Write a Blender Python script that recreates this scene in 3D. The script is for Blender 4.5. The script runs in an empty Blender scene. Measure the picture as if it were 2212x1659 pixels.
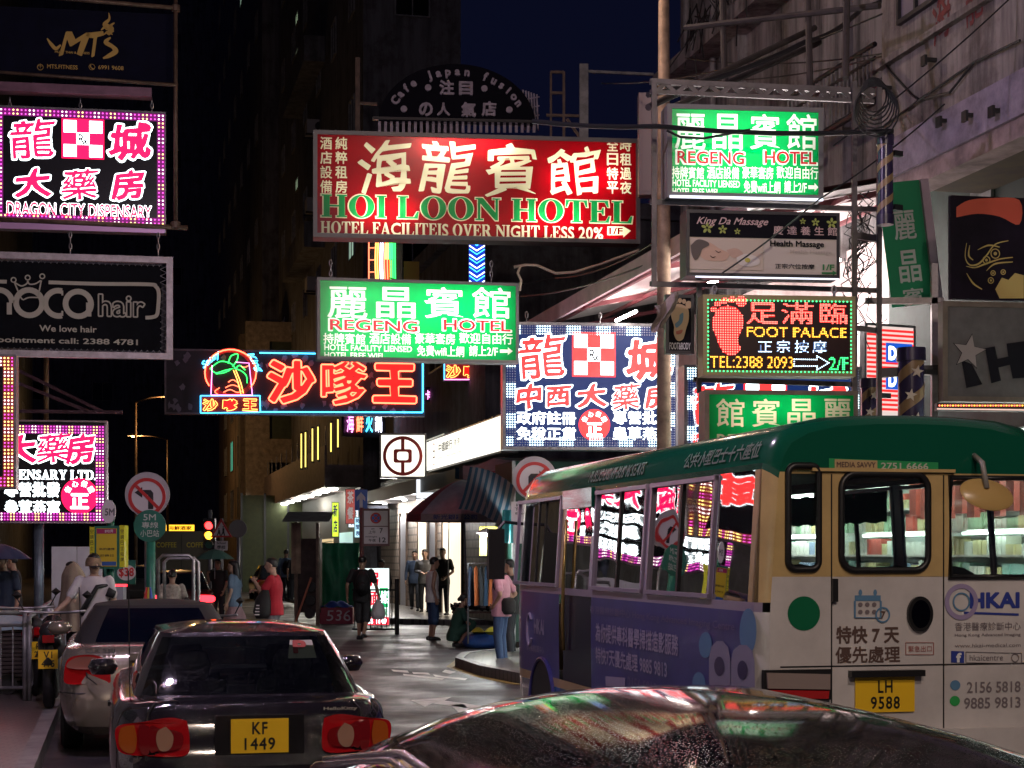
import bpy, math, random
from mathutils import Vector, Matrix
random.seed(7)
SC = bpy.context.scene
COL = SC.collection
# ------------------------------------------------------------------ camera, world, exposure
F, CX, HY, IW = 3716.0, 1106.0, 1197.0, 2212.0      # photograph measured on a 2212 x 1659 print
CAMZ = 1.8
cam_d = bpy.data.cameras.new('camera'); cam = bpy.data.objects.new('camera', cam_d); COL.objects.link(cam)
cam.location = (0, 0, CAMZ); cam.rotation_euler = (math.radians(90), 0, 0)
cam_d.sensor_width = 36; cam_d.lens = 36 * F / IW
cam_d.shift_y = (HY - 829.5) / IW
cam_d.clip_start = .1; cam_d.clip_end = 2000
SC.camera = cam
w = bpy.data.worlds.new('World'); SC.world = w; w.use_nodes = True
nt = w.node_tree; bg = nt.nodes['Background']
sky = nt.nodes.new('ShaderNodeTexSky'); sky.sky_type = 'NISHITA'; sky.sun_disc = False
sky.sun_elevation = math.radians(-4); sky.sun_rotation = math.radians(150)
tint = nt.nodes.new('ShaderNodeMix'); tint.data_type = 'RGBA'; tint.blend_type = 'MIX'
tint.inputs[0].default_value = .85
nt.links.new(sky.outputs[0], tint.inputs[6]); tint.inputs[7].default_value = (.07, .09, .34, 1)
nt.links.new(tint.outputs[2], bg.inputs[0]); bg.inputs[1].default_value = .027
SC.view_settings.view_transform = 'Standard'; SC.view_settings.look = 'None'
SC.view_settings.exposure = .65; SC.view_settings.gamma = 1
SC.cycles.use_denoising = True
SC.cycles.max_bounces = 8; SC.cycles.transparent_max_bounces = 12
SC.cycles.diffuse_bounces = 3; SC.cycles.glossy_bounces = 4; SC.cycles.transmission_bounces = 6
SC.cycles.sample_clamp_indirect = 6
SC.cycles.caustics_reflective = False; SC.cycles.caustics_refractive = False

TH = math.radians(12.84); CT, ST = math.cos(TH), math.sin(TH)   # the street runs to the left of straight ahead

def P(u, v, D):
    return Vector(((u - CX) / F * D, D, CAMZ - (v - HY) / F * D))
def st(s, t, z=0.0):                                  # street metres: along, across
    return Vector((t * CT - s * ST, s * CT + t * ST, z))
def on_t(u, v, t):                                    # where the sight line meets a wall t = const
    a = (u - CX) / F; D = t / (a * CT + ST)
    X = a * D; return (-X * ST + D * CT, CAMZ - (v - HY) / F * D)
def on_s(u, v, s):
    a = (u - CX) / F; D = s / (CT - a * ST)
    X = a * D; return (X * CT + D * ST, CAMZ - (v - HY) / F * D)

# ------------------------------------------------------------------ materials
def srgb(h):
    h = h.lstrip('#'); c = [int(h[i:i + 2], 16) / 255 for i in (0, 2, 4)]
    return tuple(x / 12.92 if x <= .04045 else ((x + .055) / 1.055) ** 2.4 for x in c)
MATS = {}
def mat(name, col=(.5, .5, .5), rough=.5, metal=0., var=0., vscale=4., bump=0., bscale=40., spec=.5, coat=0., col2=None, rvar=0.):
    if name in MATS: return MATS[name]
    m = bpy.data.materials.new(name); m.use_nodes = True; MATS[name] = m
    n = m.node_tree; b = n.nodes['Principled BSDF']
    b.inputs['Base Color'].default_value = (*col, 1); b.inputs['Roughness'].default_value = rough
    b.inputs['Metallic'].default_value = metal; b.inputs['Specular IOR Level'].default_value = spec
    b.inputs['Coat Weight'].default_value = coat; b.inputs['Coat Roughness'].default_value = .05
    if var or bump or col2 or rvar:
        tc = n.nodes.new('ShaderNodeTexCoord')
        if var or col2 or rvar:
            no = n.nodes.new('ShaderNodeTexNoise'); no.inputs['Scale'].default_value = vscale; no.inputs['Detail'].default_value = 6
            no.inputs['Roughness'].default_value = .65
            n.links.new(tc.outputs['Object'], no.inputs['Vector'])
        if var or col2:
            r = n.nodes.new('ShaderNodeValToRGB'); n.links.new(no.outputs['Fac'], r.inputs[0])
            c2 = col2 or tuple(c * (1 - var) for c in col); c1 = col if col2 else tuple(min(1, c * (1 + var * .6)) for c in col)
            r.color_ramp.elements[0].position = .35; r.color_ramp.elements[1].position = .68
            r.color_ramp.elements[0].color = (*c2, 1); r.color_ramp.elements[1].color = (*c1, 1)
            n.links.new(r.outputs[0], b.inputs['Base Color'])
        if rvar:
            mr = n.nodes.new('ShaderNodeMapRange'); n.links.new(no.outputs['Fac'], mr.inputs[0])
            mr.inputs[1].default_value = .35; mr.inputs[2].default_value = .65
            mr.inputs[3].default_value = max(.03, rough - rvar); mr.inputs[4].default_value = min(1, rough + rvar)
            n.links.new(mr.outputs[0], b.inputs['Roughness'])
        if bump:
            nb = n.nodes.new('ShaderNodeTexNoise'); nb.inputs['Scale'].default_value = bscale; nb.inputs['Detail'].default_value = 3
            n.links.new(tc.outputs['Object'], nb.inputs['Vector'])
            bp = n.nodes.new('ShaderNodeBump'); bp.inputs['Strength'].default_value = bump; bp.inputs['Distance'].default_value = .01
            n.links.new(nb.outputs['Fac'], bp.inputs['Height']); n.links.new(bp.outputs[0], b.inputs['Normal'])
    return m
def emit(name, col, k=1., sample=True):
    if name in MATS: return MATS[name]
    m = bpy.data.materials.new(name); m.use_nodes = True; MATS[name] = m
    n = m.node_tree; b = n.nodes['Principled BSDF']
    b.inputs['Base Color'].default_value = (*[min(.8, c * .5) for c in col], 1); b.inputs['Roughness'].default_value = .4
    b.inputs['Emission Color'].default_value = (*col, 1); b.inputs['Emission Strength'].default_value = k
    if not sample: m.cycles.emission_sampling = 'NONE'
    return m
def opal(name, col):                                  # backlit sheet: light passes through it
    if name in MATS: return MATS[name]
    m = bpy.data.materials.new(name); m.use_nodes = True; MATS[name] = m
    n = m.node_tree; n.nodes.remove(n.nodes['Principled BSDF']); o = n.nodes['Material Output']
    d = n.nodes.new('ShaderNodeBsdfDiffuse'); t = n.nodes.new('ShaderNodeBsdfTranslucent'); mx = n.nodes.new('ShaderNodeMixShader')
    g = n.nodes.new('ShaderNodeBsdfGlossy'); g.inputs['Roughness'].default_value = .25
    mg = n.nodes.new('ShaderNodeMixShader'); mg.inputs[0].default_value = .03
    d.inputs[0].default_value = (*[c * .8 for c in col], 1); t.inputs[0].default_value = (*col, 1); mx.inputs[0].default_value = .72
    n.links.new(d.outputs[0], mx.inputs[1]); n.links.new(t.outputs[0], mx.inputs[2])
    n.links.new(mx.outputs[0], mg.inputs[1]); n.links.new(g.outputs[0], mg.inputs[2]); n.links.new(mg.outputs[0], o.inputs[0])
    return m
def glass(name, tint=(.6, .65, .65), refl=.12, rough=.02, drops=0., wav=0.):   # thin pane: tinted see-through plus mirror
    if name in MATS: return MATS[name]
    m = bpy.data.materials.new(name); m.use_nodes = True; MATS[name] = m
    n = m.node_tree; n.nodes.remove(n.nodes['Principled BSDF']); o = n.nodes['Material Output']
    t = n.nodes.new('ShaderNodeBsdfTransparent'); g = n.nodes.new('ShaderNodeBsdfGlossy'); mx = n.nodes.new('ShaderNodeMixShader')
    t.inputs[0].default_value = (*tint, 1); g.inputs['Roughness'].default_value = rough
    lw = n.nodes.new('ShaderNodeLayerWeight'); lw.inputs[0].default_value = .35
    mr = n.nodes.new('ShaderNodeMapRange'); mr.inputs[3].default_value = refl; mr.inputs[4].default_value = .95
    n.links.new(lw.outputs['Fresnel'], mr.inputs[0]); n.links.new(mr.outputs[0], mx.inputs[0])
    n.links.new(t.outputs[0], mx.inputs[1]); n.links.new(g.outputs[0], mx.inputs[2])
    last = mx
    if drops or wav:
        tc = n.nodes.new('ShaderNodeTexCoord'); bp = n.nodes.new('ShaderNodeBump')
        if wav:
            no = n.nodes.new('ShaderNodeTexNoise'); no.inputs['Scale'].default_value = 1.6; no.inputs['Detail'].default_value = 1
            n.links.new(tc.outputs['Object'], no.inputs[0]); n.links.new(no.outputs[0], bp.inputs['Height'])
            bp.inputs['Strength'].default_value = wav; bp.inputs['Distance'].default_value = .02
            n.links.new(bp.outputs[0], g.inputs['Normal'])
        if drops:                                     # rain beads: small frosted spots
            v = n.nodes.new('ShaderNodeTexVoronoi'); v.inputs['Scale'].default_value = 120
            n.links.new(tc.outputs['Object'], v.inputs['Vector'])
            cr = n.nodes.new('ShaderNodeMath'); cr.operation = 'LESS_THAN'; cr.inputs[1].default_value = .28
            n.links.new(v.outputs['Distance'], cr.inputs[0])
            df = n.nodes.new('ShaderNodeBsdfPrincipled'); df.inputs['Base Color'].default_value = (.16, .18, .18, 1); df.inputs['Roughness'].default_value = .3
            ml = n.nodes.new('ShaderNodeMath'); ml.operation = 'MULTIPLY'; ml.inputs[1].default_value = drops
            n.links.new(cr.outputs[0], ml.inputs[0])
            m2 = n.nodes.new('ShaderNodeMixShader'); n.links.new(ml.outputs[0], m2.inputs[0])
            n.links.new(mx.outputs[0], m2.inputs[1]); n.links.new(df.outputs[0], m2.inputs[2]); last = m2
    n.links.new(last.outputs[0], o.inputs[0])
    return m
def wetpaint(name, col, rough=.12, beads=.5, scale=90., metal=0., coat=1., spec=.5, var=0.):
    if name in MATS: return MATS[name]
    m = mat(name, col, rough, metal, spec=spec, coat=coat, var=var, vscale=1.7)
    n = m.node_tree; b = n.nodes['Principled BSDF']
    tc = n.nodes.new('ShaderNodeTexCoord')
    v = n.nodes.new('ShaderNodeTexVoronoi'); v.inputs['Scale'].default_value = scale
    no = n.nodes.new('ShaderNodeTexNoise'); no.inputs['Scale'].default_value = scale * .35; no.inputs['Detail'].default_value = 4
    n.links.new(tc.outputs['Object'], v.inputs['Vector']); n.links.new(tc.outputs['Object'], no.inputs['Vector'])
    mr = n.nodes.new('ShaderNodeMapRange'); mr.inputs[1].default_value = .34; mr.inputs[2].default_value = .08
    n.links.new(v.outputs['Distance'], mr.inputs[0])
    ad = n.nodes.new('ShaderNodeMath'); ad.operation = 'MULTIPLY'; n.links.new(mr.outputs[0], ad.inputs[0]); n.links.new(no.outputs[0], ad.inputs[1])
    bp = n.nodes.new('ShaderNodeBump'); bp.inputs['Strength'].default_value = beads; bp.inputs['Distance'].default_value = .004
    n.links.new(ad.outputs[0], bp.inputs['Height'])
    n.links.new(bp.outputs[0], b.inputs['Normal']); n.links.new(bp.outputs[0], b.inputs['Coat Normal'])
    return m

# ------------------------------------------------------------------ mesh building
class MB:
    def __init__(s): s.v = []; s.f = []
    def add(s, vs, fs):
        o = len(s.v); s.v += [tuple(p) for p in vs]; s.f += [tuple(i + o for i in f) for f in fs]; return s
    def box(s, x0, x1, y0, y1, z0, z1):
        if x0 > x1: x0, x1 = x1, x0
        if y0 > y1: y0, y1 = y1, y0
        if z0 > z1: z0, z1 = z1, z0
        return s.add([(x0, y0, z0), (x1, y0, z0), (x1, y1, z0), (x0, y1, z0), (x0, y0, z1), (x1, y0, z1), (x1, y1, z1), (x0, y1, z1)],
                     [(3, 2, 1, 0), (4, 5, 6, 7), (0, 1, 5, 4), (1, 2, 6, 5), (2, 3, 7, 6), (3, 0, 4, 7)])
    def bar(s, a, b, w, h=None):                      # square bar between two points
        a, b = Vector(a), Vector(b); d = (b - a).normalized(); h = h or w
        x = d.cross(Vector((0, 0, 1)));  x = Vector((1, 0, 0)) if x.length < 1e-4 else x.normalized(); y = d.cross(x).normalized()
        q = [(-1, -1), (1, -1), (1, 1), (-1, 1)]
        vs = [p + x * i * w / 2 + y * j * h / 2 for p in (a, b) for i, j in q]
        return s.add(vs, [(3, 2, 1, 0), (4, 5, 6, 7), (0, 1, 5, 4), (1, 2, 6, 5), (2, 3, 7, 6), (3, 0, 4, 7)])
    def tube(s, pts, r, n=8, closed=False, caps=True):
        pts = [Vector(p) for p in pts]; m = len(pts); rs = r if isinstance(r, (list, tuple)) else [r] * m
        rings = []; up = None
        for i, p in enumerate(pts):
            a = pts[i - 1] if (i or closed) else pts[0]; b = pts[(i + 1) % m] if (i < m - 1 or closed) else pts[-1]
            d = b - a
            d = d.normalized() if d.length > 1e-9 else Vector((0, 0, 1))
            if up is None: up = Vector((0, 0, 1)) if abs(d.z) < .9 else Vector((0, 1, 0))
            x = d.cross(up); x = x.normalized() if x.length > 1e-6 else d.orthogonal().normalized()
            y = x.cross(d).normalized(); up = y
            rings.append([p + (x * math.cos(2 * math.pi * k / n) + y * math.sin(2 * math.pi * k / n)) * rs[i] for k in range(n)])
        vs = [q for ring in rings for q in ring]; fs = []
        for i in range(m if closed else m - 1):
            j = (i + 1) % m
            for k in range(n): fs.append((i * n + k, i * n + (k + 1) % n, j * n + (k + 1) % n, j * n + k))
        if caps and not closed: fs += [tuple(range(n - 1, -1, -1)), tuple((m - 1) * n + k for k in range(n))]
        return s.add(vs, fs)
    def cyl(s, a, b, r0, r1=None, n=16): return s.tube([a, b], [r0, r0 if r1 is None else r1], n)
    def lathe(s, prof, c=(0, 0, 0), n=24):            # profile (r, z) about the vertical
        vs = [(c[0] + r * math.cos(2 * math.pi * k / n), c[1] + r * math.sin(2 * math.pi * k / n), c[2] + z) for r, z in prof for k in range(n)]
        fs = [(i * n + k, i * n + (k + 1) % n, (i + 1) * n + (k + 1) % n, (i + 1) * n + k) for i in range(len(prof) - 1) for k in range(n)]
        return s.add(vs, fs)
    def prism(s, poly, y0, y1):                       # outline in x,z pushed along y
        n = len(poly); vs = [(x, y0, z) for x, z in poly] + [(x, y1, z) for x, z in poly]
        return s.add(vs, [tuple(range(n)), tuple(range(2 * n - 1, n - 1, -1))] + [(i, i + n, (i + 1) % n + n, (i + 1) % n) for i in range(n)])
    def disc(s, c, r, y0, y1, n=40, rz=None):
        rz = rz or r
        return s.prism([(c[0] + r * math.cos(2 * math.pi * k / n), c[1] + rz * math.sin(2 * math.pi * k / n)) for k in range(n)], y0, y1)
    def ring(s, c, r0, r1, y0, y1, n=48, a0=0, a1=360, rz=1.):
        full = abs(a1 - a0) >= 360; m = n if full else n + 1; vs = []
        for y in (y0, y1):
            for r in (r0, r1):
                for k in range(m):
                    a = math.radians(a0 + (a1 - a0) * k / n); vs.append((c[0] + r * math.cos(a), y, c[1] + r * math.sin(a) * rz))
        I = lambda y, r, k: (y * 2 + r) * m + k % m; fs = []
        for k in range(n):
            fs += [(I(0, 0, k), I(0, 1, k), I(0, 1, k + 1), I(0, 0, k + 1)), (I(1, 0, k + 1), I(1, 1, k + 1), I(1, 1, k), I(1, 0, k)),
                   (I(0, 1, k), I(1, 1, k), I(1, 1, k + 1), I(0, 1, k + 1)), (I(0, 0, k + 1), I(1, 0, k + 1), I(1, 0, k), I(0, 0, k))]
        return s.add(vs, fs)
    def grid(s, fn, nu, nv):
        vs = [fn(i / nu, j / nv) for j in range(nv + 1) for i in range(nu + 1)]
        return s.add(vs, [(j * (nu + 1) + i, j * (nu + 1) + i + 1, (j + 1) * (nu + 1) + i + 1, (j + 1) * (nu + 1) + i) for j in range(nv) for i in range(nu)])
    def flat(s, v2, f, y=0.):                         # 2-D shape into the x,z plane
        return s.add([(p[0], y, p[1]) for p in v2], f)
    def thick(s, v2, f, y, d):                        # the same with depth d towards -y
        lo = loops_of(f); n = len(v2)
        s.add([(p[0], y - d, p[1]) for p in v2], f)
        for lp in lo:
            vs = [(v2[i][0], y - d, v2[i][1]) for i in lp] + [(v2[i][0], y, v2[i][1]) for i in lp]; m = len(lp)
            s.add(vs, [(i, (i + 1) % m, (i + 1) % m + m, i + m) for i in range(m)])
        return s
def mesh(name, mb, m, smooth=False, auto=None):
    me = bpy.data.meshes.new(name); me.from_pydata(mb.v, [], mb.f); me.update()
    if m: me.materials.append(m)
    if smooth: me.polygons.foreach_set('use_smooth', [True] * len(me.polygons))
    if auto:
        me.polygons.foreach_set('use_smooth', [True] * len(me.polygons))
        try: me.set_sharp_from_angle(angle=math.radians(auto))
        except Exception: pass
    return me
def obj(name, mb, m, parent=None, smooth=False, auto=None, loc=None):
    me = mb if isinstance(mb, bpy.types.Mesh) else mesh(name, mb, m, smooth, auto)
    o = bpy.data.objects.new(name, me); COL.objects.link(o)
    if parent: o.parent = parent
    if loc: o.location = loc
    return o
def tag(o, label=None, cat=None, group=None, kind=None):
    if label: o['label'] = label
    if cat: o['category'] = cat
    if group: o['group'] = group
    if kind: o['kind'] = kind
    return o
def thing(name, label, cat, loc=(0, 0, 0), rz=0, group=None, ry=0):
    o = bpy.data.objects.new(name, None); COL.objects.link(o); o.empty_display_size = .2
    o.location = loc; o.rotation_euler = (0, ry, rz); return tag(o, label, cat, group)
def struct(name, mb, m, **k): return tag(obj(name, mb, m, **k), kind='structure')
def dup(root, loc, rz=None, label=None, group=None):
    r = root.copy(); COL.objects.link(r); r.location = loc
    if rz is not None: r.rotation_euler = (0, 0, rz)
    if label: r['label'] = label
    if group: r['group'] = group
    for ch in list(root.children):
        c = ch.copy(); COL.objects.link(c); c.parent = r
        for g in list(ch.children):
            d = g.copy(); COL.objects.link(d); d.parent = c
    return r

# ------------------------------------------------------------------ lettering
def rim_edges(faces):
    e = {}
    for f in faces:
        for i in range(len(f)):
            k = (f[i], f[(i + 1) % len(f)]); u = (min(k), max(k)); e.setdefault(u, []).append(k)
    return [v[0] for v in e.values() if len(v) == 1]
def loops_of(faces):
    adj = {}; used = set(); E_ = rim_edges(faces)
    for a, b in E_: adj.setdefault(a, []).append(b); adj.setdefault(b, []).append(a)
    out = []
    for a, b in E_:
        if (min(a, b), max(a, b)) in used: continue
        lp = [a]; used.add((min(a, b), max(a, b))); p, c = a, b
        while c != a:
            lp.append(c); nx = [q for q in adj[c] if (min(c, q), max(c, q)) not in used]
            if not nx: break
            q = nx[0]; used.add((min(c, q), max(c, q))); p, c = c, q
        if len(lp) > 2: out.append(lp)
    return out
GC = {}
import numpy as np
def raw_glyph(body, sp=1., res=3):
    key = (body, sp, res)
    if key in GC: return GC[key]
    cu = bpy.data.curves.new('lettering', 'FONT'); cu.body = body; cu.space_character = sp; cu.resolution_u = res
    ob = bpy.data.objects.new('lettering', cu); COL.objects.link(ob)
    dg = bpy.context.evaluated_depsgraph_get(); me = bpy.data.meshes.new_from_object(ob.evaluated_get(dg))
    vs = [(v.co.x, v.co.y) for v in me.vertices]; fs = [tuple(p.vertices) for p in me.polygons]
    fs = [f if area2([vs[i] for i in f]) > 0 else f[::-1] for f in fs]
    bpy.data.objects.remove(ob); bpy.data.curves.remove(cu); bpy.data.meshes.remove(me)
    GC[key] = (vs, fs); return vs, fs
SDF = {}
def sdf_of(ch, n=60, pad=.16):                        # signed distance field of one character, for clean bold outlines
    if ch in SDF: return SDF[ch]
    vs, fs = raw_glyph(ch); h = 1. / n; RE = rim_edges(fs)
    x0, y0, x1, y1 = bbox(vs); x0 -= pad; y0 -= pad; x1 += pad; y1 += pad
    gx = np.arange(x0, x1 + h, h, dtype=np.float32); gy = np.arange(y0, y1 + h, h, dtype=np.float32)
    X, Y = np.meshgrid(gx, gy); P_ = np.stack([X.ravel(), Y.ravel()], 1)
    A = np.array([vs[i] for i, j in RE], np.float32); B = np.array([vs[j] for i, j in RE], np.float32)
    pts = []
    for a, b in zip(A, B):
        m = max(1, int(np.hypot(*(b - a)) / (h * .6))); pts += [a + (b - a) * (k / m) for k in range(m)]
    Q = np.array(pts, np.float32); d2 = np.full(len(P_), 9., np.float32); ins = np.zeros(len(P_), bool)
    for k in range(0, len(Q), 400):
        q = Q[k:k + 400]; d2 = np.minimum(d2, ((P_ ** 2).sum(1)[:, None] + (q ** 2).sum(1)[None] - 2 * P_ @ q.T).min(1))
    for f in fs:
        q = [vs[i] for i in f]; x_0, y_0, x_1, y_1 = bbox(q); r = np.nonzero((P_[:, 0] >= x_0) & (P_[:, 0] <= x_1) & (P_[:, 1] >= y_0) & (P_[:, 1] <= y_1))[0]
        if not len(r): continue
        par = np.zeros(len(r), bool); px, py = P_[r, 0], P_[r, 1]
        for i in range(len(q)):
            (xa, ya), (xb, yb) = q[i - 1], q[i]
            if ya != yb: par ^= ((ya > py) != (yb > py)) & (px < xa + (py - ya) * (xb - xa) / (yb - ya))
        ins[r[par]] = True
    d = np.sqrt(np.maximum(d2, 0)); d[ins] *= -1
    SDF[ch] = (gx, gy, d.reshape(X.shape)); return SDF[ch]
def contour(gx, gy, d, lev):
    D = d - lev + 1e-6; s = D < 0; nx = {}
    code = s[:-1, :-1] * 1 + s[:-1, 1:] * 2 + s[1:, 1:] * 4 + s[1:, :-1] * 8
    T = {1: [(3, 0)], 2: [(0, 1)], 3: [(3, 1)], 4: [(1, 2)], 5: [(3, 0), (1, 2)], 6: [(0, 2)], 7: [(3, 2)], 8: [(2, 3)], 9: [(2, 0)], 10: [(0, 1), (2, 3)], 11: [(2, 1)], 12: [(1, 3)], 13: [(1, 0)], 14: [(0, 3)]}
    def eid(j, i, e): return (('h', j, i), ('v', j, i + 1), ('h', j + 1, i), ('v', j, i))[e]
    for j, i in zip(*np.nonzero((code > 0) & (code < 15))):
        for a, b in T[int(code[j, i])]: nx[eid(j, i, a)] = eid(j, i, b)
    def pt(k):
        t, j, i = k
        if t == 'h': a, b = D[j, i], D[j, i + 1]; f = a / (a - b); return (float(gx[i] + (gx[i + 1] - gx[i]) * f), float(gy[j]))
        a, b = D[j, i], D[j + 1, i]; f = a / (a - b); return (float(gx[i]), float(gy[j] + (gy[j + 1] - gy[j]) * f))
    out = []
    while nx:
        k = next(iter(nx)); lp = []
        while k in nx: lp.append(pt(k)); k = nx.pop(k)
        q = []
        for i, p in enumerate(lp):                    # drop points on straight runs
            a = q[-1] if q else lp[-1]; c = lp[(i + 1) % len(lp)]
            ar = abs((p[0] - a[0]) * (c[1] - a[1]) - (c[0] - a[0]) * (p[1] - a[1])); ln = math.hypot(c[0] - a[0], c[1] - a[1])
            if ar > 2.2e-3 * max(ln, 1e-4): q.append(p)
        if len(q) > 3: out.append(q)
    return out
GB = {}
HEAVY = set('龍麗館賓藥滿臨營燕蟲晶豪華歡備設海')
def glyph(body, off=0., shear=0., sp=1., res=3):
    if len(body) == 1 and body in HEAVY: off = min(off, .011 if off < .06 else .05)
    key = (body, off, sp)
    if not off: g = raw_glyph(body, sp, res)
    elif key in GB: g = GB[key]
    elif len(body) == 1: g = GB[key] = fill2d(contour(*sdf_of(body), off))
    else:
        V, Fc = [], []; pre = ''
        for i, ch in enumerate(body):
            if ch != ' ':
                full = raw_glyph(body[:i + 1], sp)[0]; one = raw_glyph(ch, sp)[0]; dx = max(p[0] for p in full) - max(p[0] for p in one)
                g1 = glyph(ch, off); o = len(V); V += [(x + dx, y) for x, y in g1[0]]; Fc += [tuple(q + o for q in f) for f in g1[1]]
        g = GB[key] = (V, Fc)
    if shear: g = ([(x + y * shear, y) for x, y in g[0]], g[1])
    return g
def area2(p): return sum(p[i - 1][0] * p[i][1] - p[i][0] * p[i - 1][1] for i in range(len(p)))
def fill2d(loops, off=0.):                            # even-odd fill of closed outlines
    cu = bpy.data.curves.new('outline', 'CURVE'); cu.dimensions = '2D'; cu.fill_mode = 'BOTH'; cu.offset = off
    for lp in loops:
        sp = cu.splines.new('POLY'); sp.points.add(len(lp) - 1); sp.use_cyclic_u = True
        for q, p in zip(sp.points, lp): q.co = (p[0], p[1], 0, 1)
    ob = bpy.data.objects.new('outline', cu); COL.objects.link(ob)
    dg = bpy.context.evaluated_depsgraph_get(); me = bpy.data.meshes.new_from_object(ob.evaluated_get(dg))
    vs = [(v.co.x, v.co.y) for v in me.vertices]; fs = [tuple(p.vertices) for p in me.polygons]
    fs = [f if area2([vs[i] for i in f]) > 0 else f[::-1] for f in fs]
    bpy.data.objects.remove(ob); bpy.data.curves.remove(cu); bpy.data.meshes.remove(me)
    return vs, fs
def bbox(vs): return min(v[0] for v in vs), min(v[1] for v in vs), max(v[0] for v in vs), max(v[1] for v in vs)
def fit(g, x0, z0, x1, z1, ref=None):
    vs, fs = g; a, b, c, d = bbox(ref[0] if ref else vs)
    kx = (x1 - x0) / max(1e-6, c - a); kz = (z1 - z0) / max(1e-6, d - b)
    return [(x0 + (x - a) * kx, z0 + (y - b) * kz) for x, y in vs], fs
def turn(g, ang, c):
    ca, sa = math.cos(ang), math.sin(ang)
    return [(c[0] + (x - c[0]) * ca - (y - c[1]) * sa, c[1] + (x - c[0]) * sa + (y - c[1]) * ca) for x, y in g[0]], g[1]
def brush(g, amp=.03, seed=1):                        # hand-painted feel: bend and swell the strokes
    a, b, c, d = bbox(g[0]); w, h = c - a, d - b; o = []
    for x, y in g[0]:
        p, q = (x - a) / w, (y - b) / h
        o.append((x + w * amp * (math.sin(5.1 * q + seed) + .6 * math.sin(11 * p + 7 * q + seed)), y + h * amp * (math.sin(4.3 * p + seed * 2) + 1.5 * (p - .5) + .5 * math.sin(13 * p - 6 * q))))
    return o, g[1]
SH = .07
SERIF = {
 'I': [[(0,0),(.36,0),(.36,.07),(.29,.07),(.29,.93),(.36,.93),(.36,1),(0,1),(0,.93),(.07,.93),(.07,.07),(0,.07)]],
 'H': [[(0,0),(.36,0),(.36,.07),(.29,.07),(.29,.46),(.61,.46),(.61,.07),(.54,.07),(.54,0),(.9,0),(.9,.07),(.83,.07),(.83,.93),(.9,.93),(.9,1),(.54,1),(.54,.93),(.61,.93),(.61,.54),(.29,.54),(.29,.93),(.36,.93),(.36,1),(0,1),(0,.93),(.07,.93),(.07,.07),(0,.07)]],
 'L': [[(0,0),(.72,0),(.76,.32),(.70,.32),(.58,.07),(.29,.07),(.29,.93),(.38,.93),(.38,1),(0,1),(0,.93),(.07,.93),(.07,.07),(0,.07)]],
 'T': [[(.22,0),(.60,0),(.60,.07),(.52,.07),(.52,.93),(.68,.93),(.76,.68),(.82,.68),(.80,1),(.02,1),(0,.68),(.06,.68),(.14,.93),(.30,.93),(.30,.07),(.22,.07)]],
 'E': [[(0,0),(.72,0),(.76,.3),(.70,.3),(.60,.07),(.29,.07),(.29,.47),(.44,.47),(.48,.36),(.53,.36),(.53,.68),(.48,.68),(.44,.55),(.29,.55),(.29,.93),(.56,.93),(.66,.7),(.72,.7),(.69,1),(0,1),(0,.93),(.07,.93),(.07,.07),(0,.07)]],
 'F': [[(0,0),(.38,0),(.38,.07),(.29,.07),(.29,.47),(.44,.47),(.48,.36),(.53,.36),(.53,.68),(.48,.68),(.44,.55),(.29,.55),(.29,.93),(.56,.93),(.66,.7),(.72,.7),(.69,1),(0,1),(0,.93),(.07,.93),(.07,.07),(0,.07)]],
 'N': [[(0,0),(.28,0),(.28,.07),(.18,.07),(.18,.74),(.72,0),(.82,0),(.82,.93),(.92,.93),(.92,1),(.62,1),(.62,.93),(.73,.93),(.73,.36),(.27,1),(0,1),(0,.93),(.09,.93),(.09,.07),(0,.07)]],
 'A': [[(0,0),(.28,0),(.28,.07),(.19,.07),(.24,.25),(.50,.25),(.55,.07),(.48,.07),(.48,0),(.88,0),(.88,.07),(.80,.07),(.50,1),(.38,1),(.08,.07),(0,.07)],[(.26,.32),(.38,.72),(.48,.32)]],
 'V': [[(.38,0),(.50,0),(.80,.93),(.88,.93),(.88,1),(.56,1),(.56,.93),(.66,.93),(.48,.3),(.30,.93),(.38,.93),(.38,1),(0,1),(0,.93),(.07,.93)]],
 'R': [[(0,0),(.36,0),(.36,.07),(.29,.07),(.29,.46),(.36,.46),(.60,0),(.92,0),(.92,.07),(.84,.07),(.62,.5),(.74,.6),(.76,.76),(.70,.92),(.55,1),(0,1),(0,.93),(.07,.93),(.07,.07),(0,.07)],[(.29,.54),(.29,.93),(.44,.93),(.53,.85),(.54,.72),(.50,.58),(.42,.54)]],
 'Y': [[(.26,0),(.62,0),(.62,.07),(.55,.07),(.55,.42),(.80,.93),(.88,.93),(.88,1),(.58,1),(.58,.93),(.68,.93),(.5,.55),(.33,.93),(.42,.93),(.42,1),(0,1),(0,.93),(.07,.93),(.33,.42),(.33,.07),(.26,.07)]],
 'D': [[(0,0),(.5,0),(.72,.08),(.86,.28),(.88,.5),(.86,.72),(.72,.92),(.5,1),(0,1),(0,.93),(.07,.93),(.07,.07),(0,.07)],[(.29,.07),(.29,.93),(.46,.93),(.58,.85),(.64,.68),(.65,.5),(.64,.32),(.58,.15),(.46,.07)]],
}
def ell(cx, cy, a, b, n=28): return [(cx + a * math.cos(2 * math.pi * k / n), cy + b * math.sin(2 * math.pi * k / n)) for k in range(n)]
SERIF['O'] = [ell(.46, .5, .46, .52), ell(.46, .5, .22, .46)]
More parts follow.
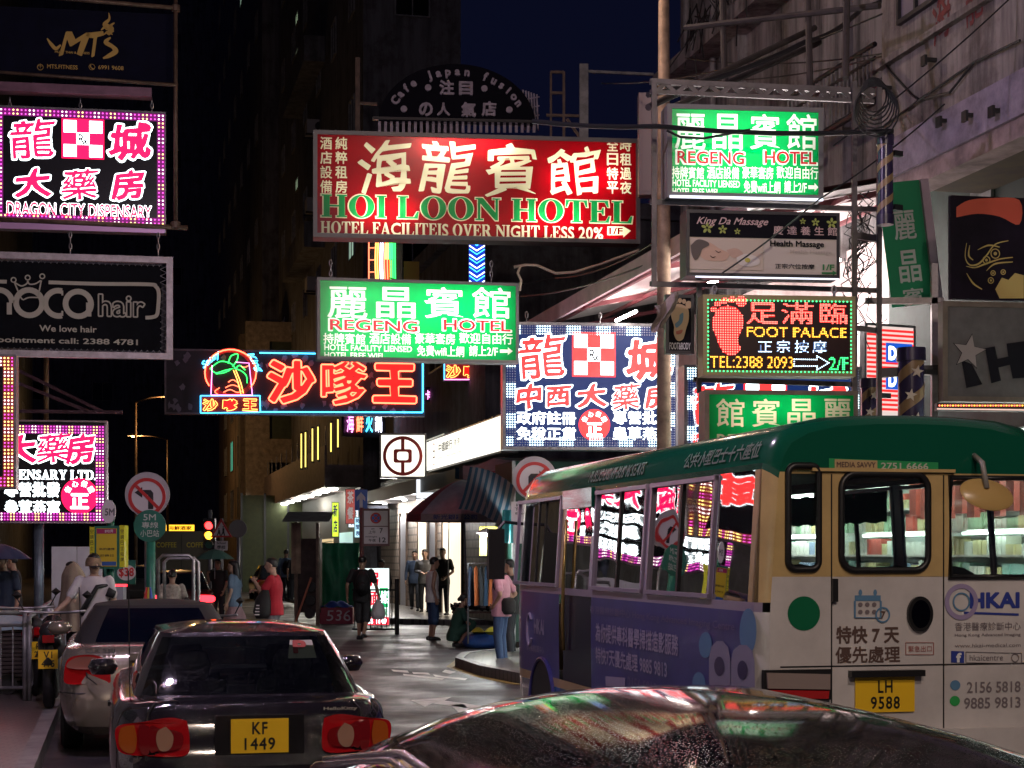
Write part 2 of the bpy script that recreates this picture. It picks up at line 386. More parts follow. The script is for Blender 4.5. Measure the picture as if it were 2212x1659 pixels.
def serif(body, off=0.):
    V, Fc, x = [], [], 0.
    for ch in body:
        if ch == ' ': x += .34; continue
        if ch in SERIF: g = fill2d(SERIF[ch], off); w = max(p[0] for p in SERIF[ch][0]); dx = 0
        else:
            g0 = glyph(ch, .02 + off * .7); a, b, c, d = bbox(g0[0]); k = 1 / .72
            g = [((p[0] - a) * k, p[1] * k) for p in g0[0]], g0[1]; w = (c - a) * k
        o = len(V); V += [(p[0] + x, p[1]) for p in g[0]]; Fc += [tuple(i + o for i in f) for f in g[1]]; x += w + .07
    return V, Fc
def inside_pts(g, step):                              # dots of a grid lying inside a shape
    a, b, c, d = bbox(g[0]); out = set(); V = g[0]
    for f in g[1]:
        for k in range(1, len(f) - 1):
            p, q, r = V[f[0]], V[f[k]], V[f[k + 1]]
            x0, x1 = min(p[0], q[0], r[0]), max(p[0], q[0], r[0]); y0, y1 = min(p[1], q[1], r[1]), max(p[1], q[1], r[1])
            A = (q[0] - p[0]) * (r[1] - p[1]) - (r[0] - p[0]) * (q[1] - p[1])
            if abs(A) < 1e-12: continue
            for i in range(math.floor((x0 - a) / step), math.ceil((x1 - a) / step) + 1):
                for j in range(math.floor((y0 - b) / step), math.ceil((y1 - b) / step) + 1):
                    x, y = a + (i + .5) * step, b + (j + .5) * step
                    s = ((q[0] - p[0]) * (y - p[1]) - (x - p[0]) * (q[1] - p[1])) / A; t = ((x - p[0]) * (r[1] - p[1]) - (r[0] - p[0]) * (y - p[1])) / A
                    if s >= 0 and t >= 0 and s + t <= 1: out.add((i, j))
    return [(a + (i + .5) * step, b + (j + .5) * step) for i, j in out]

class Sign:
    """A hanging sign; u,v are positions on the 2212-wide print, turned into metres on the sign's own board."""
    def __init__(s, name, label, cat, D, x0, y0, x1, y1, yaw=8., depth=.25, group=None, loc=None, rz=None):
        s.D = D; s.yaw = math.radians(yaw); s.k = D / F; s.uc = (x0 + x1) / 2; s.y1 = y1; s.y0 = y0
        s.slope = math.tan(s.yaw) * (HY - (y0 + y1) / 2) / F
        s.W = (x1 - x0) * s.k / math.cos(s.yaw); s.H = (y1 - y0) * s.k; s.dp = depth
        s.t = thing(name, label, cat, loc or P(s.uc, y1, D), rz if rz is not None else s.yaw, group); s.lay = {}
    def X(s, u): return (u - s.uc) * s.k / math.cos(s.yaw)
    def Z(s, v, u=None): return (s.y1 - v + (s.slope * ((u if u is not None else s.uc) - s.uc))) * s.k
    def mb(s, name, m, lift=0.): return s.lay.setdefault((name, m.name), (MB(), m))[0]
    def box(s, name, m, u0, v0, u1, v1, ya, yb, sl=True):
        uc = (u0 + u1) / 2 if sl else s.uc
        s.mb(name, m).box(s.X(u0), s.X(u1), ya, yb, s.Z(v1, uc), s.Z(v0, uc))
    def cabinet(s, m, fr=.04, name='cabinet', open_front=True, back=True):
        b = s.mb(name, m); w, h, d = s.W / 2, s.H, s.dp
        b.box(-w, w, 0, d, 0, fr); b.box(-w, w, 0, d, h - fr, h); b.box(-w, -w + fr, 0, d, fr, h - fr); b.box(w - fr, w, 0, d, fr, h - fr)
        if back: b.box(-w + fr, w - fr, d - .02, d - .004, fr, h - fr)
        s.fr = fr
    def panel(s, m, y=.012, name='panel'):
        f = s.fr; w = s.W / 2 - f
        s.mb(name, m).add([(-w, y, f), (w, y, f), (w, y, s.H - f), (-w, y, s.H - f)], [(0, 1, 2, 3)])
    def place(s, g, u0, v0, u1, v1, ref=None):
        uc = (u0 + u1) / 2
        g = fit(g, s.X(u0), s.Z(v1, uc), s.X(u1), s.Z(v0, uc), ref)
        return g
    def put(s, name, m, g, y): s.mb(name, m).flat(g[0], g[1], y); return g
    def text(s, body, u0, v0, u1, v1, m, off=.0, shear=0., y=.006, name='lettering', ref_off=None, br=0, sp=1.):
        g = glyph(body, off, shear, sp); ref = glyph(body, ref_off, shear, sp) if ref_off is not None else None
        if br: g = brush(g, .03, br); ref = brush(ref, .03, br) if ref else None
        return s.put(name, m, s.place(g, u0, v0, u1, v1, ref), y)
    def outlined(s, body, u0, v0, u1, v1, m, mo, off=.01, oo=.05, br=0, y=.006, shear=0.):
        s.text(body, u0, v0, u1, v1, mo, oo, shear, y, 'letter_outline', off, br)
        s.text(body, u0, v0, u1, v1, m, off, shear, y - .008, 'lettering', None, br)
    def film(s, m, gs, y=.012, name='face_film'):
        f = s.fr; w = s.W / 2 - f
        L = [[(-w, f), (w, f), (w, s.H - f), (-w, s.H - f)]]
        for g in gs: L += [[g[0][i] for i in lp] for lp in loops_of(g[1])]
        g = fill2d(L); s.mb(name, m).flat(g[0], g[1], y)
    def dots(s, name, m, pts, r, y=.0, n=6):
        b = s.mb(name, m)
        for x, z in pts: b.add([(x + r * math.cos(k * 2 * math.pi / n), y, z + r * math.sin(k * 2 * math.pi / n)) for k in range(n)] + [(x, y - r * .8, z)], [(k, (k + 1) % n, n) for k in range(n)])
    def tubes(s, m, segs, r=.014, y=None):            # lamps inside the box
        for u0, v0, u1, v1 in segs:
            o = MB().cyl((s.X(u0), y or s.dp * .6, s.Z(v0, u0)), (s.X(u1), y or s.dp * .6, s.Z(v1, u1)), r, n=8); obj('tube_lamp', o, m, s.t)
    def done(s):
        for (n, _), (b, m) in s.lay.items():
            if b.v: obj(n, b, m, s.t)
        s.lay = {}; return s.t
# ------------------------------------------------------------------ ground, road, pavements
def asphalt():
    m = mat('wet_asphalt', (.05, .044, .049), .46, col2=(.034, .031, .035), vscale=.7, bump=.6, bscale=110, rvar=.16, spec=.32)
    return m
def bricks(name, c1, c2, mortar, sx, rough=.3, wall=False):
    if name in MATS: return MATS[name]
    m = mat(name, c1, rough, bump=.25, bscale=60, spec=.5); n = m.node_tree; b = n.nodes['Principled BSDF']
    tc = n.nodes.new('ShaderNodeTexCoord'); br = n.nodes.new('ShaderNodeTexBrick')
    br.inputs['Scale'].default_value = sx; br.inputs['Mortar Size'].default_value = .03
    br.inputs['Color1'].default_value = (*c1, 1); br.inputs['Color2'].default_value = (*c2, 1); br.inputs['Mortar'].default_value = (*mortar, 1)
    cx_ = n.nodes.new('ShaderNodeMapping'); cx_.inputs['Rotation'].default_value = (0, math.radians(90), math.radians(90)) if wall else (0, 0, 0)
    n.links.new(tc.outputs['Object'], cx_.inputs[0]); n.links.new(cx_.outputs[0], br.inputs['Vector']); n.links.new(br.outputs['Color'], b.inputs['Base Color']); return m
M_asph = asphalt()
M_conc = mat('concrete', (.22, .21, .2), .75, var=.45, vscale=1.2, bump=.4, bscale=30)
M_kerb = mat('kerb_stone', (.26, .25, .24), .5, var=.4, vscale=3, bump=.3)
M_steel = mat('galvanised_steel', (.42, .42, .44), .38, .7, var=.35, vscale=9)
M_dark = mat('dark_metal', (.03, .03, .034), .4, .5)
M_black = mat('black_rubber', (.012, .012, .013), .6)
M_brown = mat('brown_painted_steel', (.13, .085, .06), .5, .2, var=.5, vscale=6)
M_grey = mat('grey_painted_steel', (.24, .24, .25), .45, .3, var=.4, vscale=5)
M_white = mat('white_paint', (.75, .75, .74), .4, var=.12, vscale=3)
M_wire = mat('cable_black', (.012, .012, .014), .5)

struct('ground', MB().add([(-900, -60, -.02), (900, -60, -.02), (900, 1500, -.02), (-900, 1500, -.02)], [(0, 1, 2, 3)]), mat('ground_far', (.02, .02, .021), .8, var=.3))
rd = MB()
q = [st(-12, -2), st(400, -2), st(400, 60), st(-12, 60)]
rd.grid(lambda a, b: st(-12 + 212 * a, -14 + 70 * b), 20, 8)
struct('road', rd, M_asph)
def slab(poly, z0, z1):
    b = MB(); n = len(poly); vs = [st(s, t, z1) for s, t in poly] + [st(s, t, z0) for s, t in poly]
    return b.add(vs, [tuple(range(n)), tuple(range(2 * n - 1, n - 1, -1))] + [(i, i + n, (i + 1) % n + n, (i + 1) % n) for i in range(n)])
def kerb(path, wd=.14, z=.15):                        # raised stone edge following s,t points; width to the right of travel
    b = MB(); L = []; R = []
    for i, p in enumerate(path):
        a = Vector(path[max(0, i - 1)]); c = Vector(path[min(len(path) - 1, i + 1)]); d = (c - a).normalized(); nrm = Vector((-d.y, d.x))
        L.append(Vector(p)); R.append(Vector(p) + nrm * wd)
    for i in range(len(path) - 1):
        vs = [st(*L[i], 0), st(*L[i + 1], 0), st(*L[i + 1], z), st(*L[i], z), st(*R[i], 0), st(*R[i + 1], 0), st(*R[i + 1], z), st(*R[i], z)]
        b.add(vs, [(0, 1, 2, 3), (3, 2, 6, 7), (7, 6, 5, 4)])
    return b
M_pave = bricks('pavement_bricks', (.14, .11, .105), (.19, .15, .145), (.06, .055, .055), 3.2, .32)
M_pave2 = bricks('pavement_slabs', (.2, .19, .18), (.25, .235, .225), (.08, .08, .08), 1.6, .28)
LK = -.65
struct('pavement_left', slab([(-12, LK - .14), (-12, -12), (400, -12), (400, LK - .14)][::-1], -.01, .14), M_pave)
struct('kerb_left', kerb([(-12, LK), (400, LK)][::-1]), M_kerb)
NR = [(-12, 6.2), (20.5, 6.2), (22.2, 5.75), (23.4, 5.4), (25, 5.2), (27, 5.22), (28.4, 5.6), (29.3, 6.3), (29.8, 7.3), (30, 8.6), (30, 40)]
struct('pavement_near', slab(NR + [(-12, 40)], -.01, .132), M_pave2)
struct('kerb_near', kerb(NR), M_kerb)
FR = [(42.5, 40), (42.5, 9.4), (42.8, 8), (43.6, 7), (45, 6.4), (47, 6.2), (400, 6.2)]
struct('pavement_bank', slab(FR + [(400, 40)], -.01, .132), M_pave2)
struct('kerb_bank', kerb(FR), M_kerb)
def ground_poly(pts):                                 # painted marking: seen outline laid on the road
    b = MB(); vs = []
    for u, v in pts:
        D = CAMZ * F / (v - HY); vs.append(((u - CX) / F * D, D, .004))
    return b.add(vs, [tuple(range(len(vs)))])
M_mark = mat('road_paint', (.85, .83, .8), .6, col2=(.42, .4, .38), vscale=5)
M_yell = mat('yellow_road_paint', (.6, .42, .08), .45, col2=(.25, .18, .05), vscale=6)
ar = [[(888, 1513), (975, 1506), (960, 1514), (1064, 1529), (1040, 1535), (935, 1520), (918, 1527)], [(975, 1524), (1000, 1521), (1024, 1541), (992, 1541)]]
for a in ar: struct('road_arrow', ground_poly(a), M_mark)
for a in ([(845, 1447), (880, 1449), (884, 1454), (850, 1451)], [(890, 1452), (925, 1454), (930, 1458), (893, 1456)], [(935, 1457), (962, 1462), (1010, 1466), (1004, 1470), (940, 1462)], [(870, 1456), (960, 1466), (955, 1469), (872, 1460)], [(962, 1447), (985, 1452), (972, 1456), (955, 1452)]):
    struct('road_lettering', ground_poly(a), M_mark)
struct('road_line', slab([(19, 6.06), (20.6, 6.05), (22.2, 5.6), (23.4, 5.25), (25, 5.06), (27, 5.08), (28.5, 5.5), (28.4, 5.6), (27, 5.2), (25, 5.18), (23.4, 5.37), (22.2, 5.72), (20.5, 6.17), (19, 6.18)], .001, .005), M_yell)
struct('road_line', slab([(30, 3.2), (80, 3.2), (80, 3.08), (30, 3.08)][::-1], .001, .005), M_mark)

def point(par, loc, power, col=(1, 1, 1), r=.12):     # the light of a lamp, kept beside its bulb
    ld = bpy.data.lights.new('lamp', 'POINT'); ld.energy = power; ld.color = col; ld.shadow_soft_size = r
    o = bpy.data.objects.new('lamp', ld); COL.objects.link(o); o.parent = par; o.location = loc; return o
# ------------------------------------------------------------------ buildings
def stained(name, col, dark, rough=.8):
    if name in MATS: return MATS[name]
    m = mat(name, col, rough, bump=.5, bscale=18); n = m.node_tree; b = n.nodes['Principled BSDF']
    tc = n.nodes.new('ShaderNodeTexCoord'); mp = n.nodes.new('ShaderNodeMapping'); mp.inputs['Scale'].default_value = (1.6, 1.6, .16)
    n1 = n.nodes.new('ShaderNodeTexNoise'); n1.inputs['Scale'].default_value = 1.7; n1.inputs['Detail'].default_value = 8; n1.inputs['Roughness'].default_value = .7
    n2 = n.nodes.new('ShaderNodeTexNoise'); n2.inputs['Scale'].default_value = .8; n2.inputs['Detail'].default_value = 9; n2.inputs['Roughness'].default_value = .72
    n.links.new(tc.outputs['Object'], mp.inputs[0]); n.links.new(mp.outputs[0], n1.inputs[0]); n.links.new(tc.outputs['Object'], n2.inputs[0])
    r1 = n.nodes.new('ShaderNodeValToRGB'); r1.color_ramp.elements[0].position = .36; r1.color_ramp.elements[1].position = .58
    r1.color_ramp.elements[0].color = (*dark, 1); r1.color_ramp.elements[1].color = (*col, 1)
    r2 = n.nodes.new('ShaderNodeValToRGB'); r2.color_ramp.elements[0].position = .38; r2.color_ramp.elements[1].position = .5
    r2.color_ramp.elements[0].color = (.55, .5, .48, 1); r2.color_ramp.elements[1].color = (1, 1, 1, 1)
    mx = n.nodes.new('ShaderNodeMix'); mx.data_type = 'RGBA'; mx.blend_type = 'MULTIPLY'; mx.inputs[0].default_value = 1
    n.links.new(n1.outputs[0], r1.inputs[0]); n.links.new(n2.outputs[0], r2.inputs[0]); n.links.new(r1.outputs[0], mx.inputs[6]); n.links.new(r2.outputs[0], mx.inputs[7])
    n.links.new(mx.outputs[2], b.inputs['Base Color']); return m
M_wall1 = stained('stained_render', (.34, .31, .28), (.09, .08, .08))
M_wall2 = stained('stained_grey_render', (.27, .26, .27), (.06, .06, .065))
M_tower = stained('dark_tower_render', (.16, .16, .18), (.07, .07, .08))
M_tower2 = stained('brown_tower_render', (.2, .15, .12), (.09, .07, .06))
M_pane = mat('dark_window_pane', (.012, .013, .016), .1, spec=.6)
M_litc = emit('lit_window_cool', (.55, .8, .62), .35, False)
M_litg = emit('lit_window_green', (.12, .75, .5), .35, False)
M_lity = emit('lit_window_warm', (1., .75, .3), .8, False)
def stbox(s0, s1, t0, t1, z0, z1, b=None):
    b = b or MB(); p = [st(s, t) for s, t in ((s0, t0), (s0, t1), (s1, t1), (s1, t0))]
    return b.add([(*q.xy, z0) for q in p] + [(*q.xy, z1) for q in p], [(3, 2, 1, 0), (4, 5, 6, 7), (0, 1, 5, 4), (1, 2, 6, 5), (2, 3, 7, 6), (3, 0, 4, 7)])
# Buildings own a street frame: local x = across, local y = along the street
def building(name, label, s0, s1, t0, t1, z0, z1, m, cat='building'):
    r = thing(name, label, cat, st(s0, t0, 0), TH)
    obj('wall', MB().box(0, t1 - t0, 0, s1 - s0, z0, z1), m, r); return r
WIN = {}
def window(r, x, y, z, wd, h, face, m, frame=M_grey, depth=.06):
    """face: 'side' looks across the street (-x), 'front' looks to the camera (-y)"""
    key = (round(wd, 2), round(h, 2), face, m.name)
    if key not in WIN:
        f, p = MB(), MB(); t = .05
        for a0, a1, b0, b1 in ((-wd / 2, wd / 2, 0, t), (-wd / 2, wd / 2, h - t, h), (-wd / 2, -wd / 2 + t, t, h - t), (wd / 2 - t, wd / 2, t, h - t), (-.02, .02, t, h - t)):
            if face == 'side': f.box(-depth, .02, a0, a1, b0, b1)
            else: f.box(a0, a1, -depth, .02, b0, b1)
        c = [(-wd / 2 + t, t), (wd / 2 - t, t), (wd / 2 - t, h - t), (-wd / 2 + t, h - t)]
        p.add([(-.02, -a, b) for a, b in c] if face == 'side' else [(a, -.02, b) for a, b in c], [(0, 1, 2, 3)])
        WIN[key] = mesh('window', f, frame), mesh('pane', p, m)
    f, p = WIN[key]; o = obj('window', f, None, r, loc=(x, y, z)); obj('pane', p, None, o); return o
# far row on the right, beyond the side street
r = building('low_building', 'low dark block above the bank sign at the far corner of the side street', 43, 62, 9.1, 24, 0, 10.5, M_tower)
for i in range(4): window(r, 0, 2.5 + i * 4.4, 7.2, 2.2, 1.6, 'side', M_pane)
obj('parapet', MB().box(-.25, 15.2, -.25, 19.2, 10.5, 10.9), M_tower, r)
r = building('tower_block', 'tall black tower rising behind the wide red hotel sign', 62, 96, 8.6, 12.2, 0, 62, M_tower)
for i in range(6):
    for j in range(10):
        window(r, 0, 3 + i * 5.6, 13 + j * 4.6, 1.5, 1.5, 'side', M_litc if (i, j) in ((0, 4), (0, 7), (0, 0)) else M_pane)
for j in range(5): obj('balcony', MB().box(-.9, 0, 12, 22, 15 + j * 8, 16.1 + j * 8), M_tower, r)
for j in range(9):
    window(r, 1.8, 0, 12.2 + j * 4.6, 1.3, 1.5, 'front', M_litg if j == 5 else M_pane)
for v_, h_ in ((28, 24), (108, 8), (385, 26), (538, 8)):
    q_, z_ = on_t(643, v_ + h_, 8.6); window(r, 0, q_ - 62, z_, 1.1, h_ * .0225, 'side', emit('lit_flat', (.6, .8, .5), .5, False))
r_ac = r
r = building('tower_block', 'tall narrow dark tower left of the satay neon, far down the street', 100, 150, 8.0, 11, 0, 75, M_tower)
for i in range(7):
    for j in range(8):
        window(r, 0, 4 + i * 6.5, 14 + j * 6.2, 1.8, 1.6, 'side', M_litc if (i, j) in ((3, 6), (2, 4)) else M_pane)
r = building('corner_building', 'brown plastered block with pale corner column behind the traffic light', 96.2, 130, 7.2, 7.9, 0, 14, M_tower2)
for i in range(4):
    for j in range(3): window(r, 0, 4 + i * 7, 4 + j * 3.2, 2.4, 2, 'side', M_litg if (i, j) == (2, 1) else M_pane)
obj('column', MB().box(-.7, 0, 0, 1.6, 0, 14), mat('beige_render', (.3, .23, .17), .8, var=.3), r)
r = building('end_block', 'black high-rise closing the far end of the street', 210, 240, -40, 14, 0, 120, M_tower)
for i in range(8):
    for j in range(6): window(r, 6 + i * 8, 0, 20 + j * 14, 2.4, 2.2, 'front', M_pane)
r = building('left_block', 'dark tenement block lining the left pavement behind the hanging signs', 6, 130, -18, -6.2, 0, 40, M_tower)
for i in range(10):
    for j in range(3): window(r, 11.8, 30 + i * 9, 6 + j * 4, 2, 1.7, 'side', M_pane, depth=-.06)
# beige flyover column and its dark panel between the tower and the neon sign
r = thing('concrete_gantry', 'pale concrete portal frame with dark green infill left of the green hotel sign', 'frame', P(578, HY, 88) - Vector((0, 0, CAMZ)), TH)
obj('column', MB().box(-1.1, .1, 0, .8, 0, 13.7), mat('beige_render2', (.24, .2, .17), .8, var=.4), r)
obj('beam', MB().box(.1, 2.5, 0, .8, 12.7, 13.7), MATS['beige_render2'], r)
obj('beam', MB().box(.1, 2.5, 0, .8, 6.5, 7.7), MATS['beige_render2'], r)
obj('infill_panel', MB().box(.1, 2.5, .2, .5, 7.7, 12.7), mat('dark_green_panel', (.035, .05, .03), .6, var=.3), r)

for i, (u_, v_) in enumerate(((668, 122), (668, 292), (668, 460), (668, 630))):
    q_, z_ = on_t(u_, v_, 8.2); t = thing('air_conditioner', ['topmost', 'second highest', 'third highest', 'lowest'][i] + ' of four pale air conditioners in a column on the dark tower', 'air conditioner', st(q_, 8.6, z_), TH, 'air conditioners on the dark tower')
    obj('case', MB().box(-.55, 0, -.5, .5, 0, .6), mat('ac_case', (.4, .38, .4), .6), t); obj('grille', MB().disc((0, .3), .2, -.52, -.505, 16), M_dark, t); obj('bracket', MB().box(-.6, 0, -.4, -.34, -.08, 0).box(-.6, 0, .34, .4, -.08, 0), M_dark, t)
# near block on the right
NT = 10.0
r = building('tenement_block', 'stained concrete tenement above the pharmacy awning on the right', 8, 30, NT, 24, 5.9, 36, M_wall2)
tb = r
for y, z, wd, h in ((20.6, 14.6, 1.8, 2.3), (16, 15, 1.6, 2.2), (20.6, 19.6, 1.8, 2.3), (12.5, 15, 1.6, 2.2)): window(r, 0, y, z, wd, h, 'side', mat('curtained_pane', (.2, .18, .22), .4), M_dark)
for y, z in ((18.6, 5.9), (14.4, 5.9), (10.2, 5.9)): obj('pilaster', MB().box(-.16, 0, y, y + .5, z, 36), M_wall2, r)
obj('ledge', MB().box(-.5, 0, 4, 22.1, 10.3, 10.55), M_wall2, r)
for y in (20.8,):
    aw = MB().add([(0, y - 1, 14.3), (0, y + 1, 14.3), (-1, y + 1, 13.7), (-1, y - 1, 13.7)], [(0, 1, 2, 3)])
    for k in range(6): aw.bar((0, y - 1 + k * .4, 14.34), (-1.3, y - 1 + k * .4, 13.55), .03)
    obj('window_awning', aw, M_brown, r)
for y, z in ((21.4, 6.2), (20, 6.2), (11.4, 6.4)): obj('drain_pipe', MB().cyl((-.09, y, z), (-.09, y, 35), .06), mat('pipe_grey', (.2, .19, .2), .5, var=.3), r)
obj('hanging_rag', MB().grid(lambda a, b: (-.3 + .1 * math.sin(9 * b), 15.2 + (a - .5) * (.5 - .25 * b) + .08 * math.sin(12 * b + 3 * a), 13 - 2.3 * b), 5, 12), mat('black_rag', (.015, .015, .016), .9), r, True)
fz = MB(); rr = random.Random(3)
for k in range(60):                                   # weeds and torn net clinging to the ledge
    y = 12 + rr.random() * 8.5; p = Vector((-.5, y, 10.6)); fz.tube([p, p + Vector((rr.uniform(-.2, .1), rr.uniform(-.3, .3), rr.uniform(.1, .4))), p + Vector((rr.uniform(-.3, .1), rr.uniform(-.6, .6), rr.uniform(-.9, .3)))], .012, 4)
tag(obj('weeds', fz, M_black, r), kind='stuff')
# deep gap, then the overhanging balcony wall with the painted red characters
BT = 8.6
s0, _ = on_t(1905, 300, BT)
zb = on_t(1905, 395, BT)[1]
bw = building('balcony_block', 'pale weathered balcony wall with two faded red painted characters, top right', 7, s0, BT, 13, zb, 18, M_wall1)
L = s0 - 7
obj('wall_band', MB().box(-.06, .0, 0, L + .02, zb - .02, zb + .42), mat('lilac_band', (.3, .26, .33), .8, var=.4), bw)
obj('edge_beam', MB().box(-.02, .3, .0, L, zb - .22, zb - .02), mat('pink_soffit', (.36, .27, .26), .8, var=.5, vscale=3), bw)
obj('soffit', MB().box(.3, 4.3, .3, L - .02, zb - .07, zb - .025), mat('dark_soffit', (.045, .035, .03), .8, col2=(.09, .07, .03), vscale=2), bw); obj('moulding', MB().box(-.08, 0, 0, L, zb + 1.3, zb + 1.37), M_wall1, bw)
for u0, u1, v0, v1, ch in ((2015, 2055, 15, 105, '海'), (2085, 2125, -8, 65, '龍')):
    sa, za = on_t(u0, v1, BT); sb, zt = on_t(u1, v0, BT)
    g = fit(brush(glyph(ch, .03), .03, 2), -(sa - 7), za, -(sb - 7), zt + .35)
    obj('painted_character', MB().add([(-.006, -x, z) for x, z in g[0]], [f[::-1] for f in g[1]]), mat('faded_red_paint', (.24, .03, .03), .7, col2=(.13, .03, .03), vscale=7), bw)
for (u, v) in ((2340 / 1.157, 130), (2170, 240), (2112, 250), (2055, 262), (1925, 190)):
    sa, za = on_t(u, v, BT); obj('bracket', MB().box(-.14, 0, sa - 7 - .02, sa - 7 + .02, za - .02, za + .02).box(-.16, -.13, sa - 7 - .05, sa - 7 + .05, za - .07, za + .04), M_black, bw)
sa, za = on_t(1985, 10, BT); window(bw, 0, sa - 7, za - .1, .9, 1.2, 'side', MATS['curtained_pane'], M_dark)
for pts in ([(1912, 130), (1935, 160), (1975, 205), (1992, 215)], [(1993, 215), (2060, 200), (2110, 135)], [(1912, 275), (2010, 205), (2110, 135), (2212, 88)]):
    b = MB(); b.tube([(-.03 - .015 * (i % 2), on_t(u, v, BT)[0] - 7, on_t(u, v, BT)[1]) for i, (u, v) in enumerate(pts)], .014, 6); obj('wall_cable', b, M_wire, bw)
# ground-floor shell of the near block: pillar, and pharmacy interior seen through the bus
sh = thing('pharmacy_shop', 'brightly lit open pharmacy with stocked shelves seen through the bus windows', 'shop', st(12, NT, .132), TH)
M_shopw = mat('shop_wall', (.72, .75, .73), .5)
b = MB(); Ls = 17
b.box(1.6, 1.7, 0, Ls, 0, 3.6); b.box(0, 1.6, -.1, 0, 0, 3.6); b.box(0, 1.7, -.1, Ls + .1, 3.6, 3.7); obj('wall', b, M_shopw, sh); obj('side_wall', MB().box(-.1, 1.7, Ls, Ls + .1, 0, 3.6), M_wall2, sh)
obj('fascia', MB().box(-.1, 0, 9, 18.5, 3.1, 5.9), mat('pale_fascia', (.62, .52, .52), .5, var=.2), sh); obj('tarpaulin_fascia', MB().box(-.12, 0, -.1, 9, 3.1, 6.6), mat('green_black_tarp', (.012, .03, .024), .7, var=.4), sh)
prod = [mat('pack_%s' % n, c, .35) for n, c in (('white', (.74, .76, .7)), ('teal', (.35, .6, .55)), ('red', (.55, .12, .1)), ('yellow', (.66, .6, .35)), ('blue', (.3, .4, .55)), ('green', (.4, .6, .42)))]
M_tube = emit('tube_light', (.88, 1, .95), 14.)
cols = [MB() for _ in prod]; shelf = MB(); lamps = []
rr = random.Random(5)
for lv in range(9):
    z = .3 + lv * .34
    shelf.box(1.2, 1.6, .1, Ls - .1, z - .03, z)
    y = .2
    while y < Ls - .4:
        wd = rr.uniform(.05, .12); h = rr.uniform(.12, .26); c = rr.choice((0, 0, 0, 0, 1, 1, 2, 3, 3, 4, 5))
        for q in range(rr.randint(2, 5)):
            cols[c].box(1.24 + rr.random() * .03, 1.5, y, y + wd * .94, z, z + h); y += wd
            if y > Ls - .4: break
        y += .02
obj('shelf_rack', shelf, M_white, sh)
for c, m in zip(cols, prod): tag(obj('goods', c, m, sh), kind='stuff')
for lv in (1, 3, 5, 7):
    for k in range(5): obj('shelf_light', MB().box(1.14, 1.19, .6 + k * 3.2, 3.0 + k * 3.2, .3 + lv * .34 - .07, .3 + lv * .34 - .035), M_tube, sh)
for k in range(16): obj('hanging_packet', MB().box(.9, .98, 5.2 + k * .34, 5.4 + k * .34, 2.15 + .06 * (k % 2), 2.75), prod[2], sh)
for k in range(4):
    obj('ceiling_light', MB().box(.6, .75, 1 + k * 4, 3.2 + k * 4, 3.5, 3.56), emit('shop_ceiling_tube', (.86, 1, .92), 42.), sh)
obj('counter', MB().box(.2, .7, 2, 7, 0, 1.0), mat('counter_white', (.6, .62, .6), .4), sh)
# lit awning over the pavement
aw = thing('shop_awning', 'wide pale awning with white underside lit from below over the right pavement', 'awning', st(18.6, 7.0, 0), TH)
La = 10.7
obj('soffit', MB().add([(.02, 0, 5.78), (NT - 7.0 - .12, 0, 6.4), (NT - 7.0 - .12, La, 6.4), (.02, La, 5.78)], [(3, 2, 1, 0)]), mat('white_soffit', (.74, .68, .68), .5, var=.15, vscale=1.2), aw)
obj('roof_sheet', MB().add([(.0, 0, 5.84), (NT - 7.0 - .12, 0, 6.47), (NT - 7.0 - .12, La, 6.47), (.0, La, 5.84)], [(0, 1, 2, 3)]), mat('dark_red_sheet', (.16, .04, .05), .5, var=.3), aw)
obj('edge_trim', MB().box(-.05, .0, 0, La, 5.64, 5.88), mat('pink_trim', (.55, .42, .45), .4, .2, var=.2), aw)
for k in range(5): obj('rafter', MB().bar((.05, .6 + k * 3.8, 5.74), (2.85, .6 + k * 3.8, 6.34), .07), mat('maroon_steel', (.16, .03, .04), .5), aw)
for k in range(3): obj('cross_strut', MB().bar((.3 + k * 1., .1, 5.77 + k * .2), (.3 + k * 1., La, 5.77 + k * .2), .05), MATS['maroon_steel'], aw)
for x, y in ((1.0, 1.6), (1.2, 4.4), (2.2, 3), (1.0, 8.2), (2.2, 7)): obj('tube_lamp', MB().cyl((x, y - .55, 5.66), (x, y + .55, 5.66), .025), emit('awning_tube', (1, .88, .8), 40.), aw); (y < 5) and point(aw, (x, y, 5.0), 60, (1, .86, .84))

def mirror_shop(src, name, label, loc):
    r = src.copy(); COL.objects.link(r); r.location = loc; r.rotation_euler = (0, 0, TH + math.pi); r['label'] = label
    for ch in list(src.children):
        if ch.name.startswith(('hanging_packet', 'side_wall')): continue
        c = ch.copy(); COL.objects.link(c); c.parent = r
    return r
mirror_shop(sh, 'pharmacy_shop', 'bright open shop on the left pavement facing the minibus', st(20, -6.0, .14))
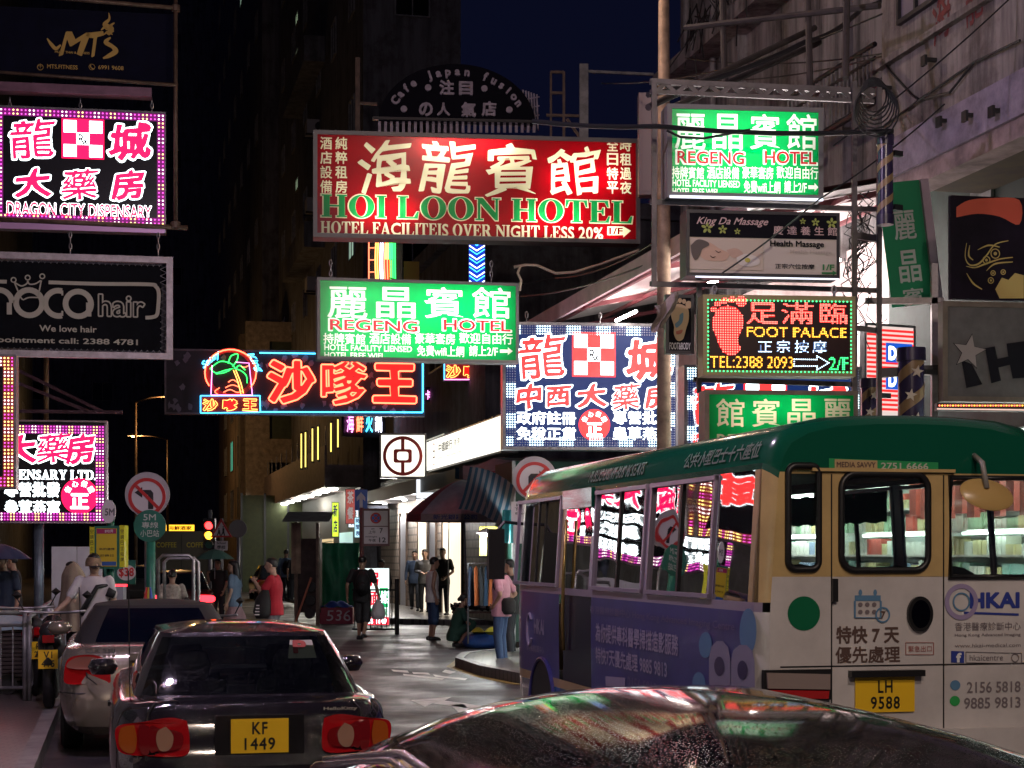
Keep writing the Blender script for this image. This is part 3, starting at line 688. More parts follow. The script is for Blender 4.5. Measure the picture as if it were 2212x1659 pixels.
# ------------------------------------------------------------------ street lamps and added fill lamps (the lamps' own light is in the builder)
M_sod = emit('sodium_lens', (1, .45, .06), 30.)
def street_lamp(label, base, h, arm, power, rz=0, col=(1, .55, .2), post=M_brown, r=.09, rad=.15):
    t = thing('street_lamp', label, 'lamp', base, rz, 'street lamps along the road')
    obj('post', MB().tube([(0, 0, 0), (0, 0, h * .55), (0, 0, h)], [r, r * .85, r * .6], 14), post, t, True)
    obj('arm', MB().tube([(0, 0, h), (arm * .4, 0, h + .25), (arm, 0, h + .3)], r * .45, 8), post, t, True)
    obj('lamp_head', MB().box(arm - .35, arm + .35, -.14, .14, h + .26, h + .38), M_grey, t)
    obj('lens', MB().lathe([(.01, -.09), (.12, -.07), (.16, 0)], (arm, 0, h + .26), 14), M_sod, t)
    ld = bpy.data.lights.new('lamp', 'POINT'); ld.energy = power; ld.color = col; ld.shadow_soft_size = rad
    lo = bpy.data.objects.new('lamp', ld); COL.objects.link(lo); lo.parent = t; lo.location = (arm, 0, h + .02)
    return t
def lampxy(u, D): return Vector(((u - CX) / F * D, D, 0))
b = lampxy(372, 80); street_lamp('far street lamp glowing orange beside the left end of the satay neon', b + Vector((-1.7, 0, 0)), 8.85, 1.7, 300)
b = lampxy(288, 110); street_lamp('farthest orange street lamp above the round no left turn sign', b + Vector((2.2, 0, 0)), 9.1, -2.2, 300)
street_lamp('tall weathered lamp post standing between the two blue pharmacy signs', Vector(((1434 - CX) / F * 22, 22, .13)), 10.4, -2.0, 160, col=(1, .72, .6), post=mat('rusty_post', (.42, .3, .2), .6, .1, var=.45, vscale=5), r=.1)
street_lamp('street lamp on the left pavement behind the viewer', st(-3.5, -1.3, .14), 8.5, 2.2, 900, TH, col=(1, .80, .68))
street_lamp('street lamp on the right pavement behind the viewer', st(1.5, 7.2, .13), 8.5, -2.4, 650, TH, col=(1, .80, .7))
street_lamp('added lilac fill lamp on the left pavement, standing in for pink sign glow', st(12.5, -1.4, .14), 7.6, 1.2, 520, TH, col=(.88, .68, 1))  # lamp added out of view to light the bus flank, road and cars
street_lamp('added cool white fill lamp over the mouth of the side street', st(44.2, 12.5, .13), 8.2, -1.6, 550, TH, col=(.85, .85, 1))  # extra lamp put in to brighten the crossing and its pedestrians
# ------------------------------------------------------------------ hanging signs
E_white = emit('led_white', (.86, .97, 1), 3.4)
E_wdim = emit('led_white_small', (.86, .97, 1), 2.2, False)
E_pink = emit('led_crimson', (1, .004, .07), 1.5)
E_red = emit('led_red', (1, .02, .02), 2.)
E_mag = emit('led_magenta_strip', (.5, .01, .42), .16)
E_dotw = emit('led_dot_warm', (1, .85, .8), 2.4, False)
E_dotm = emit('led_dot_magenta', (1, .1, .7), 1.2, False)
E_doty = emit('led_dot_yellow', (1, .75, .2), 2.4, False)
E_dotc = emit('led_dot_cool', (.7, .95, 1), 3., False)
E_dotoff = mat('led_dot_unlit', (.3, .32, .4), .3)
M_navy = emit('navy_face', (.002, .018, .10), .75); M_navy.node_tree.nodes['Principled BSDF'].inputs['Roughness'].default_value = .6
M_blackf = mat('black_face', (.01, .011, .016), .25)
M_cab = mat('aluminium_cabinet', (.2, .2, .21), .35, .6, var=.25, vscale=8)
M_cabd = mat('bronze_cabinet', (.16, .13, .1), .45, .3, var=.3)
M_cream = mat('faded_cream_print', (.45, .43, .36), .6)
GEO = lambda s, u, v: (s.X(u), s.Z(v, u))

def led_border(s, u0, v0, u1, v1, rows, step, cols, r, strip=None, y=-.004, sides='tblr', block=None):
    """rows of bulbs round the edge"""
    n = 0; groups = {}
    def put(u, v, i):
        if block: m = cols[0] if block(i) else cols[1]
        else: m = cols[(i // 2) % len(cols)]
        groups.setdefault(m.name, (m, []))[1].append((s.X(u), s.Z(v, s.uc)))
    for k in range(rows):
        d = k * step
        nu = int((u1 - u0) / step); nv = int((v1 - v0) / step)
        for i in range(nu + 1):
            u = u0 + (u1 - u0) * i / nu
            if 't' in sides: put(u, v0 + d, i)
            if 'b' in sides: put(u, v1 - d, i + 3)
        for i in range(rows, nv + 1 - rows):
            v = v0 + (v1 - v0) * i / nv
            if 'l' in sides: put(u0 + d, v, i + 1)
            if 'r' in sides: put(u1 - d, v, i + 2)
    if strip:
        wd = rows * step; h = step * .5; f = lambda *a: s.box('border_strip', strip, *a, -.001, .004, sl=False)
        f(u0 - h, v0 - h, u1 + h, v0 + wd - h); f(u0 - h, v1 - wd + h, u1 + h, v1 + h); f(u0 - h, v0 + wd - h, u0 + wd - h, v1 - wd + h); f(u1 - wd + h, v0 + wd - h, u1 + h, v1 - wd + h)
    for m, pts in groups.values(): s.dots('border_dots', m, pts, r * s.k, y)
def rx(s, u0, v0, u1, v1, red, white):
    w, h = (u1 - u0), (v1 - v0); e = w * .045; uc = (u0 + u1) / 2
    s.box('emblem', red, u0, v0, u1, v1, -.004, .004)
    for i in range(3):
        for j in range(3):
            if (i + j) % 2 == 0:
                a, b = u0 + e + (w - 2 * e) * i / 3, v0 + e + (h - 2 * e) * j / 3
                sl = s.slope * ((u0 + u1) / 2 - (a + (w - 2 * e) / 6))
                s.box('emblem_square', white, a, b - sl, a + (w - 2 * e) / 3, b + (h - 2 * e) / 3 - sl, -.009, -.005)
    k = M_blackf
    s.text('R', u0 + w * .39, v0 + h * .38, u0 + w * .54, v0 + h * .63, k, .02, y=-.012, name='emblem_letters')
    s.text('x', u0 + w * .5, v0 + h * .5, u0 + w * .62, v0 + h * .65, k, .02, y=-.012, name='emblem_letters')
def chains(s, us, v_top, v_bot):
    for u in us:
        b = MB(); z0, z1 = s.Z(v_bot, u), s.Z(v_top, u); n = max(2, int((z1 - z0) / .07)); yy = s.dp / 2
        for i in range(n):
            z = z0 + (z1 - z0) * (i + .5) / n; h = (z1 - z0) / n * .62; w = .022
            pts = [(s.X(u) + (w * math.cos(a) if i % 2 else 0), yy + (0 if i % 2 else w * math.cos(a)), z + h * math.sin(a)) for a in [k * math.pi / 4 for k in range(8)]]
            b.tube(pts, .008, 5, closed=True)
        obj('chain', b, M_steel, s.t)

# -- top left: fabric banner of the gym
s = Sign('fabric_banner', 'dark navy fabric banner with gold brush logo on pipes, top left', 'banner', 28, -80, 20, 370, 168, 9, .03)
M_fab = mat('navy_fabric', (.004, .005, .018), .85, var=.3, vscale=3, bump=.3, bscale=200, spec=.15)
s.mb('cloth', M_fab).grid(lambda a, b: (-s.W / 2 + s.W * a, .015 * math.sin(7 * a + 2) * math.sin(3 * b), s.H * b), 30, 10)
M_gold = mat('gold_print', (.5, .33, .08), .45, .2)
g = glyph('M', .03, .25); s.put('logo', M_gold, brush(s.place(g, 128, 70, 190, 122), .05, 3), -.03)
g = glyph('T', .03, .1); s.put('logo', M_gold, brush(s.place(g, 186, 71, 222, 122), .04, 5), -.03)
def spline_pts(p, n=8):
    o = []; p = [p[0]] + list(p) + [p[-1]]
    for i in range(1, len(p) - 2):
        for k in range(n):
            t = k / n; o.append(tuple(.5 * (2 * b + (c - a) * t + (2 * a - 5 * b + 4 * c - d) * t * t + (3 * b - a - 3 * c + d) * t ** 3) for a, b, c, d in zip(p[i - 1], p[i], p[i + 1], p[i + 2])))
    return o + [p[-1]]
def ribbon(s, name, m, pts, wd, y, n=8):              # a stroke of changing width in u,v
    q = spline_pts(pts, n); b = s.mb(name, m); L = []
    for i, p in enumerate(q):
        a, c = q[max(0, i - 1)], q[min(len(q) - 1, i + 1)]; d = math.hypot(c[0] - a[0], c[1] - a[1]) or 1; nx, ny = -(c[1] - a[1]) / d, (c[0] - a[0]) / d
        t = i / (len(q) - 1); k = t * (len(wd) - 1); j = min(int(k), len(wd) - 2); w = wd[j] + (wd[j + 1] - wd[j]) * (k - j)
        L.append(((p[0] + nx * w / 2, p[1] + ny * w / 2), (p[0] - nx * w / 2, p[1] - ny * w / 2)))
    vs = [(s.X(x), y, s.Z(v, x)) for pr in L for x, v in pr]
    b.add(vs, [(2 * i, 2 * i + 1, 2 * i + 3, 2 * i + 2) for i in range(len(L) - 1)])
for pts, wd in (([(236, 82), (226, 92), (240, 102), (246, 112), (232, 122), (220, 127)], (3, 10, 8, 12, 9, 3)), ([(232, 28), (233, 42), (224, 54), (236, 64), (230, 76)], (1, 5, 10, 14, 6)),
                ([(244, 50), (236, 58), (242, 70)], (2, 7, 3)), ([(216, 66), (224, 60), (228, 66)], (2, 6, 3)), ([(222, 76), (230, 70), (240, 76)], (2, 5, 2)), ([(104, 84), (112, 96), (122, 106), (132, 98)], (2, 7, 8, 3))): ribbon(s, 'logo', M_gold, pts, wd, -.03)
s.text('MUAY THAI & FITNESS', 120, 112, 192, 117, M_gold, .02, y=-.03)
s.text('MTS.FITNESS', 104, 141, 167, 150, M_gold, .01, y=-.03); s.text('6991 9608', 210, 143, 263, 152, M_gold, .01, y=-.03)
for u in (90, 197): s.mb('icon', M_gold).ring(GEO(s, u, 146), 5.6 * s.k, 6.6 * s.k, -.032, -.03, 24)
s.mb('icon', M_gold).box(s.X(85), s.X(95), -.032, -.03, s.Z(146.4), s.Z(145.6)).box(s.X(89.6), s.X(90.4), -.032, -.03, s.Z(151), s.Z(141)); ribbon(s, 'icon', M_gold, [(194, 142), (195, 147), (200, 150)], (2.4, 1.4, 2.4), -.03)
s.done()
f = thing('pipe_frame', 'rusty pipe scaffold carrying the top left gym banner', 'frame', P(379, 490, 28), math.radians(9)); k = 28 / F
X = lambda u: (u - 379) * k
Z = lambda v: (490 - v) * k
for nm, a, b, r in (('upright', (0, .1, Z(492)), (0, .1, Z(-60)), .035), ('top_pipe', (X(-120), .08, Z(-4)), (X(385), .08, Z(14)), .035), ('bottom_pipe', (X(-120), .08, Z(165)), (X(380), .08, Z(181)), .028), ('foot_pipe', (X(-120), .1, Z(480)), (X(405), .1, Z(489)), .04)):
    obj(nm, MB().cyl(a, b, r, n=10), M_brown, f, True)
obj('coupler', MB().lathe([(.0, -.05), (.08, -.05), (.08, .05), (0, .05)], (0, .1, Z(484)), 10).lathe([(.0, -.05), (.07, -.05), (.07, .05), (0, .05)], (0, .1, Z(14)), 10), M_brown, f)
obj('hanger_beam', MB().box(X(-120), X(328), .05, .2, Z(206), Z(190)).box(X(-120), X(328), -.02, .25, Z(211), Z(206)), mat('plum_steel', (.2, .1, .15), .5, .2, var=.3), f)

# -- dispensary sign with pink bulbs, hung on chains
s = Sign('led_sign', 'black sign with crimson dispensary characters and two rows of pink bulbs, upper left', 'sign', 27.9, -6, 234, 352, 497, 9.4, .3)
s.cabinet(M_cab, .03); s.panel(M_blackf, .006)
led_border(s, 2, 243, 346, 478, 2, 8.2, [E_dotw, E_dotm, E_doty, E_dotm], 2.0, E_mag)
for ch, u0, v0, u1, v1 in (('龍', 28, 256, 122, 345), ('城', 232, 262, 322, 348), ('大', 38, 362, 114, 428), ('藥', 134, 364, 212, 432), ('房', 238, 366, 308, 434)):
    s.outlined(ch, u0, v0, u1, v1, E_pink, E_white, .035, .085, br=2, shear=.08)
rx(s, 135, 257, 223, 343, E_pink, E_white)
s.outlined('DRAGON CITY DISPENSARY', 22, 440, 322, 470, E_pink, E_white, .012, .05)
s.box('under_box', mat('lilac_metal', (.5, .3, .5), .35, .4), 0, 486, 350, 499, -.03, -.002); chains(s, (26, 172, 322), 207, 238); s.done()
# -- hair salon banner
s = Sign('framed_banner', 'black hair salon banner laced into a grey frame, left edge', 'sign', 27, -260, 545, 362, 770, 10.6, .1)
M_frame = mat('sign_frame_grey', (.32, .29, .29), .42, .4, var=.3, vscale=7)
s.cabinet(M_frame, .1, 'frame', back=False)
s.mb('cloth', mat('black_banner', (.004, .005, .008), .8, var=.3, bump=.2, bscale=150, spec=.15)).box(s.X(-230), s.X(338), .05, .055, s.Z(752), s.Z(564))
zz = MB()
for i in range(46):
    u = -240 + i * 12.6; zz.bar((s.X(u), .05, s.Z(555)), (s.X(u + 6.3), .05, s.Z(566)), .006).bar((s.X(u + 6.3), .05, s.Z(566)), (s.X(u + 12.6), .05, s.Z(555)), .006)
    zz.bar((s.X(u), .05, s.Z(760)), (s.X(u + 6.3), .05, s.Z(750)), .006).bar((s.X(u + 6.3), .05, s.Z(750)), (s.X(u + 12.6), .05, s.Z(760)), .006)
for i in range(13):
    v = 565 + i * 14.4; zz.bar((s.X(349), .05, s.Z(v)), (s.X(335), .05, s.Z(v + 7)), .006).bar((s.X(335), .05, s.Z(v + 7)), (s.X(349), .05, s.Z(v + 14)), .006)
obj('lacing', zz, M_grey, s.t)
cr = M_cream
def arcs(s, name, m, c, r, wd, a0, a1, y=.03): s.mb(name, m).ring(GEO(s, *c), (r - wd / 2) * s.k, (r + wd / 2) * s.k, y, y + .003, 28, a0, a1)
U = lambda x: x / 1725 * 520 / 1.1573
V_ = lambda y: (560 + y / 1659 * 500) / 1.1573
arcs(s, 'logo', cr, (U(238), V_(650)), 27.5, 12, 0, 360)
arcs(s, 'logo', cr, (U(470), V_(655)), 27.5, 12, 75, 285); s.mb('logo', cr).box(s.X(U(470) + 6), s.X(U(508)), .03, .033, s.Z(V_(760), U(490)), s.Z(V_(718), U(490))).box(s.X(U(470) + 6), s.X(U(508)), .03, .033, s.Z(V_(590), U(490)), s.Z(V_(548), U(490)))
arcs(s, 'logo', cr, (U(628), V_(660)), 27, 12, 0, 360); s.mb('logo', cr).box(s.X(U(690)), s.X(U(732)), .026, .029, s.Z(V_(765), U(710)), s.Z(V_(650), U(710)))
arcs(s, 'logo', cr, (U(0), V_(650)), 27.5, 12, 0, 180); s.mb('logo', cr).box(s.X(U(62)), s.X(U(102)), .026, .029, s.Z(V_(748), U(80)), s.Z(V_(650), U(80)))
s.text('hair', 204, 634, 304, 686, cr, .05, y=.03, name='logo'); s.text('hair', 204, 634, 304, 686, MATS['black_banner'], -.0, y=.026, name='logo_inline', ref_off=.05)
ribbon(s, 'logo', cr, [(102, 609), (200, 612), (310, 613), (326, 618), (332, 632), (331, 660), (328, 680), (318, 685), (304, 686)], (8, 8), .03, 10)
ribbon(s, 'logo', cr, [(-60, 606), (16, 608)], (8, 8), .03)
for pts in ([(32, 610), (45, 642), (52, 647)], [(52, 646), (62, 642), (80, 642)], [(80, 642), (87, 605)], [(33, 610), (46, 617), (57, 612), (59, 606)], [(59, 606), (63, 613), (75, 612), (86, 605)]): ribbon(s, 'logo', cr, pts, (3, 3), .03)
for c in ((30, 604), (59, 599), (89, 596)): arcs(s, 'logo', cr, c, 5, 2.6, 0, 360)
s.text('We love hair', 83, 703, 202, 717, cr, .02, y=.03); s.text('For appointment call: 2388 4781', -75, 729, 288, 745, cr, .02, y=.03)
chains(s, (147, 371 - 40), 500, 548); s.done()
# -- narrow yellow bulb sign on the left edge
s = Sign('led_sign', 'cut-off sign with yellow and magenta bulbs along its right edge, lower left', 'sign', 26.5, -190, 764, 30, 1056, 8, .3)
s.cabinet(M_cab, .03); s.panel(M_blackf, .006); led_border(s, -182, 772, 22, 1048, 3, 7.6, [E_doty, E_dotm, E_doty, E_dotw], 2.0, emit('led_red_strip', (.3, .02, .03), .35))
for ch, v in (('參', 800), ('茸', 890)): s.outlined(ch, -130, v, -30, v + 78, E_red, E_white, .035, .085, br=2)
s.done()
# -- lower pharmacy sign
s = Sign('led_sign', 'large black pharmacy sign with round red seal, over the left pavement', 'sign', 31, -260, 906, 222, 1130, 8.5, .35)
s.cabinet(mat('mauve_cabinet', (.45, .35, .42), .4, .4), .03); s.panel(M_blackf, .006)
led_border(s, -254, 920, 214, 1122, 3, 6.4, [E_dotm, E_dotw, E_dotm, E_doty], 1.7, E_mag)
for ch, u0, v0, u1, v1 in (('大', 0, 938, 76, 1004), ('藥', 74, 934, 148, 1000), ('房', 136, 936, 198, 1004), ('城', -84, 936, -14, 1004), ('龍', -168, 936, -96, 1004)):
    s.outlined(ch, u0, v0, u1, v1, E_pink, E_white, .035, .085, br=2, shear=.08)
rx(s, -240, 940, -180, 1000, E_pink, E_white)
g = s.place(serif('DRAGON CITY DISPENSARY LTD.', .012), -196, 1014, 200, 1036); s.put('lettering', E_white, g, .0)
for tx, v0, u0, u1 in (('專營批發', 1041, 8, 124), ('參茸燕窩', 1080, 8, 124), ('政府註冊', 1041, -190, -70), ('免稅正貨', 1080, -190, -70)): s.text(tx, u0, v0, u1, v0 + 33, E_white, .035, y=.0)
def seal(s, cu, cv, r, red, white):
    s.mb('seal', red).disc(GEO(s, cu, cv), r * s.k, -.004, .004)
    s.text('正', cu - r * .5, cv - r * .15, cu + r * .5, cv + r * .72, white, .04, y=-.008, name='seal_letters')
    for i, ch in enumerate('信心保證'):
        a = math.radians(150 - i * 40); q = (cu + r * .72 * math.cos(a), cv - r * .72 * math.sin(a)); h = r * .17
        g = s.place(glyph(ch, .02), q[0] - h, q[1] - h, q[0] + h, q[1] + h); s.put('seal_letters', white, turn(g, a - math.pi / 2, GEO(s, *q)), -.008)
seal(s, 165, 1072, 39, E_pink, E_white); s.done()
# brackets and poles behind the left signs
f = thing('sign_bracket', 'purple steel sign bracket with diagonal struts under the hair banner', 'bracket', P(92, 905, 31), math.radians(8)); k = 31 / F
obj('upright', MB().cyl((0, .5, -.02), (0, .5, 160 * k), .045, n=10), mat('tan_pole', (.35, .2, .1), .5, .2, var=.3), f, True)
for a, b in (((-60, .4, 20), (165, .4, 20)), ((-60, .4, 110), (120, .4, 22)), ((-60, .4, 82), (90, .4, 22))): obj('strut', MB().bar((a[0] * k, a[1], a[2] * k), (b[0] * k, b[1], b[2] * k), .06), MATS['plum_steel'], f)
f = thing('sign_post', 'blue-grey steel post rising from the left pavement below the pharmacy sign', 'post', Vector(((84 - CX) / F * 31.6, 31.6, .14)))
obj('shaft', MB().cyl((0, 0, 0), (0, 0, 2.35), .09, n=14), mat('blue_grey_steel', (.22, .27, .36), .4, .4, var=.3), f, True)
obj('base_plate', MB().box(-.18, .18, -.18, .18, 0, .03), M_steel, f)

# -- satay neon
def neon(s, name, m, g, y, r): 
    b = s.mb(name, m)
    for lp in loops_of(g[1]):
        pts = [(g[0][i][0], y, g[0][i][1]) for i in lp]; q = [pts[0]]
        for p in pts[1:]:
            if (Vector(p) - Vector(q[-1])).length > .02: q.append(p)
        if len(q) > 3: b.tube(q, r, 5, closed=True)
def neon_line(s, name, m, pts, r, y=-.06, closed=False, n=6):
    q = spline_pts(pts, n) if n > 1 else pts
    s.mb(name, m).tube([(s.X(u), y, s.Z(v, u)) for u, v in q], r, 6, closed=closed)
N_red = emit('neon_red', (1, .10, .045), 5.); N_face = emit('neon_lit_red_face', (1, .012, .01), .62)
N_cy = emit('neon_cyan', (.05, .55, 1), 4.); N_pk = emit('neon_pink', (1, .25, .8), 3.); N_gr = emit('neon_green', (.03, 1, .12), 2.5); N_or = emit('neon_orange', (1, .4, .08), 3.); N_wh = emit('neon_white', (.8, .8, 1), 3)
M_peel = mat('peeling_board', (.03, .012, .03), .6, col2=(.012, .008, .018), vscale=4)
M_peel2 = mat('peeled_patches', (.17, .13, .19), .7)
s = Sign('neon_sign', 'long neon sign with three red outlined characters in a cyan border', 'neon sign', 38, 362, 757, 916, 897, 7, .25)
s.cabinet(mat('rusty_plum_cabinet', (.13, .09, .12), .5, .3, var=.4), .04); s.panel(M_peel, .006, 'board')
rr = random.Random(11)
for k in range(90):
    u, v = rr.uniform(372, 906), rr.choice((rr.uniform(765, 790), rr.uniform(865, 890), rr.uniform(765, 890))); n = 9; a0 = rr.random() * 6
    if 440 < u < 565 and rr.random() < .8: continue
    s.mb('paint_flakes', M_peel2).add([(s.X(u) + math.cos(a0 + i * .7) * .07 * rr.uniform(.3, 1.2), .001 + k * .00003, s.Z(v, u) + math.sin(a0 + i * .7) * .09 * rr.uniform(.3, 1.2)) for i in range(n)], [tuple(range(n))])
for ch, u0, v0, u1, v1 in (('沙', 578, 778, 681, 873), ('嗲', 693, 779, 792, 876), ('王', 803, 785, 898, 872)):
    g = s.place(glyph(ch, .05 if ch != '嗲' else .022, res=2), u0, v0, u1, v1); s.put('character_face', N_face, g, -.03); neon(s, 'character_tube', N_red, g, -.05, .018)
neon_line(s, 'border_tube', N_cy, [(562, 763), (911, 767)], .014, n=1); neon_line(s, 'border_tube', N_cy, [(911, 768), (911, 891)], .014, n=1); neon_line(s, 'border_tube', N_cy, [(911, 892), (562, 890)], .014, n=1)
# round palm emblem
c = (501, 806)
neon_line(s, 'emblem_tube', N_red, [(c[0] + 54 * math.cos(math.radians(a)), c[1] - 50 * math.sin(math.radians(a))) for a in range(-38, 219, 12)], .016, n=1)
s.mb('emblem_face', mat('emblem_red', (.3, .02, .02), .5)).ring(GEO(s, *c), 44 * s.k, 54 * s.k, -.02, -.018, 40)
for pts in ([(458, 797), (478, 782), (500, 785), (512, 797)], [(458, 797), (470, 806), (488, 801), (505, 797)], [(496, 786), (502, 770), (516, 766), (514, 780), (505, 792)], [(508, 796), (524, 802), (534, 812), (536, 828)], [(512, 797), (520, 790), (532, 800)], [(470, 808), (486, 806), (500, 800)]): neon_line(s, 'palm_tube', N_gr, pts, .011, -.05)
for pts in ([(507, 800), (516, 824), (523, 852)], [(512, 800), (522, 826), (528, 850)]): neon_line(s, 'trunk_tube', N_or, pts, .01, -.05)
for pts in ([(486, 848), (500, 842), (515, 848), (528, 844)], [(490, 838), (505, 832), (522, 838)], [(496, 826), (506, 821), (516, 827)], [(520, 790), (530, 794), (540, 790)], [(478, 838), (468, 846), (474, 852)]): neon_line(s, 'emblem_tube', N_red, pts, .01, -.05)
for pts in ([(462, 790), (460, 853)], [(511, 783), (540, 785), (547, 854)], [(460, 854), (547, 854)]): neon_line(s, 'emblem_frame_tube', N_pk, pts, .009, -.05, n=1)
for tx, q, an in (('Satay', (460, 778), 40), ('King', (552, 784), -58)):
    g = s.place(glyph(tx, .02, .35), q[0] - 24, q[1] - 9, q[0] + 24, q[1] + 9); s.put('script', N_cy, turn(g, math.radians(an), GEO(s, *q)), -.04)
for a, b in (((438, 855), (563, 855)), ((563, 855), (564, 891)), ((564, 891), (438, 892)), ((438, 892), (438, 855))): neon_line(s, 'name_border_tube', N_cy, [a, b], .01, n=1)
for i, ch in enumerate('沙嗲王'):
    g = s.place(glyph(ch, .04, res=2), 442 + i * 42, 862, 474 + i * 42, 888); s.put('name_face', N_face, g, -.03); neon(s, 'name_tube', N_or, g, -.04, .008)
s.mb('name_panel', mat('emblem_red', (.3, .02, .02))).box(s.X(439), s.X(563), -.012, -.008, s.Z(891), s.Z(856)); s.done()
# small satay sign farther back
s = Sign('neon_sign', 'small neon satay box with pink and blue border behind the green hotel sign', 'neon sign', 46, 957, 770, 1076, 823, 4, .2)
s.cabinet(M_cab, .03); s.panel(mat('emblem_red', (.3, .02, .02)), .006)
for i, ch in enumerate('沙嗲王'):
    g = s.place(glyph(ch, .04, res=2), 963 + i * 38, 789, 995 + i * 38, 817); s.put('character_face', N_face, g, -.02); neon(s, 'character_tube', N_or, g, -.03, .009)
for a, b in (((960, 785), (1073, 785)), ((1073, 785), (1073, 820)), ((1073, 820), (960, 820)), ((960, 820), (960, 785))): neon_line(s, 'border_tube', N_pk if a[1] == b[1] else N_cy, [a, b], .011, -.03, n=1)
s.done()

# -- red hotel sign (real lamps behind a film with cut-out letters)
T_hot = emit('sign_tube', (1, .95, .85), 40.)
F_red = opal('red_film', (.27, .0003, .004)); F_cream = opal('cream_acrylic', (.80, .74, .50)); F_green = opal('green_film', (.012, .42, .13)); F_greenb = opal('bright_green_film', (.0, .36, .075)); F_whit = opal('white_acrylic', (.85, .9, .8)); F_redl = opal('red_letter_film', (.75, .015, .03))
M_inside = mat('sign_box_metal', (.16, .16, .16), .5, .1, var=.1)
s = Sign('lightbox_sign', 'very wide red backlit hotel sign with cream brush characters and green capitals', 'sign', 29, 681, 290, 1386, 519, 6.5, .42)
s.cabinet(M_inside, .07); y = .02; hol = []
for ch, u0, v0, u1, v1, br in (('海', 775, 302, 890, 420, 2), ('龍', 905, 305, 1028, 418, 4), ('賓', 1048, 308, 1160, 426, 6), ('館', 1183, 314, 1300, 422, 8)):
    g = s.place(brush(glyph(ch, .045, .05), .035, br), u0, v0, u1, v1); s.put('large_lettering', F_cream, g, y); hol.append(g)
for tx, u in (('酒店設備', 696), ('純粹租房', 728), ('全日特平', 1313), ('時租過夜', 1342)):
    for i, ch in enumerate(tx):
        v0 = 296 + i * 31 + (u - 700) * .004; g = s.place(glyph(ch, .02), u, v0, u + 25, v0 + 27); s.put('small_lettering', F_cream, g, y); hol.append(g)
refg = serif('HOI LOON HOTEL'); 
go = s.place(serif('HOI LOON HOTEL', .026), 696, 424, 1372, 478); gi = s.place(refg, 699, 426, 1369, 476)
s.put('letter_outline', F_cream, go, y); hol.append(go); s.put('lettering', F_green, gi, y - .006)
g = s.place(serif('HOTEL FACILITEIS OVER NIGHT LESS 20%'), 697, 483, 1305, 511); s.put('lettering', F_cream, g, y); hol.append(g)
arrow = lambda u0, u1, v, h, hw: fill2d([[GEO(s, *p) for p in ((u0, v - h), (u1 - hw, v - h), (u1 - hw, v - h * 1.55), (u1, v), (u1 - hw, v + h * 1.55), (u1 - hw, v + h), (u0, v + h))]])
g = arrow(1314, 1366, 499, 9.5, 17); s.put('arrow', F_cream, g, y); hol.append(g)
s.text('1/F', 1318, 492, 1348, 507, F_red, .03, y=y - .006, name='floor_number')
s.film(F_red, hol, y)
s.tubes(T_hot, [(905, 312, 1100, 312), (1180, 385, 1345, 385), (770, 455, 900, 455), (1130, 470, 1260, 470), (1290, 505, 1340, 505)], .02, .22)
s.tubes(emit('sign_tube_dim', (1, .92, .8), 6.), [(700, 400, 1040, 400), (960, 480, 1130, 480), (1050, 340, 1370, 330), (690, 320, 880, 320)], .02, .3); s.done()

# -- green hotel signs
def green_hotel(label, D, x0, y0, x1, y1, yaw, slim=0.02, tubes=None, k_=1.):
    s = Sign('lightbox_sign', label, 'sign', D, x0, y0, x1, y1, yaw, .32, group=None)
    s.cabinet(M_inside, .045); y = .015; hol = []; w, h = x1 - x0, y1 - y0
    A = lambda a: x0 + w * a
    B = lambda b: y0 + h * b
    def cut(name, g, m=F_whit): s.put(name, m, g, y); hol.append(g)
    for i, ch in enumerate('麗晶賓館'): cut('large_lettering', s.place(glyph(ch, .035), A(.05 + i * .238), B(.085), A(.05 + i * .238 + .195), B(.47)))
    for tx, a, b in (('REGENG', .055, .5), ('HOTEL', .615, .965)):
        go = s.place(glyph(tx, .055), A(a) - 1, B(.475), A(b) + 1, B(.645)); cut('letter_outline', go); s.put('lettering', F_redl, s.place(glyph(tx, .015), A(a) + 3, B(.493), A(b) - 3, B(.627)), y - .006)
    for i, tx in enumerate(('持牌賓館', '酒店設備', '豪華套房', '歡迎自由行')): cut('small_lettering', s.place(glyph(tx, slim), A((.03, .255, .48, .70)[i]), B(.655), A((.235, .46, .68, .97)[i]), B(.79)))
    cut('lettering', s.place(glyph('HOTEL FACILITY LIENSED', slim), A(.035), B(.80), A(.465), B(.875))); cut('lettering', s.place(glyph('HOTEL FREE WIFI', slim), A(.035), B(.89), A(.32), B(.96)))
    cut('lettering', s.place(glyph('免費wifi上網', slim), A(.49), B(.81), A(.725), B(.945))); cut('lettering', s.place(glyph('請上2/F', slim), A(.75), B(.81), A(.895), B(.945)))
    u0, u1, v, hh, hw = A(.905), A(.97), B(.88), h * .02, w * .025
    cut('arrow', fill2d([[GEO(s, *p) for p in ((u0, v - hh), (u1 - hw, v - hh), (u1 - hw, v - hh * 2.4), (u1, v), (u1 - hw, v + hh * 2.4), (u1 - hw, v + hh), (u0, v + hh))]]))
    s.film(F_greenb, hol, y)
    s.tubes(emit('green_sign_tube', (.95, 1, .92), 17.), tubes or [(A(.06), B(.2), A(.94), B(.2)), (A(.06), B(.52), A(.94), B(.52)), (A(.5), B(.36), A(.94), B(.36)), (A(.06), B(.82), A(.94), B(.82))], .016, .2); return s
s = green_hotel('green backlit hotel sign with red outlined capitals, hanging under the wide red sign', 26.5, 690, 605, 1121, 780, 11); chains(s, (720, 1065), 560, 605); s.done()
s = green_hotel('green backlit hotel sign crossed by a black cable in the right-hand frame', 16.3, 1440, 228, 1782, 428, 6, .02, [(1500, 330, 1700, 330), (1470, 262, 1760, 262), (1460, 395, 1760, 395)])
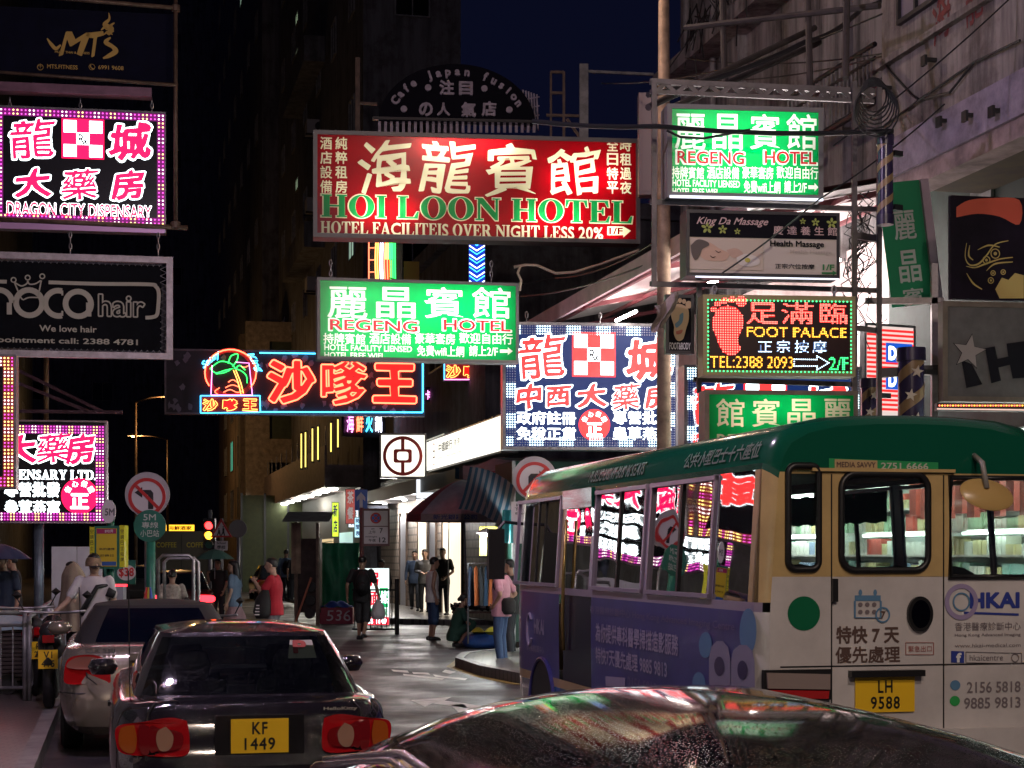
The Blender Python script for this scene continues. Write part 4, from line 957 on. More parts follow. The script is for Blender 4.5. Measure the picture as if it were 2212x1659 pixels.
s.box('edge_lights', emit('edge_white', (.8, .85, 1), 1.2, False), 1445, 426, 1780, 431, -.02, .0); s.done()
s = Sign('lightbox_sign', 'half hidden dark green hotel sign just above the minibus roof', 'sign', 15.5, 1521, 843, 1857, 985, 5, .3)
s.cabinet(M_cabd, .04); y = .015; hol = []
for i, ch in enumerate('館賓晶麗'):
    g = s.place(glyph(ch, .04), 1546 + i * 78, 861, 1608 + i * 78, 922); s.put('large_lettering', F_cream, g, y); hol.append(g)
g = s.place(glyph('REGENG HOTEL', .02), 1548, 938, 1836, 962); s.put('lettering', F_cream, g, y); hol.append(g)
s.film(F_greenb, hol, y); s.tubes(emit('sign_tube_low', (1, 1, .9), 14.), [(1650, 880, 1760, 880), (1590, 900, 1640, 900)], .014, .2); s.tubes(emit('sign_tube_lower', (1, 1, .9), 4.), [(1530, 870, 1845, 870)], .014, .24); s.done()

# -- blue pharmacy signs
def blue_pharm(label, D, x0, y0, x1, y1, yaw, shift=0, rows=True):
    s = Sign('led_sign', label, 'sign', D, x0, y0, x1, y1, yaw, .35); s.cabinet(M_cab, .05); s.panel(M_navy, .006); S = shift
    led_border(s, x0 + 10, y0 + 9, x1 - 10, y1 - 10, 4, 5.4, [E_dotc, E_dotoff], 1.75, None, block=lambda i: (i // 6) % 2 == 0)
    for ch, u0, v0, u1, v1 in (('龍', 1120, 722, 1222, 820), ('城', 1352, 726, 1452, 822), ('中', 1114, 828, 1170, 884), ('西', 1180, 832, 1236, 880), ('大', 1246, 828, 1312, 882), ('藥', 1322, 828, 1384, 886), ('房', 1394, 830, 1450, 884)):
        s.outlined(ch, u0 + S, v0, u1 + S, v1, E_red, E_white, .035, .085, br=2, shear=.06)
    rx(s, 1236 + S, 718, 1330 + S, 814, E_red, E_white)
    for tx, v0, u0, u1 in (('政府註冊', 888, 1116, 1244), ('免稅正貨', 922, 1116, 1244), ('專營批發', 888, 1324, 1452), ('蟲草燕窩', 922, 1324, 1452)): s.text(tx, u0 + S, v0, u1 + S, v0 + 29, E_white, .022, y=.0)
    seal(s, 1284 + S, 918, 34, E_red, E_white); return s
s = blue_pharm('big blue LED pharmacy sign with checker emblem above the no right turn sign', 28, 1086, 697, 1468, 972, 6); chains(s, (1140, 1300), 672, 697); s.done()
s = Sign('led_sign', 'second blue LED pharmacy sign mostly hidden behind the foot sign', 'sign', 19.5, 1476, 790, 1866, 985, 6, .35); s.cabinet(M_cab, .05); s.panel(M_navy, .006)
led_border(s, 1484, 798, 1858, 978, 4, 5.4, [E_dotc, E_dotoff], 1.75, None, block=lambda i: (i // 6) % 2 == 0)
for ch, u0 in (('龍', 1492), ('城', 1740)): s.outlined(ch, u0, 828, u0 + 96, 918, E_red, E_white, .035, .085, br=2)
rx(s, 1606, 822, 1700, 900, E_red, E_white); s.outlined('中', 1494, 926, 1550, 980, E_red, E_white, .035, .085, br=2); s.done()

# -- massage sign, foot signs
s = Sign('panel_sign', 'unlit black and cream massage sign with a sleeping face picture', 'sign', 16.1, 1481, 456, 1818, 598, 6.5, .3)
s.cabinet(mat('black_cabinet', (.03, .03, .035), .4, .3), .03); s.panel(mat('cream_panel', (.6, .54, .46), .5), .012)
bk = mat('black_print', (.006, .006, .009), .8, spec=.15)
s.box('header_band', bk, 1484, 459, 1816, 514, .004, .009, sl=False)
s.text('King Da Massage', 1503, 470, 1660, 490, mat('pink_print', (.6, .42, .4), .5), .012, .4, y=.0, name='header_lettering'); s.text('慶達養生館', 1671, 489, 1812, 508, MATS['pink_print'], .01, y=.0, sp=1.6, name='header_lettering')
for u, v, r in ((1526, 492, 13), (1560, 496, 10), (1592, 500, 7), (1736, 478, 7), (1764, 480, 9), (1800, 482, 12)):
    for i in range(5):
        a = math.radians(90 + 72 * i); g = (ell(0, 0, r * .42, r * .24, 12), [tuple(range(12))]); g = turn(([(x + r * .58, z) for x, z in g[0]], g[1]), a, (0, 0)); s.put('flower_print', mat('olive_print', (.35, .42, .08), .5), ([(s.X(u) + x * s.k, s.Z(v, u) + z * s.k) for x, z in g[0]], g[1]), .001)
s.text('Health Massage', 1664, 520, 1783, 537, bk, .03, y=.004); s.text('Health Massage', 1708, 540, 1800, 551, mat('ghost_print', (.5, .44, .38), .6), .02, y=.004, name='faded_lettering'); s.text('正宗穴位按摩', 1675, 570, 1762, 581, bk, .015, y=.004)
gp = mat('green_print', (.02, .22, .06), .5); s.text('1/F', 1780, 571, 1806, 584, gp, .03, y=.004, name='floor_mark')
s.put('floor_mark', gp, fill2d([[GEO(s, *p) for p in ((1778, 588), (1802, 588), (1802, 584), (1812, 590), (1802, 596), (1802, 592), (1778, 592))]]), .004)
pic = lambda nm, m, pts, y: s.put(nm, m, fill2d([[GEO(s, u, v) for u, v in spline_pts(pts + [pts[0]], 5)[:-1]]]), y)
s.box('picture', mat('linen_print', (.62, .53, .42), .5), 1488, 516, 1648, 584, .006, .010, sl=False)
pic('picture_figure', mat('skin_print', (.62, .42, .3), .5), [(1512, 528), (1530, 523), (1552, 536), (1574, 548), (1566, 562), (1544, 564), (1520, 560), (1508, 546)], .003)
pic('picture_figure', mat('hair_print', (.1, .08, .07), .5), [(1490, 530), (1506, 517), (1526, 522), (1530, 530), (1516, 538), (1510, 552), (1500, 562), (1492, 548)], .0)
pic('picture_figure', mat('hand_print', (.58, .4, .3), .5), [(1568, 540), (1588, 536), (1604, 546), (1598, 556), (1580, 556)], .002)
pic('picture_figure', mat('petal_print', (.72, .68, .6), .5), [(1590, 556), (1612, 548), (1636, 556), (1640, 570), (1616, 576), (1594, 570)], .0)
s.put('picture_figure', mat('pollen_print', (.55, .5, .08), .5), ([(s.X(1614) + x * s.k, s.Z(562, 1614) + z * s.k) for x, z in ell(0, 0, 6, 5)], [tuple(range(28))]), -.003)
ribbon(s, 'picture_figure', bk, [(1544, 541), (1550, 545), (1556, 543)], (1, 1.6, 1), -.002); ribbon(s, 'picture_figure', bk, [(1532, 552), (1538, 556), (1544, 554)], (1, 1.6, 1), -.002)
s.box('edge_lights', emit('edge_white', (.8, .85, 1), 1.2, False), 1500, 599, 1815, 602, -.01, .0); s.done()

s = Sign('bulb_sign', 'foot massage sign drawn in red, yellow and green light bulbs', 'sign', 15.8, 1517, 638, 1851, 812, 5, .25)
s.cabinet(mat('olive_gold_cabinet', (.28, .24, .12), .45, .3), .05); s.panel(mat('black_red_face', (.02, .003, .004), .3), .004)
B_r, B_y, B_g, B_w = emit('bulb_red', (1, .16, .12), 2.6), emit('bulb_yellow', (1, .5, .05), 2.2), emit('bulb_green', (.05, 1, .25), 2.2), emit('bulb_white', (.6, .8, 1), 2.6)
led_border(s, 1528, 650, 1841, 803, 1, 8.4, [B_g], 1.9)
# the foot: rings of bulbs following the sole, and toes
sole = spline_pts([(1538, 690), (1553, 664), (1588, 664), (1605, 690), (1600, 716), (1592, 734), (1598, 752), (1590, 764), (1572, 767), (1556, 754), (1546, 730), (1538, 706), (1538, 690)], 6)
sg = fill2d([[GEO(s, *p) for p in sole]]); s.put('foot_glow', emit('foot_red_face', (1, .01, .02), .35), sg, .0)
s.dots('foot_dots', B_r, inside_pts(sg, 5.2 * s.k), 1.7 * s.k, -.004)
for u, v, a, b in ((1540, 668, 7, 6), (1549, 656, 8, 6), (1563, 650, 8, 7), (1580, 647, 9, 7), (1600, 651, 12, 12)):
    tg = ([(s.X(u) + x * s.k, s.Z(v, u) + z * s.k) for x, z in ell(0, 0, a, b, 16)], [tuple(range(16))]); s.put('foot_glow', MATS['foot_red_face'], tg, .0); s.dots('foot_dots', B_r, inside_pts(tg, 4.8 * s.k), 1.6 * s.k, -.004)
def bulbs(name, tx, u0, v0, u1, v1, m, step, r, off=.0, sp=1., glow=None):
    g = s.place(glyph(tx, off, 0, sp), u0, v0, u1, v1)
    s.dots(name, m, inside_pts(g, step * s.k), r * s.k, -.004)
    if glow: s.put(name + '_glow', glow, g, .001)
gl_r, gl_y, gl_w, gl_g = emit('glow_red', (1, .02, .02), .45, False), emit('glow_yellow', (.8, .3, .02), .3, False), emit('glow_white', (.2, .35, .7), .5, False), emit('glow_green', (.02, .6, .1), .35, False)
for ch, u0, u1 in (('足', 1612, 1680), ('滿', 1688, 1758), ('臨', 1772, 1832)): bulbs('large_lettering', ch, u0, 654, u1, 700, B_r, 3.4, 1.35, .012, glow=gl_r)
bulbs('lettering', 'FOOT PALACE', 1612, 706, 1832, 729, B_y, 3.6, 1.4, .01, glow=gl_y); bulbs('small_lettering', '正宗按摩', 1637, 736, 1788, 762, B_w, 3.0, 1.2, .0, 1.35, gl_w)
bulbs('lettering', 'TEL:2388 2093', 1532, 769, 1714, 795, B_y, 3.6, 1.4, .01, glow=gl_y); bulbs('floor_number', '2/F', 1792, 772, 1836, 800, B_g, 3.6, 1.4, .01, glow=gl_g)
ap = [(1716, 776), (1766, 777), (1766, 769), (1792, 784), (1766, 799), (1766, 791), (1716, 791)]; pts = []
for i in range(len(ap)):
    a, b = ap[i - 1], ap[i]; n = max(1, int(math.hypot(b[0] - a[0], b[1] - a[1]) / 4)); pts += [GEO(s, a[0] + (b[0] - a[0]) * k / n, a[1] + (b[1] - a[1]) * k / n) for k in range(n)]
s.dots('arrow', B_w, pts, 1.4 * s.k, -.004); chains(s, (1548, 1812), 614, 642); s.done()

s = Sign('panel_sign', 'small dark sign with a painted reflexology foot, torn cloth at its left edge', 'sign', 16.1, 1438, 636, 1500, 764, 6, .1)
s.cabinet(mat('black_cabinet', (.03, .03, .035)), .03); s.panel(bk, .01)
fp = lambda m, pts, y: s.put('foot_picture', m, fill2d([[GEO(s, u, v) for u, v in spline_pts(pts + [pts[0]], 5)[:-1]]]), y)
fp(mat('foot_ochre', (.5, .36, .2), .5), [(1450, 664), (1466, 656), (1486, 666), (1488, 690), (1482, 712), (1476, 732), (1464, 736), (1456, 722), (1456, 704), (1450, 684)], .004)
fp(mat('foot_blue', (.08, .2, .28), .5), [(1468, 680), (1476, 676), (1474, 696), (1462, 708), (1458, 700), (1466, 692)], .0); fp(mat('foot_rust', (.4, .1, .05), .5), [(1460, 716), (1474, 712), (1472, 720), (1462, 722)], .0)
for u, v, r in ((1452, 656, 4), (1460, 651, 4), (1469, 649, 4.5), (1478, 651, 4.5), (1488, 658, 7)): s.put('foot_picture', MATS['foot_ochre'], ([(s.X(u) + x * s.k, s.Z(v, u) + z * s.k) for x, z in ell(0, 0, r, r * 1.2, 14)], [tuple(range(14))]), .004)
s.text('FOOT&BODY', 1446, 740, 1492, 755, mat('pale_print', (.6, .6, .62), .5), .02, y=.0)
s.mb('torn_cloth', mat('torn_cloth', (.35, .29, .26), .8, var=.4)).grid(lambda a, b: (s.X(1408 + 52 * a * (1 - .5 * b) + 6 * math.sin(5 * b)), -.1 - .05 * math.sin(9 * a + 4 * b), s.Z(664 + 52 * b - 26 * a * (1 - b) + 6 * math.sin(6 * a))), 10, 10); s.done()

# frame of square tube that carries the right signs
f = thing('sign_scaffold', 'tall steel frame of square tubes carrying the right cluster of signs', 'frame', P(1656, 985, 16.4), math.radians(5)); k = 16.4 / F
X = lambda u: (u - 1656) * k
Z = lambda v: (985 - v) * k
M_fr = mat('frame_tube', (.10, .09, .095), .45, .5, var=.35, vscale=6)
for u, v0, v1 in ((1411, 175, 622), (1851, 170, 985), (1906, 165, 985), (1509, 615, 850)): obj('upright', MB().bar((X(u), .02, Z(v0)), (X(u), .02, Z(v1)), .045), M_fr, f)
for u0, u1, v, h in ((1405, 1915, 440, .045), (1405, 1915, 617, .045), (1500, 1862, 823, .045), (1856, 1910, 505, .06), (1850, 1915, 706, .05)): obj('rail', MB().bar((X(u0), .1, Z(v - 4)), (X(u1), .1, Z(v + 4)), h), M_fr, f)
obj('truss_chord', MB().bar((X(1405), .1, Z(176)), (X(1900), .1, Z(186)), .05), M_fr, f); obj('truss_chord', MB().bar((X(1405), .1, Z(198)), (X(1900), .1, Z(208)), .035), M_fr, f)
tr = MB()
for i in range(10): tr.bar((X(1415 + i * 48), .1, Z(200)), (X(1439 + i * 48), .1, Z(180)), .04).bar((X(1439 + i * 48), .1, Z(180)), (X(1463 + i * 48), .1, Z(202)), .04)
obj('truss_web', tr, M_fr, f)
nt_ = MB(); rr = random.Random(9)
for i in range(40):
    u, v = rr.uniform(1852, 1905), rr.uniform(380, 700); p = [(X(u + rr.uniform(-25, 25)), .05 + rr.uniform(0, .3), Z(v + j * 26)) for j in range(4)]; nt_.tube(p, .006, 4)
obj('loose_wire', nt_, M_wire, f)

# -- arched cafe sign
s = Sign('arched_sign', 'unlit dark half-moon cafe sign above the wide red hotel sign', 'sign', 33, 815, 135, 1168, 291, 5, .15)
c = GEO(s, 988, 268); n = 40; R, RZ = 170 * s.k, 130 * s.k
s.mb('board', mat('cafe_board', (.006, .006, .012), .85, spec=.15)).prism([(c[0] + R * math.cos(math.pi * i / n), c[1] + RZ * math.sin(math.pi * i / n)) for i in range(n + 1)], .0, .1)
M_lil = mat('lilac_letters', (.42, .37, .46), .5, var=.3, vscale=9)
tx = 'Cafe Japan fusion'
for i, ch in enumerate(tx):
    if ch == ' ': continue
    a = math.radians(155 - i * 130 / (len(tx) - 1)); r = .87; q = (c[0] + R * r * math.cos(a), c[1] + RZ * r * math.sin(a)); g = glyph(ch, .05); bb = bbox(g[0]); h = 24 * s.k
    g = ([(q[0] + (x - (bb[0] + bb[2]) / 2) * h, q[1] + (z - .35) * h) for x, z in g[0]], g[1]); s.mb('lettering', M_lil).thick(*turn(g, (a - math.pi / 2) * .8, q), -.001, .05)
for ch, u, v, h in (('注', 965, 190, 32), ('目', 1006, 192, 30), ('の', 920, 237, 30), ('人', 958, 237, 28), ('氣', 1012, 238, 32), ('店', 1056, 236, 32)):
    g = s.place(glyph(ch, .04), u - h / 2 * 1.0, v - h / 2, u + h / 2, v + h / 2); s.mb('lettering', M_lil).thick(g[0], g[1], -.001, .05)
for u, v in ((925, 190), (1046, 192), (873, 236), (1100, 238)): s.mb('dot', M_lil).disc(GEO(s, u, v), 7 * s.k, -.04, -.001, 16)
for i in range(27): s.box('fence_bar', M_lil, 818 + i * 12.8, 262, 824 + i * 12.8, 286, .0, .03)
s.box('rail', M_dark, 806, 256, 1176, 262, -.02, .08); s.done()
f = thing('sign_scaffold', 'thin rusty scaffold uprights beside the half-moon cafe sign', 'scaffold', P(1245, 330, 33.5), 0); k = 33.5 / F
X = lambda u: (u - 1245) * k
Z = lambda v: (330 - v) * k
for u, v0, v1, r in ((1261, 140, 330, .085), (1190, 155, 310, .02), (1218, 155, 320, .025), (773, 125, 300, .045)): obj('upright', MB().bar((X(u), 0, Z(v0)), (X(u), 0, Z(v1)), r * 2), M_grey if u == 1261 else M_brown, f)
for u0, v0, u1, v1 in ((1190, 155, 1218, 155), (1180, 248, 1262, 250), (1225, 256, 1256, 300), (1262, 153, 1412, 160), (773, 222, 815, 224), (1190, 200, 1218, 200)): obj('brace', MB().bar((X(u0), .03, Z(v0)), (X(u1), .03, Z(v1)), .05), M_brown if u1 < 1400 else M_grey, f)
gr = MB()
for i in range(6): gr.bar((X(1130 + i * 6), .4, Z(182 + i * 2)), (X(1135 + i * 5.6), .4, Z(270)), .03)
for v in (205, 225, 245): gr.bar((X(1126), .4, Z(v)), (X(1166), .4, Z(v - 8)), .02)
obj('mesh_panel', gr, M_lil, f)
# -- neon strips seen below the red sign
s = Sign('neon_sign', 'narrow blue vertical neon strip with white chevrons below the wide red sign', 'neon sign', 40, 1011, 500, 1049, 640, 0, .15)
s.cabinet(M_dark, .02); s.panel(emit('blue_strip', (.0, .025, .35), .8), .01)
for i in range(7):
    for dv in (0, 8): neon_line(s, 'chevron_tube', N_wh if dv == 0 else N_cy, [(1014, 512 + i * 19 + dv), (1030, 523 + i * 19 + dv), (1047, 512 + i * 19 + dv)], .014 if dv == 0 else .008, -.03, n=1)
s.done()
s = Sign('neon_sign', 'red, white and green vertical neon fragment below the wide red sign', 'neon sign', 42, 796, 500, 870, 640, 6, .2)
s.cabinet(M_dark, .02); s.panel(M_blackf, .01); rr = random.Random(4)
for i in range(9): neon_line(s, 'tube', [N_or, N_wh, N_red, N_gr][min(3, i // 2)] , [(813 + i * 5, 505), (812 + i * 5 + rr.uniform(-2, 2), 570), (814 + i * 5, 636)], .016, -.04)
s.box('green_patch', N_gr, 832, 510, 850, 560, -.02, -.015); s.box('red_patch', N_face, 830, 562, 846, 636, -.02, -.015); s.box('ochre_panel', mat('ochre_panel', (.5, .3, .05), .5), 872, 565, 905, 640, -.02, .02)
for v in range(510, 640, 26): neon_line(s, 'tube', N_red, [(797, v), (810, v)], .01, -.04, n=1)
neon_line(s, 'tube', N_red, [(797, 500), (797, 640)], .012, -.04, n=1); s.done()
# ------------------------------------------------------------------ vehicles
def bake(me, cutters=(), sub=0, voxel=0, smooth_it=0):
    o = bpy.data.objects.new('work', me); COL.objects.link(o); cs = []
    if voxel:
        m = o.modifiers.new('r', 'REMESH'); m.mode = 'VOXEL'; m.voxel_size = voxel; m.use_smooth_shade = True
    if smooth_it:
        m = o.modifiers.new('s', 'SMOOTH'); m.iterations = smooth_it; m.factor = .5
    for c in cutters:
        co = bpy.data.objects.new('cut', c); COL.objects.link(co); cs.append(co)
        m = o.modifiers.new('b', 'BOOLEAN'); m.operation = 'DIFFERENCE'; m.object = co; m.solver = 'EXACT'
    dg = bpy.context.evaluated_depsgraph_get(); out = bpy.data.meshes.new_from_object(o.evaluated_get(dg))
    for q in [o] + cs: bpy.data.objects.remove(q)
    return out
def rrect(n_end=8, n_side=14, rc=.22):                # outline, normalised: tail (y=0) -> right -> nose -> left; corners rounded
    pts = []; k = 4
    def arc(cx, cy, a0, a1):
        return [(cx + rc * math.cos(math.radians(a0 + (a1 - a0) * i / k)), cy + rc * .5 * math.sin(math.radians(a0 + (a1 - a0) * i / k))) for i in range(k + 1)]
    pts += [(-1 + rc + (2 - 2 * rc) * i / n_end, -.003 * (1 - (2 * i / n_end - 1) ** 2)) for i in range(1, n_end)]
    pts += arc(1 - rc, rc * .5, -90, 0)
    pts += [(1 + .02 * math.sin(math.pi * i / n_side), rc * .5 + (1 - rc) * i / n_side) for i in range(1, n_side)]
    pts += arc(1 - rc, 1 - rc * .5, 0, 90)
    pts += [(1 - rc - (2 - 2 * rc) * i / n_end, 1 + .03 * (1 - (2 * i / n_end - 1) ** 2)) for i in range(1, n_end)]
    pts += arc(-1 + rc, 1 - rc * .5, 90, 180)
    pts += [(-1 - .02 * math.sin(math.pi * i / n_side), 1 - rc * .5 - (1 - rc) * i / n_side) for i in range(1, n_side)]
    pts += arc(-1 + rc, rc * .5, 180, 270)
    return pts
def shell(rings, out=None, rc=.3):                    # body from stacked outlines (z, y tail, y nose, half width)
    o = rrect(rc=rc); n = len(o); b = MB(); vs = []
    for z, yr, yf, hw in rings: vs += [(hw * x, yr + (yf - yr) * y, z) for x, y in o]
    fs = [(i * n + k, i * n + (k + 1) % n, (i + 1) * n + (k + 1) % n, (i + 1) * n + k) for i in range(len(rings) - 1) for k in range(n)]
    b.add(vs, fs); b.f.append(tuple(range(n - 1, -1, -1))); b.f.append(tuple(range((len(rings) - 1) * n, len(rings) * n))); return b
def wheel(parent, x, y, r, wd, rim=M_steel):
    t = MB(); s = 1 if x > 0 else -1
    prof = [(r * .62, -wd / 2), (r * .9, -wd / 2), (r, -wd * .36), (r, wd * .36), (r * .9, wd / 2), (r * .62, wd / 2)]
    n = 28; vs = [(x + q, y + p * math.cos(2 * math.pi * k / n), r + p * math.sin(2 * math.pi * k / n)) for p, q in prof for k in range(n)]
    t.add(vs, [(i * n + k, i * n + (k + 1) % n, (i + 1) * n + (k + 1) % n, (i + 1) * n + k) for i in range(len(prof) - 1) for k in range(n)])
    w = obj('wheel', t, M_black, parent, auto=40); q = MB(); xo = x + s * wd * .42
    q.cyl((x, y, r), (xo - s * .03, y, r), r * .62, n=28)
    for k in range(7):
        a = 2 * math.pi * k / 7; q.bar((xo - s * .02, y + .04 * math.cos(a), r + .04 * math.sin(a)), (xo - s * .02, y + r * .6 * math.cos(a), r + r * .6 * math.sin(a)), .03, .05)
    obj('rim', q, rim, w, auto=40); return w
M_glassc = glass('car_glass', (.36, .42, .40), .07, .03, drops=.16)
M_glasss = glass('car_side_glass', (.14, .15, .16), .12, .03)
M_int = mat('car_interior', (.03, .03, .032), .8)
def greenhouse(root, paint, belt, roof, crown, side_w, rear_in=.1, mats=(M_glassc, M_glasss), rc=.2, trim=M_black, roofmat=None):
    """belt, roof = (z, y tail, y nose, half width); windows are real openings with panes set in them"""
    ne, ns = 8, 14; o = rrect(ne, ns, rc); n = len(o); Q = [0, .05, .2, .4, .6, .8, .93, 1]
    rings = []
    for q in Q:
        e = q + .10 * math.sin(math.pi * q)          # slight outward bow
        rings.append([( (belt[3] + (roof[3] - belt[3]) * (q - .10 * math.sin(math.pi * q) * .6)) * x, belt[1] + (roof[1] - belt[1]) * (q - .06 * math.sin(math.pi * q)) + ((belt[2] + (roof[2] - belt[2]) * (q - .06 * math.sin(math.pi * q))) - (belt[1] + (roof[1] - belt[1]) * (q - .06 * math.sin(math.pi * q)))) * y, belt[0] + (roof[0] - belt[0]) * q) for x, y in o])
    def kind(k):
        x0, y0 = o[k]; x1, y1 = o[(k + 1) % n]; y = (y0 + y1) / 2; x = (x0 + x1) / 2
        if y < .03 and abs(x) < 1 - rear_in: return 'rear'
        if y > .97 and abs(x) < .9: return 'front'
        for a, b in side_w:
            if a < y < b and abs(x) > .9: return 'side'
        return None
    P_, G = MB(), {'rear': MB(), 'front': MB(), 'side': MB()}
    for i in range(len(Q) - 1):
        for k in range(n):
            q = [rings[i][k], rings[i][(k + 1) % n], rings[i + 1][(k + 1) % n], rings[i + 1][k]]; kd = kind(k) if 0 < i < len(Q) - 2 else None
            (G[kd] if kd else P_).add(q, [(0, 1, 2, 3)])
    ob = obj('pillars', weld(P_), paint, root, auto=35)
    top = rings[-1]; c = MB(); cy = (roof[1] + roof[2]) / 2; m = 6
    vs = []
    for j in range(m + 1):
        f = 1 - j / m
        vs += [((x) * f, cy + (y - cy) * f, z + crown * (1 - f ** 2.1)) for x, y, z in top]
    c.add(vs, [(j * n + k, j * n + (k + 1) % n, (j + 1) * n + (k + 1) % n, (j + 1) * n + k) for j in range(m) for k in range(n)])
    obj('roof', c, roofmat or paint, root, smooth=True)
    obj('rear_window', weld(G['rear']), mats[0], root, smooth=True); obj('windscreen', weld(G['front']), mats[0], root, smooth=True)
    for sgn in (-1, 1):
        b = MB()
        for f in G['side'].f:
            v = [G['side'].v[i] for i in f]
            if v[0][0] * sgn > 0: b.add(v, [(0, 1, 2, 3)])
        if b.v: obj('side_window', weld(b), mats[1], root, smooth=True)
    return rings
def weld(b):
    idx, vs, fs = {}, [], []
    for f in b.f:
        q = []
        for i in f:
            k = tuple(round(c, 5) for c in b.v[i])
            if k not in idx: idx[k] = len(vs); vs.append(b.v[i])
            q.append(idx[k])
        fs.append(tuple(q))
    o = MB(); o.v, o.f = vs, fs; return o
def car_body(root, rings, wheels, paint, name='body', rc=.3, arch=.35):
    me = mesh('body', shell(rings, rc=rc), paint)
    cut = []
    for y in wheels:
        c = MB().cyl((-1.2, y, .3), (-.55, y, .3), arch, n=28).cyl((.55, y, .3), (1.2, y, .3), arch, n=28); cut.append(mesh('cut', c, None))
    me = bake(me, cut); me.materials.clear(); me.materials.append(paint)
    me.polygons.foreach_set('use_smooth', [True] * len(me.polygons)); me.set_sharp_from_angle(angle=math.radians(32))
    return obj(name, me, None, root)
def seats(root, ys, xs, z, m=M_int, head=True):
    for y in ys:
        for x in xs:
            b = MB(); b.grid(lambda a, c: (x + (a - .5) * .46, y - .1 * c + .05 * math.cos(math.pi * (a - .5)), z - .5 + .62 * c), 6, 5)
            b.lathe([(.0, -.1), (.1, -.09), (.13, 0), (.1, .09), (0, .1)], (x, y - .12, z + .22), 10); obj('seat', b, m, root, True)
def plate(root, tx, c, wd, h, ny=-1, col=(.85, .52, .02)):
    pm = mat('yellow_plate', col, .35); o = obj('number_plate', MB().box(c[0] - wd / 2, c[0] + wd / 2, c[1] - .012, c[1], c[2] - h / 2, c[2] + h / 2), pm, root)
    b = MB(); n = len(tx)
    for i, t in enumerate(tx):
        hh = h * (.36 if n > 1 else .6); z = c[2] + (h * .23 - i * h * .46 if n > 1 else 0); w = min(wd * .85, hh * .62 * len(t))
        g = fit(glyph(t, .02, sp=1.15), c[0] - w / 2, z - hh / 2, c[0] + w / 2, z + hh / 2); b.flat(g[0], g[1], c[1] - .0145)
    obj('plate_lettering', b, mat('plate_black', (.01, .01, .01), .4), o)
def lens_patch(name, pts, y_of, m, root, d=.012):     # lamp glass following the tail: outline in x,z
    g = fill2d([spline_pts(pts + [pts[0]], 5)[:-1]]); b = MB()
    lo = loops_of(g[1]); vs = [(x, y_of(x, z) - d, z) for x, z in g[0]]; b.add(vs, g[1])
    for lp in lo:
        q = [vs[i] for i in lp] + [(vs[i][0], vs[i][1] + d + .02, vs[i][2]) for i in lp]; k = len(lp); b.add(q, [(i, (i + 1) % k, (i + 1) % k + k, i + k) for i in range(k)])
    return obj(name, b, m, root, auto=40)
M_lred = mat('tail_lens_red', (.42, .008, .01), .08, coat=1.); M_ldr = mat('tail_lens_dark_red', (.2, .008, .01), .08, coat=1.); M_lamb = mat('tail_lens_amber', (.4, .09, .012), .1, coat=1.); M_lclr = mat('tail_lens_clear', (.36, .2, .14), .12, coat=1.)

# --- dark saloon, nearest on the left
PC = wetpaint('wet_dark_paint', (.014, .012, .016), .1, .35, 110)
cs = st(10.15, .78, 0)
car = thing('parked_car', 'wet dark saloon car with yellow plate and red tail lamps, nearest on the left', 'car', cs, TH)
R1 = [(.20, .12, 4.1, .72), (.28, .03, 4.22, .79), (.40, .0, 4.28, .825), (.56, .0, 4.28, .84), (.60, .03, 4.25, .842), (.70, .05, 4.2, .842), (.80, .07, 4.1, .832), (.87, .10, 3.95, .81), (.915, .15, 3.8, .775), (.93, .24, 3.7, .72), (.935, .5, 3.4, .60)]
car_body(car, R1, (.82, 3.3), PC, rc=.26)
greenhouse(car, PC, (.925, .44, 3.25, .70), (1.30, 1.02, 2.35, .535), .055, ((.16, .40), (.44, .86)), .0, rc=.2)
obj('cabin_floor', MB().box(-.6, .6, .6, 3.1, .55, .6), M_int, car); obj('parcel_shelf', MB().box(-.6, .6, .55, .95, .90, .93), M_int, car); obj('dashboard', MB().box(-.6, .6, 2.7, 3.1, .6, .96), M_int, car)
seats(car, (1.35, 2.1), (-.33, .33), .86)
for x in (-.33, .33): obj('headrest', MB().lathe([(0, -.09), (.11, -.08), (.13, 0), (.11, .08), (0, .09)], (x, 1.3, 1.06), 12), M_int, car, True)
yo = lambda x, z: .03 + .30 * max(0, abs(x) / .84 - .62) ** 1.6 + .1 * max(0, z - .7)
for sg in (-1, 1):
    f = lambda L: [(sg * x, z) for x, z in L]
    lamp = lens_patch('tail_lamp', f([(.40, .83), (.50, .85), (.66, .825), (.795, .80), (.80, .70), (.76, .645), (.60, .63), (.41, .63), (.385, .72)]), yo, M_lred, car, .012)
    for nm, m, L in (('lamp_bezel', M_ldr, [(.56, .79), (.61, .80), (.61, .66), (.56, .66), (.44, .67), (.43, .76)]), ('reverse_lens', M_lclr, [(.52, .80), (.565, .775), (.575, .72), (.555, .665), (.515, .66), (.485, .69), (.48, .75)]), ('indicator_lens', M_lamb, [(.70, .81), (.775, .79), (.785, .70), (.75, .655), (.70, .655), (.685, .73)]), ('brake_lens', M_ldr, [(.615, .80), (.67, .81), (.665, .66), (.615, .65)])):
        lens_patch(nm, f(L), lambda x, z: yo(x, z) - .014 - (.004 if nm == 'reverse_lens' else 0), m, lamp, .004)
obj('plate_recess', MB().box(-.24, .28, .022, .075, .625, .855), mat('recess_black', (.012, .011, .013), .25), car)
plate(car, ('KF', '1449'), (.02, .021, .735), .335, .2)
obj('trunk_seam', MB().tube([(-.635, .035, .60), (-.64, .05, .72), (-.62, .09, .88), (-.58, .16, .925)], .005, 5).tube([(.635, .035, .60), (.64, .05, .72), (.62, .09, .88), (.58, .16, .925)], .005, 5), M_black, car)
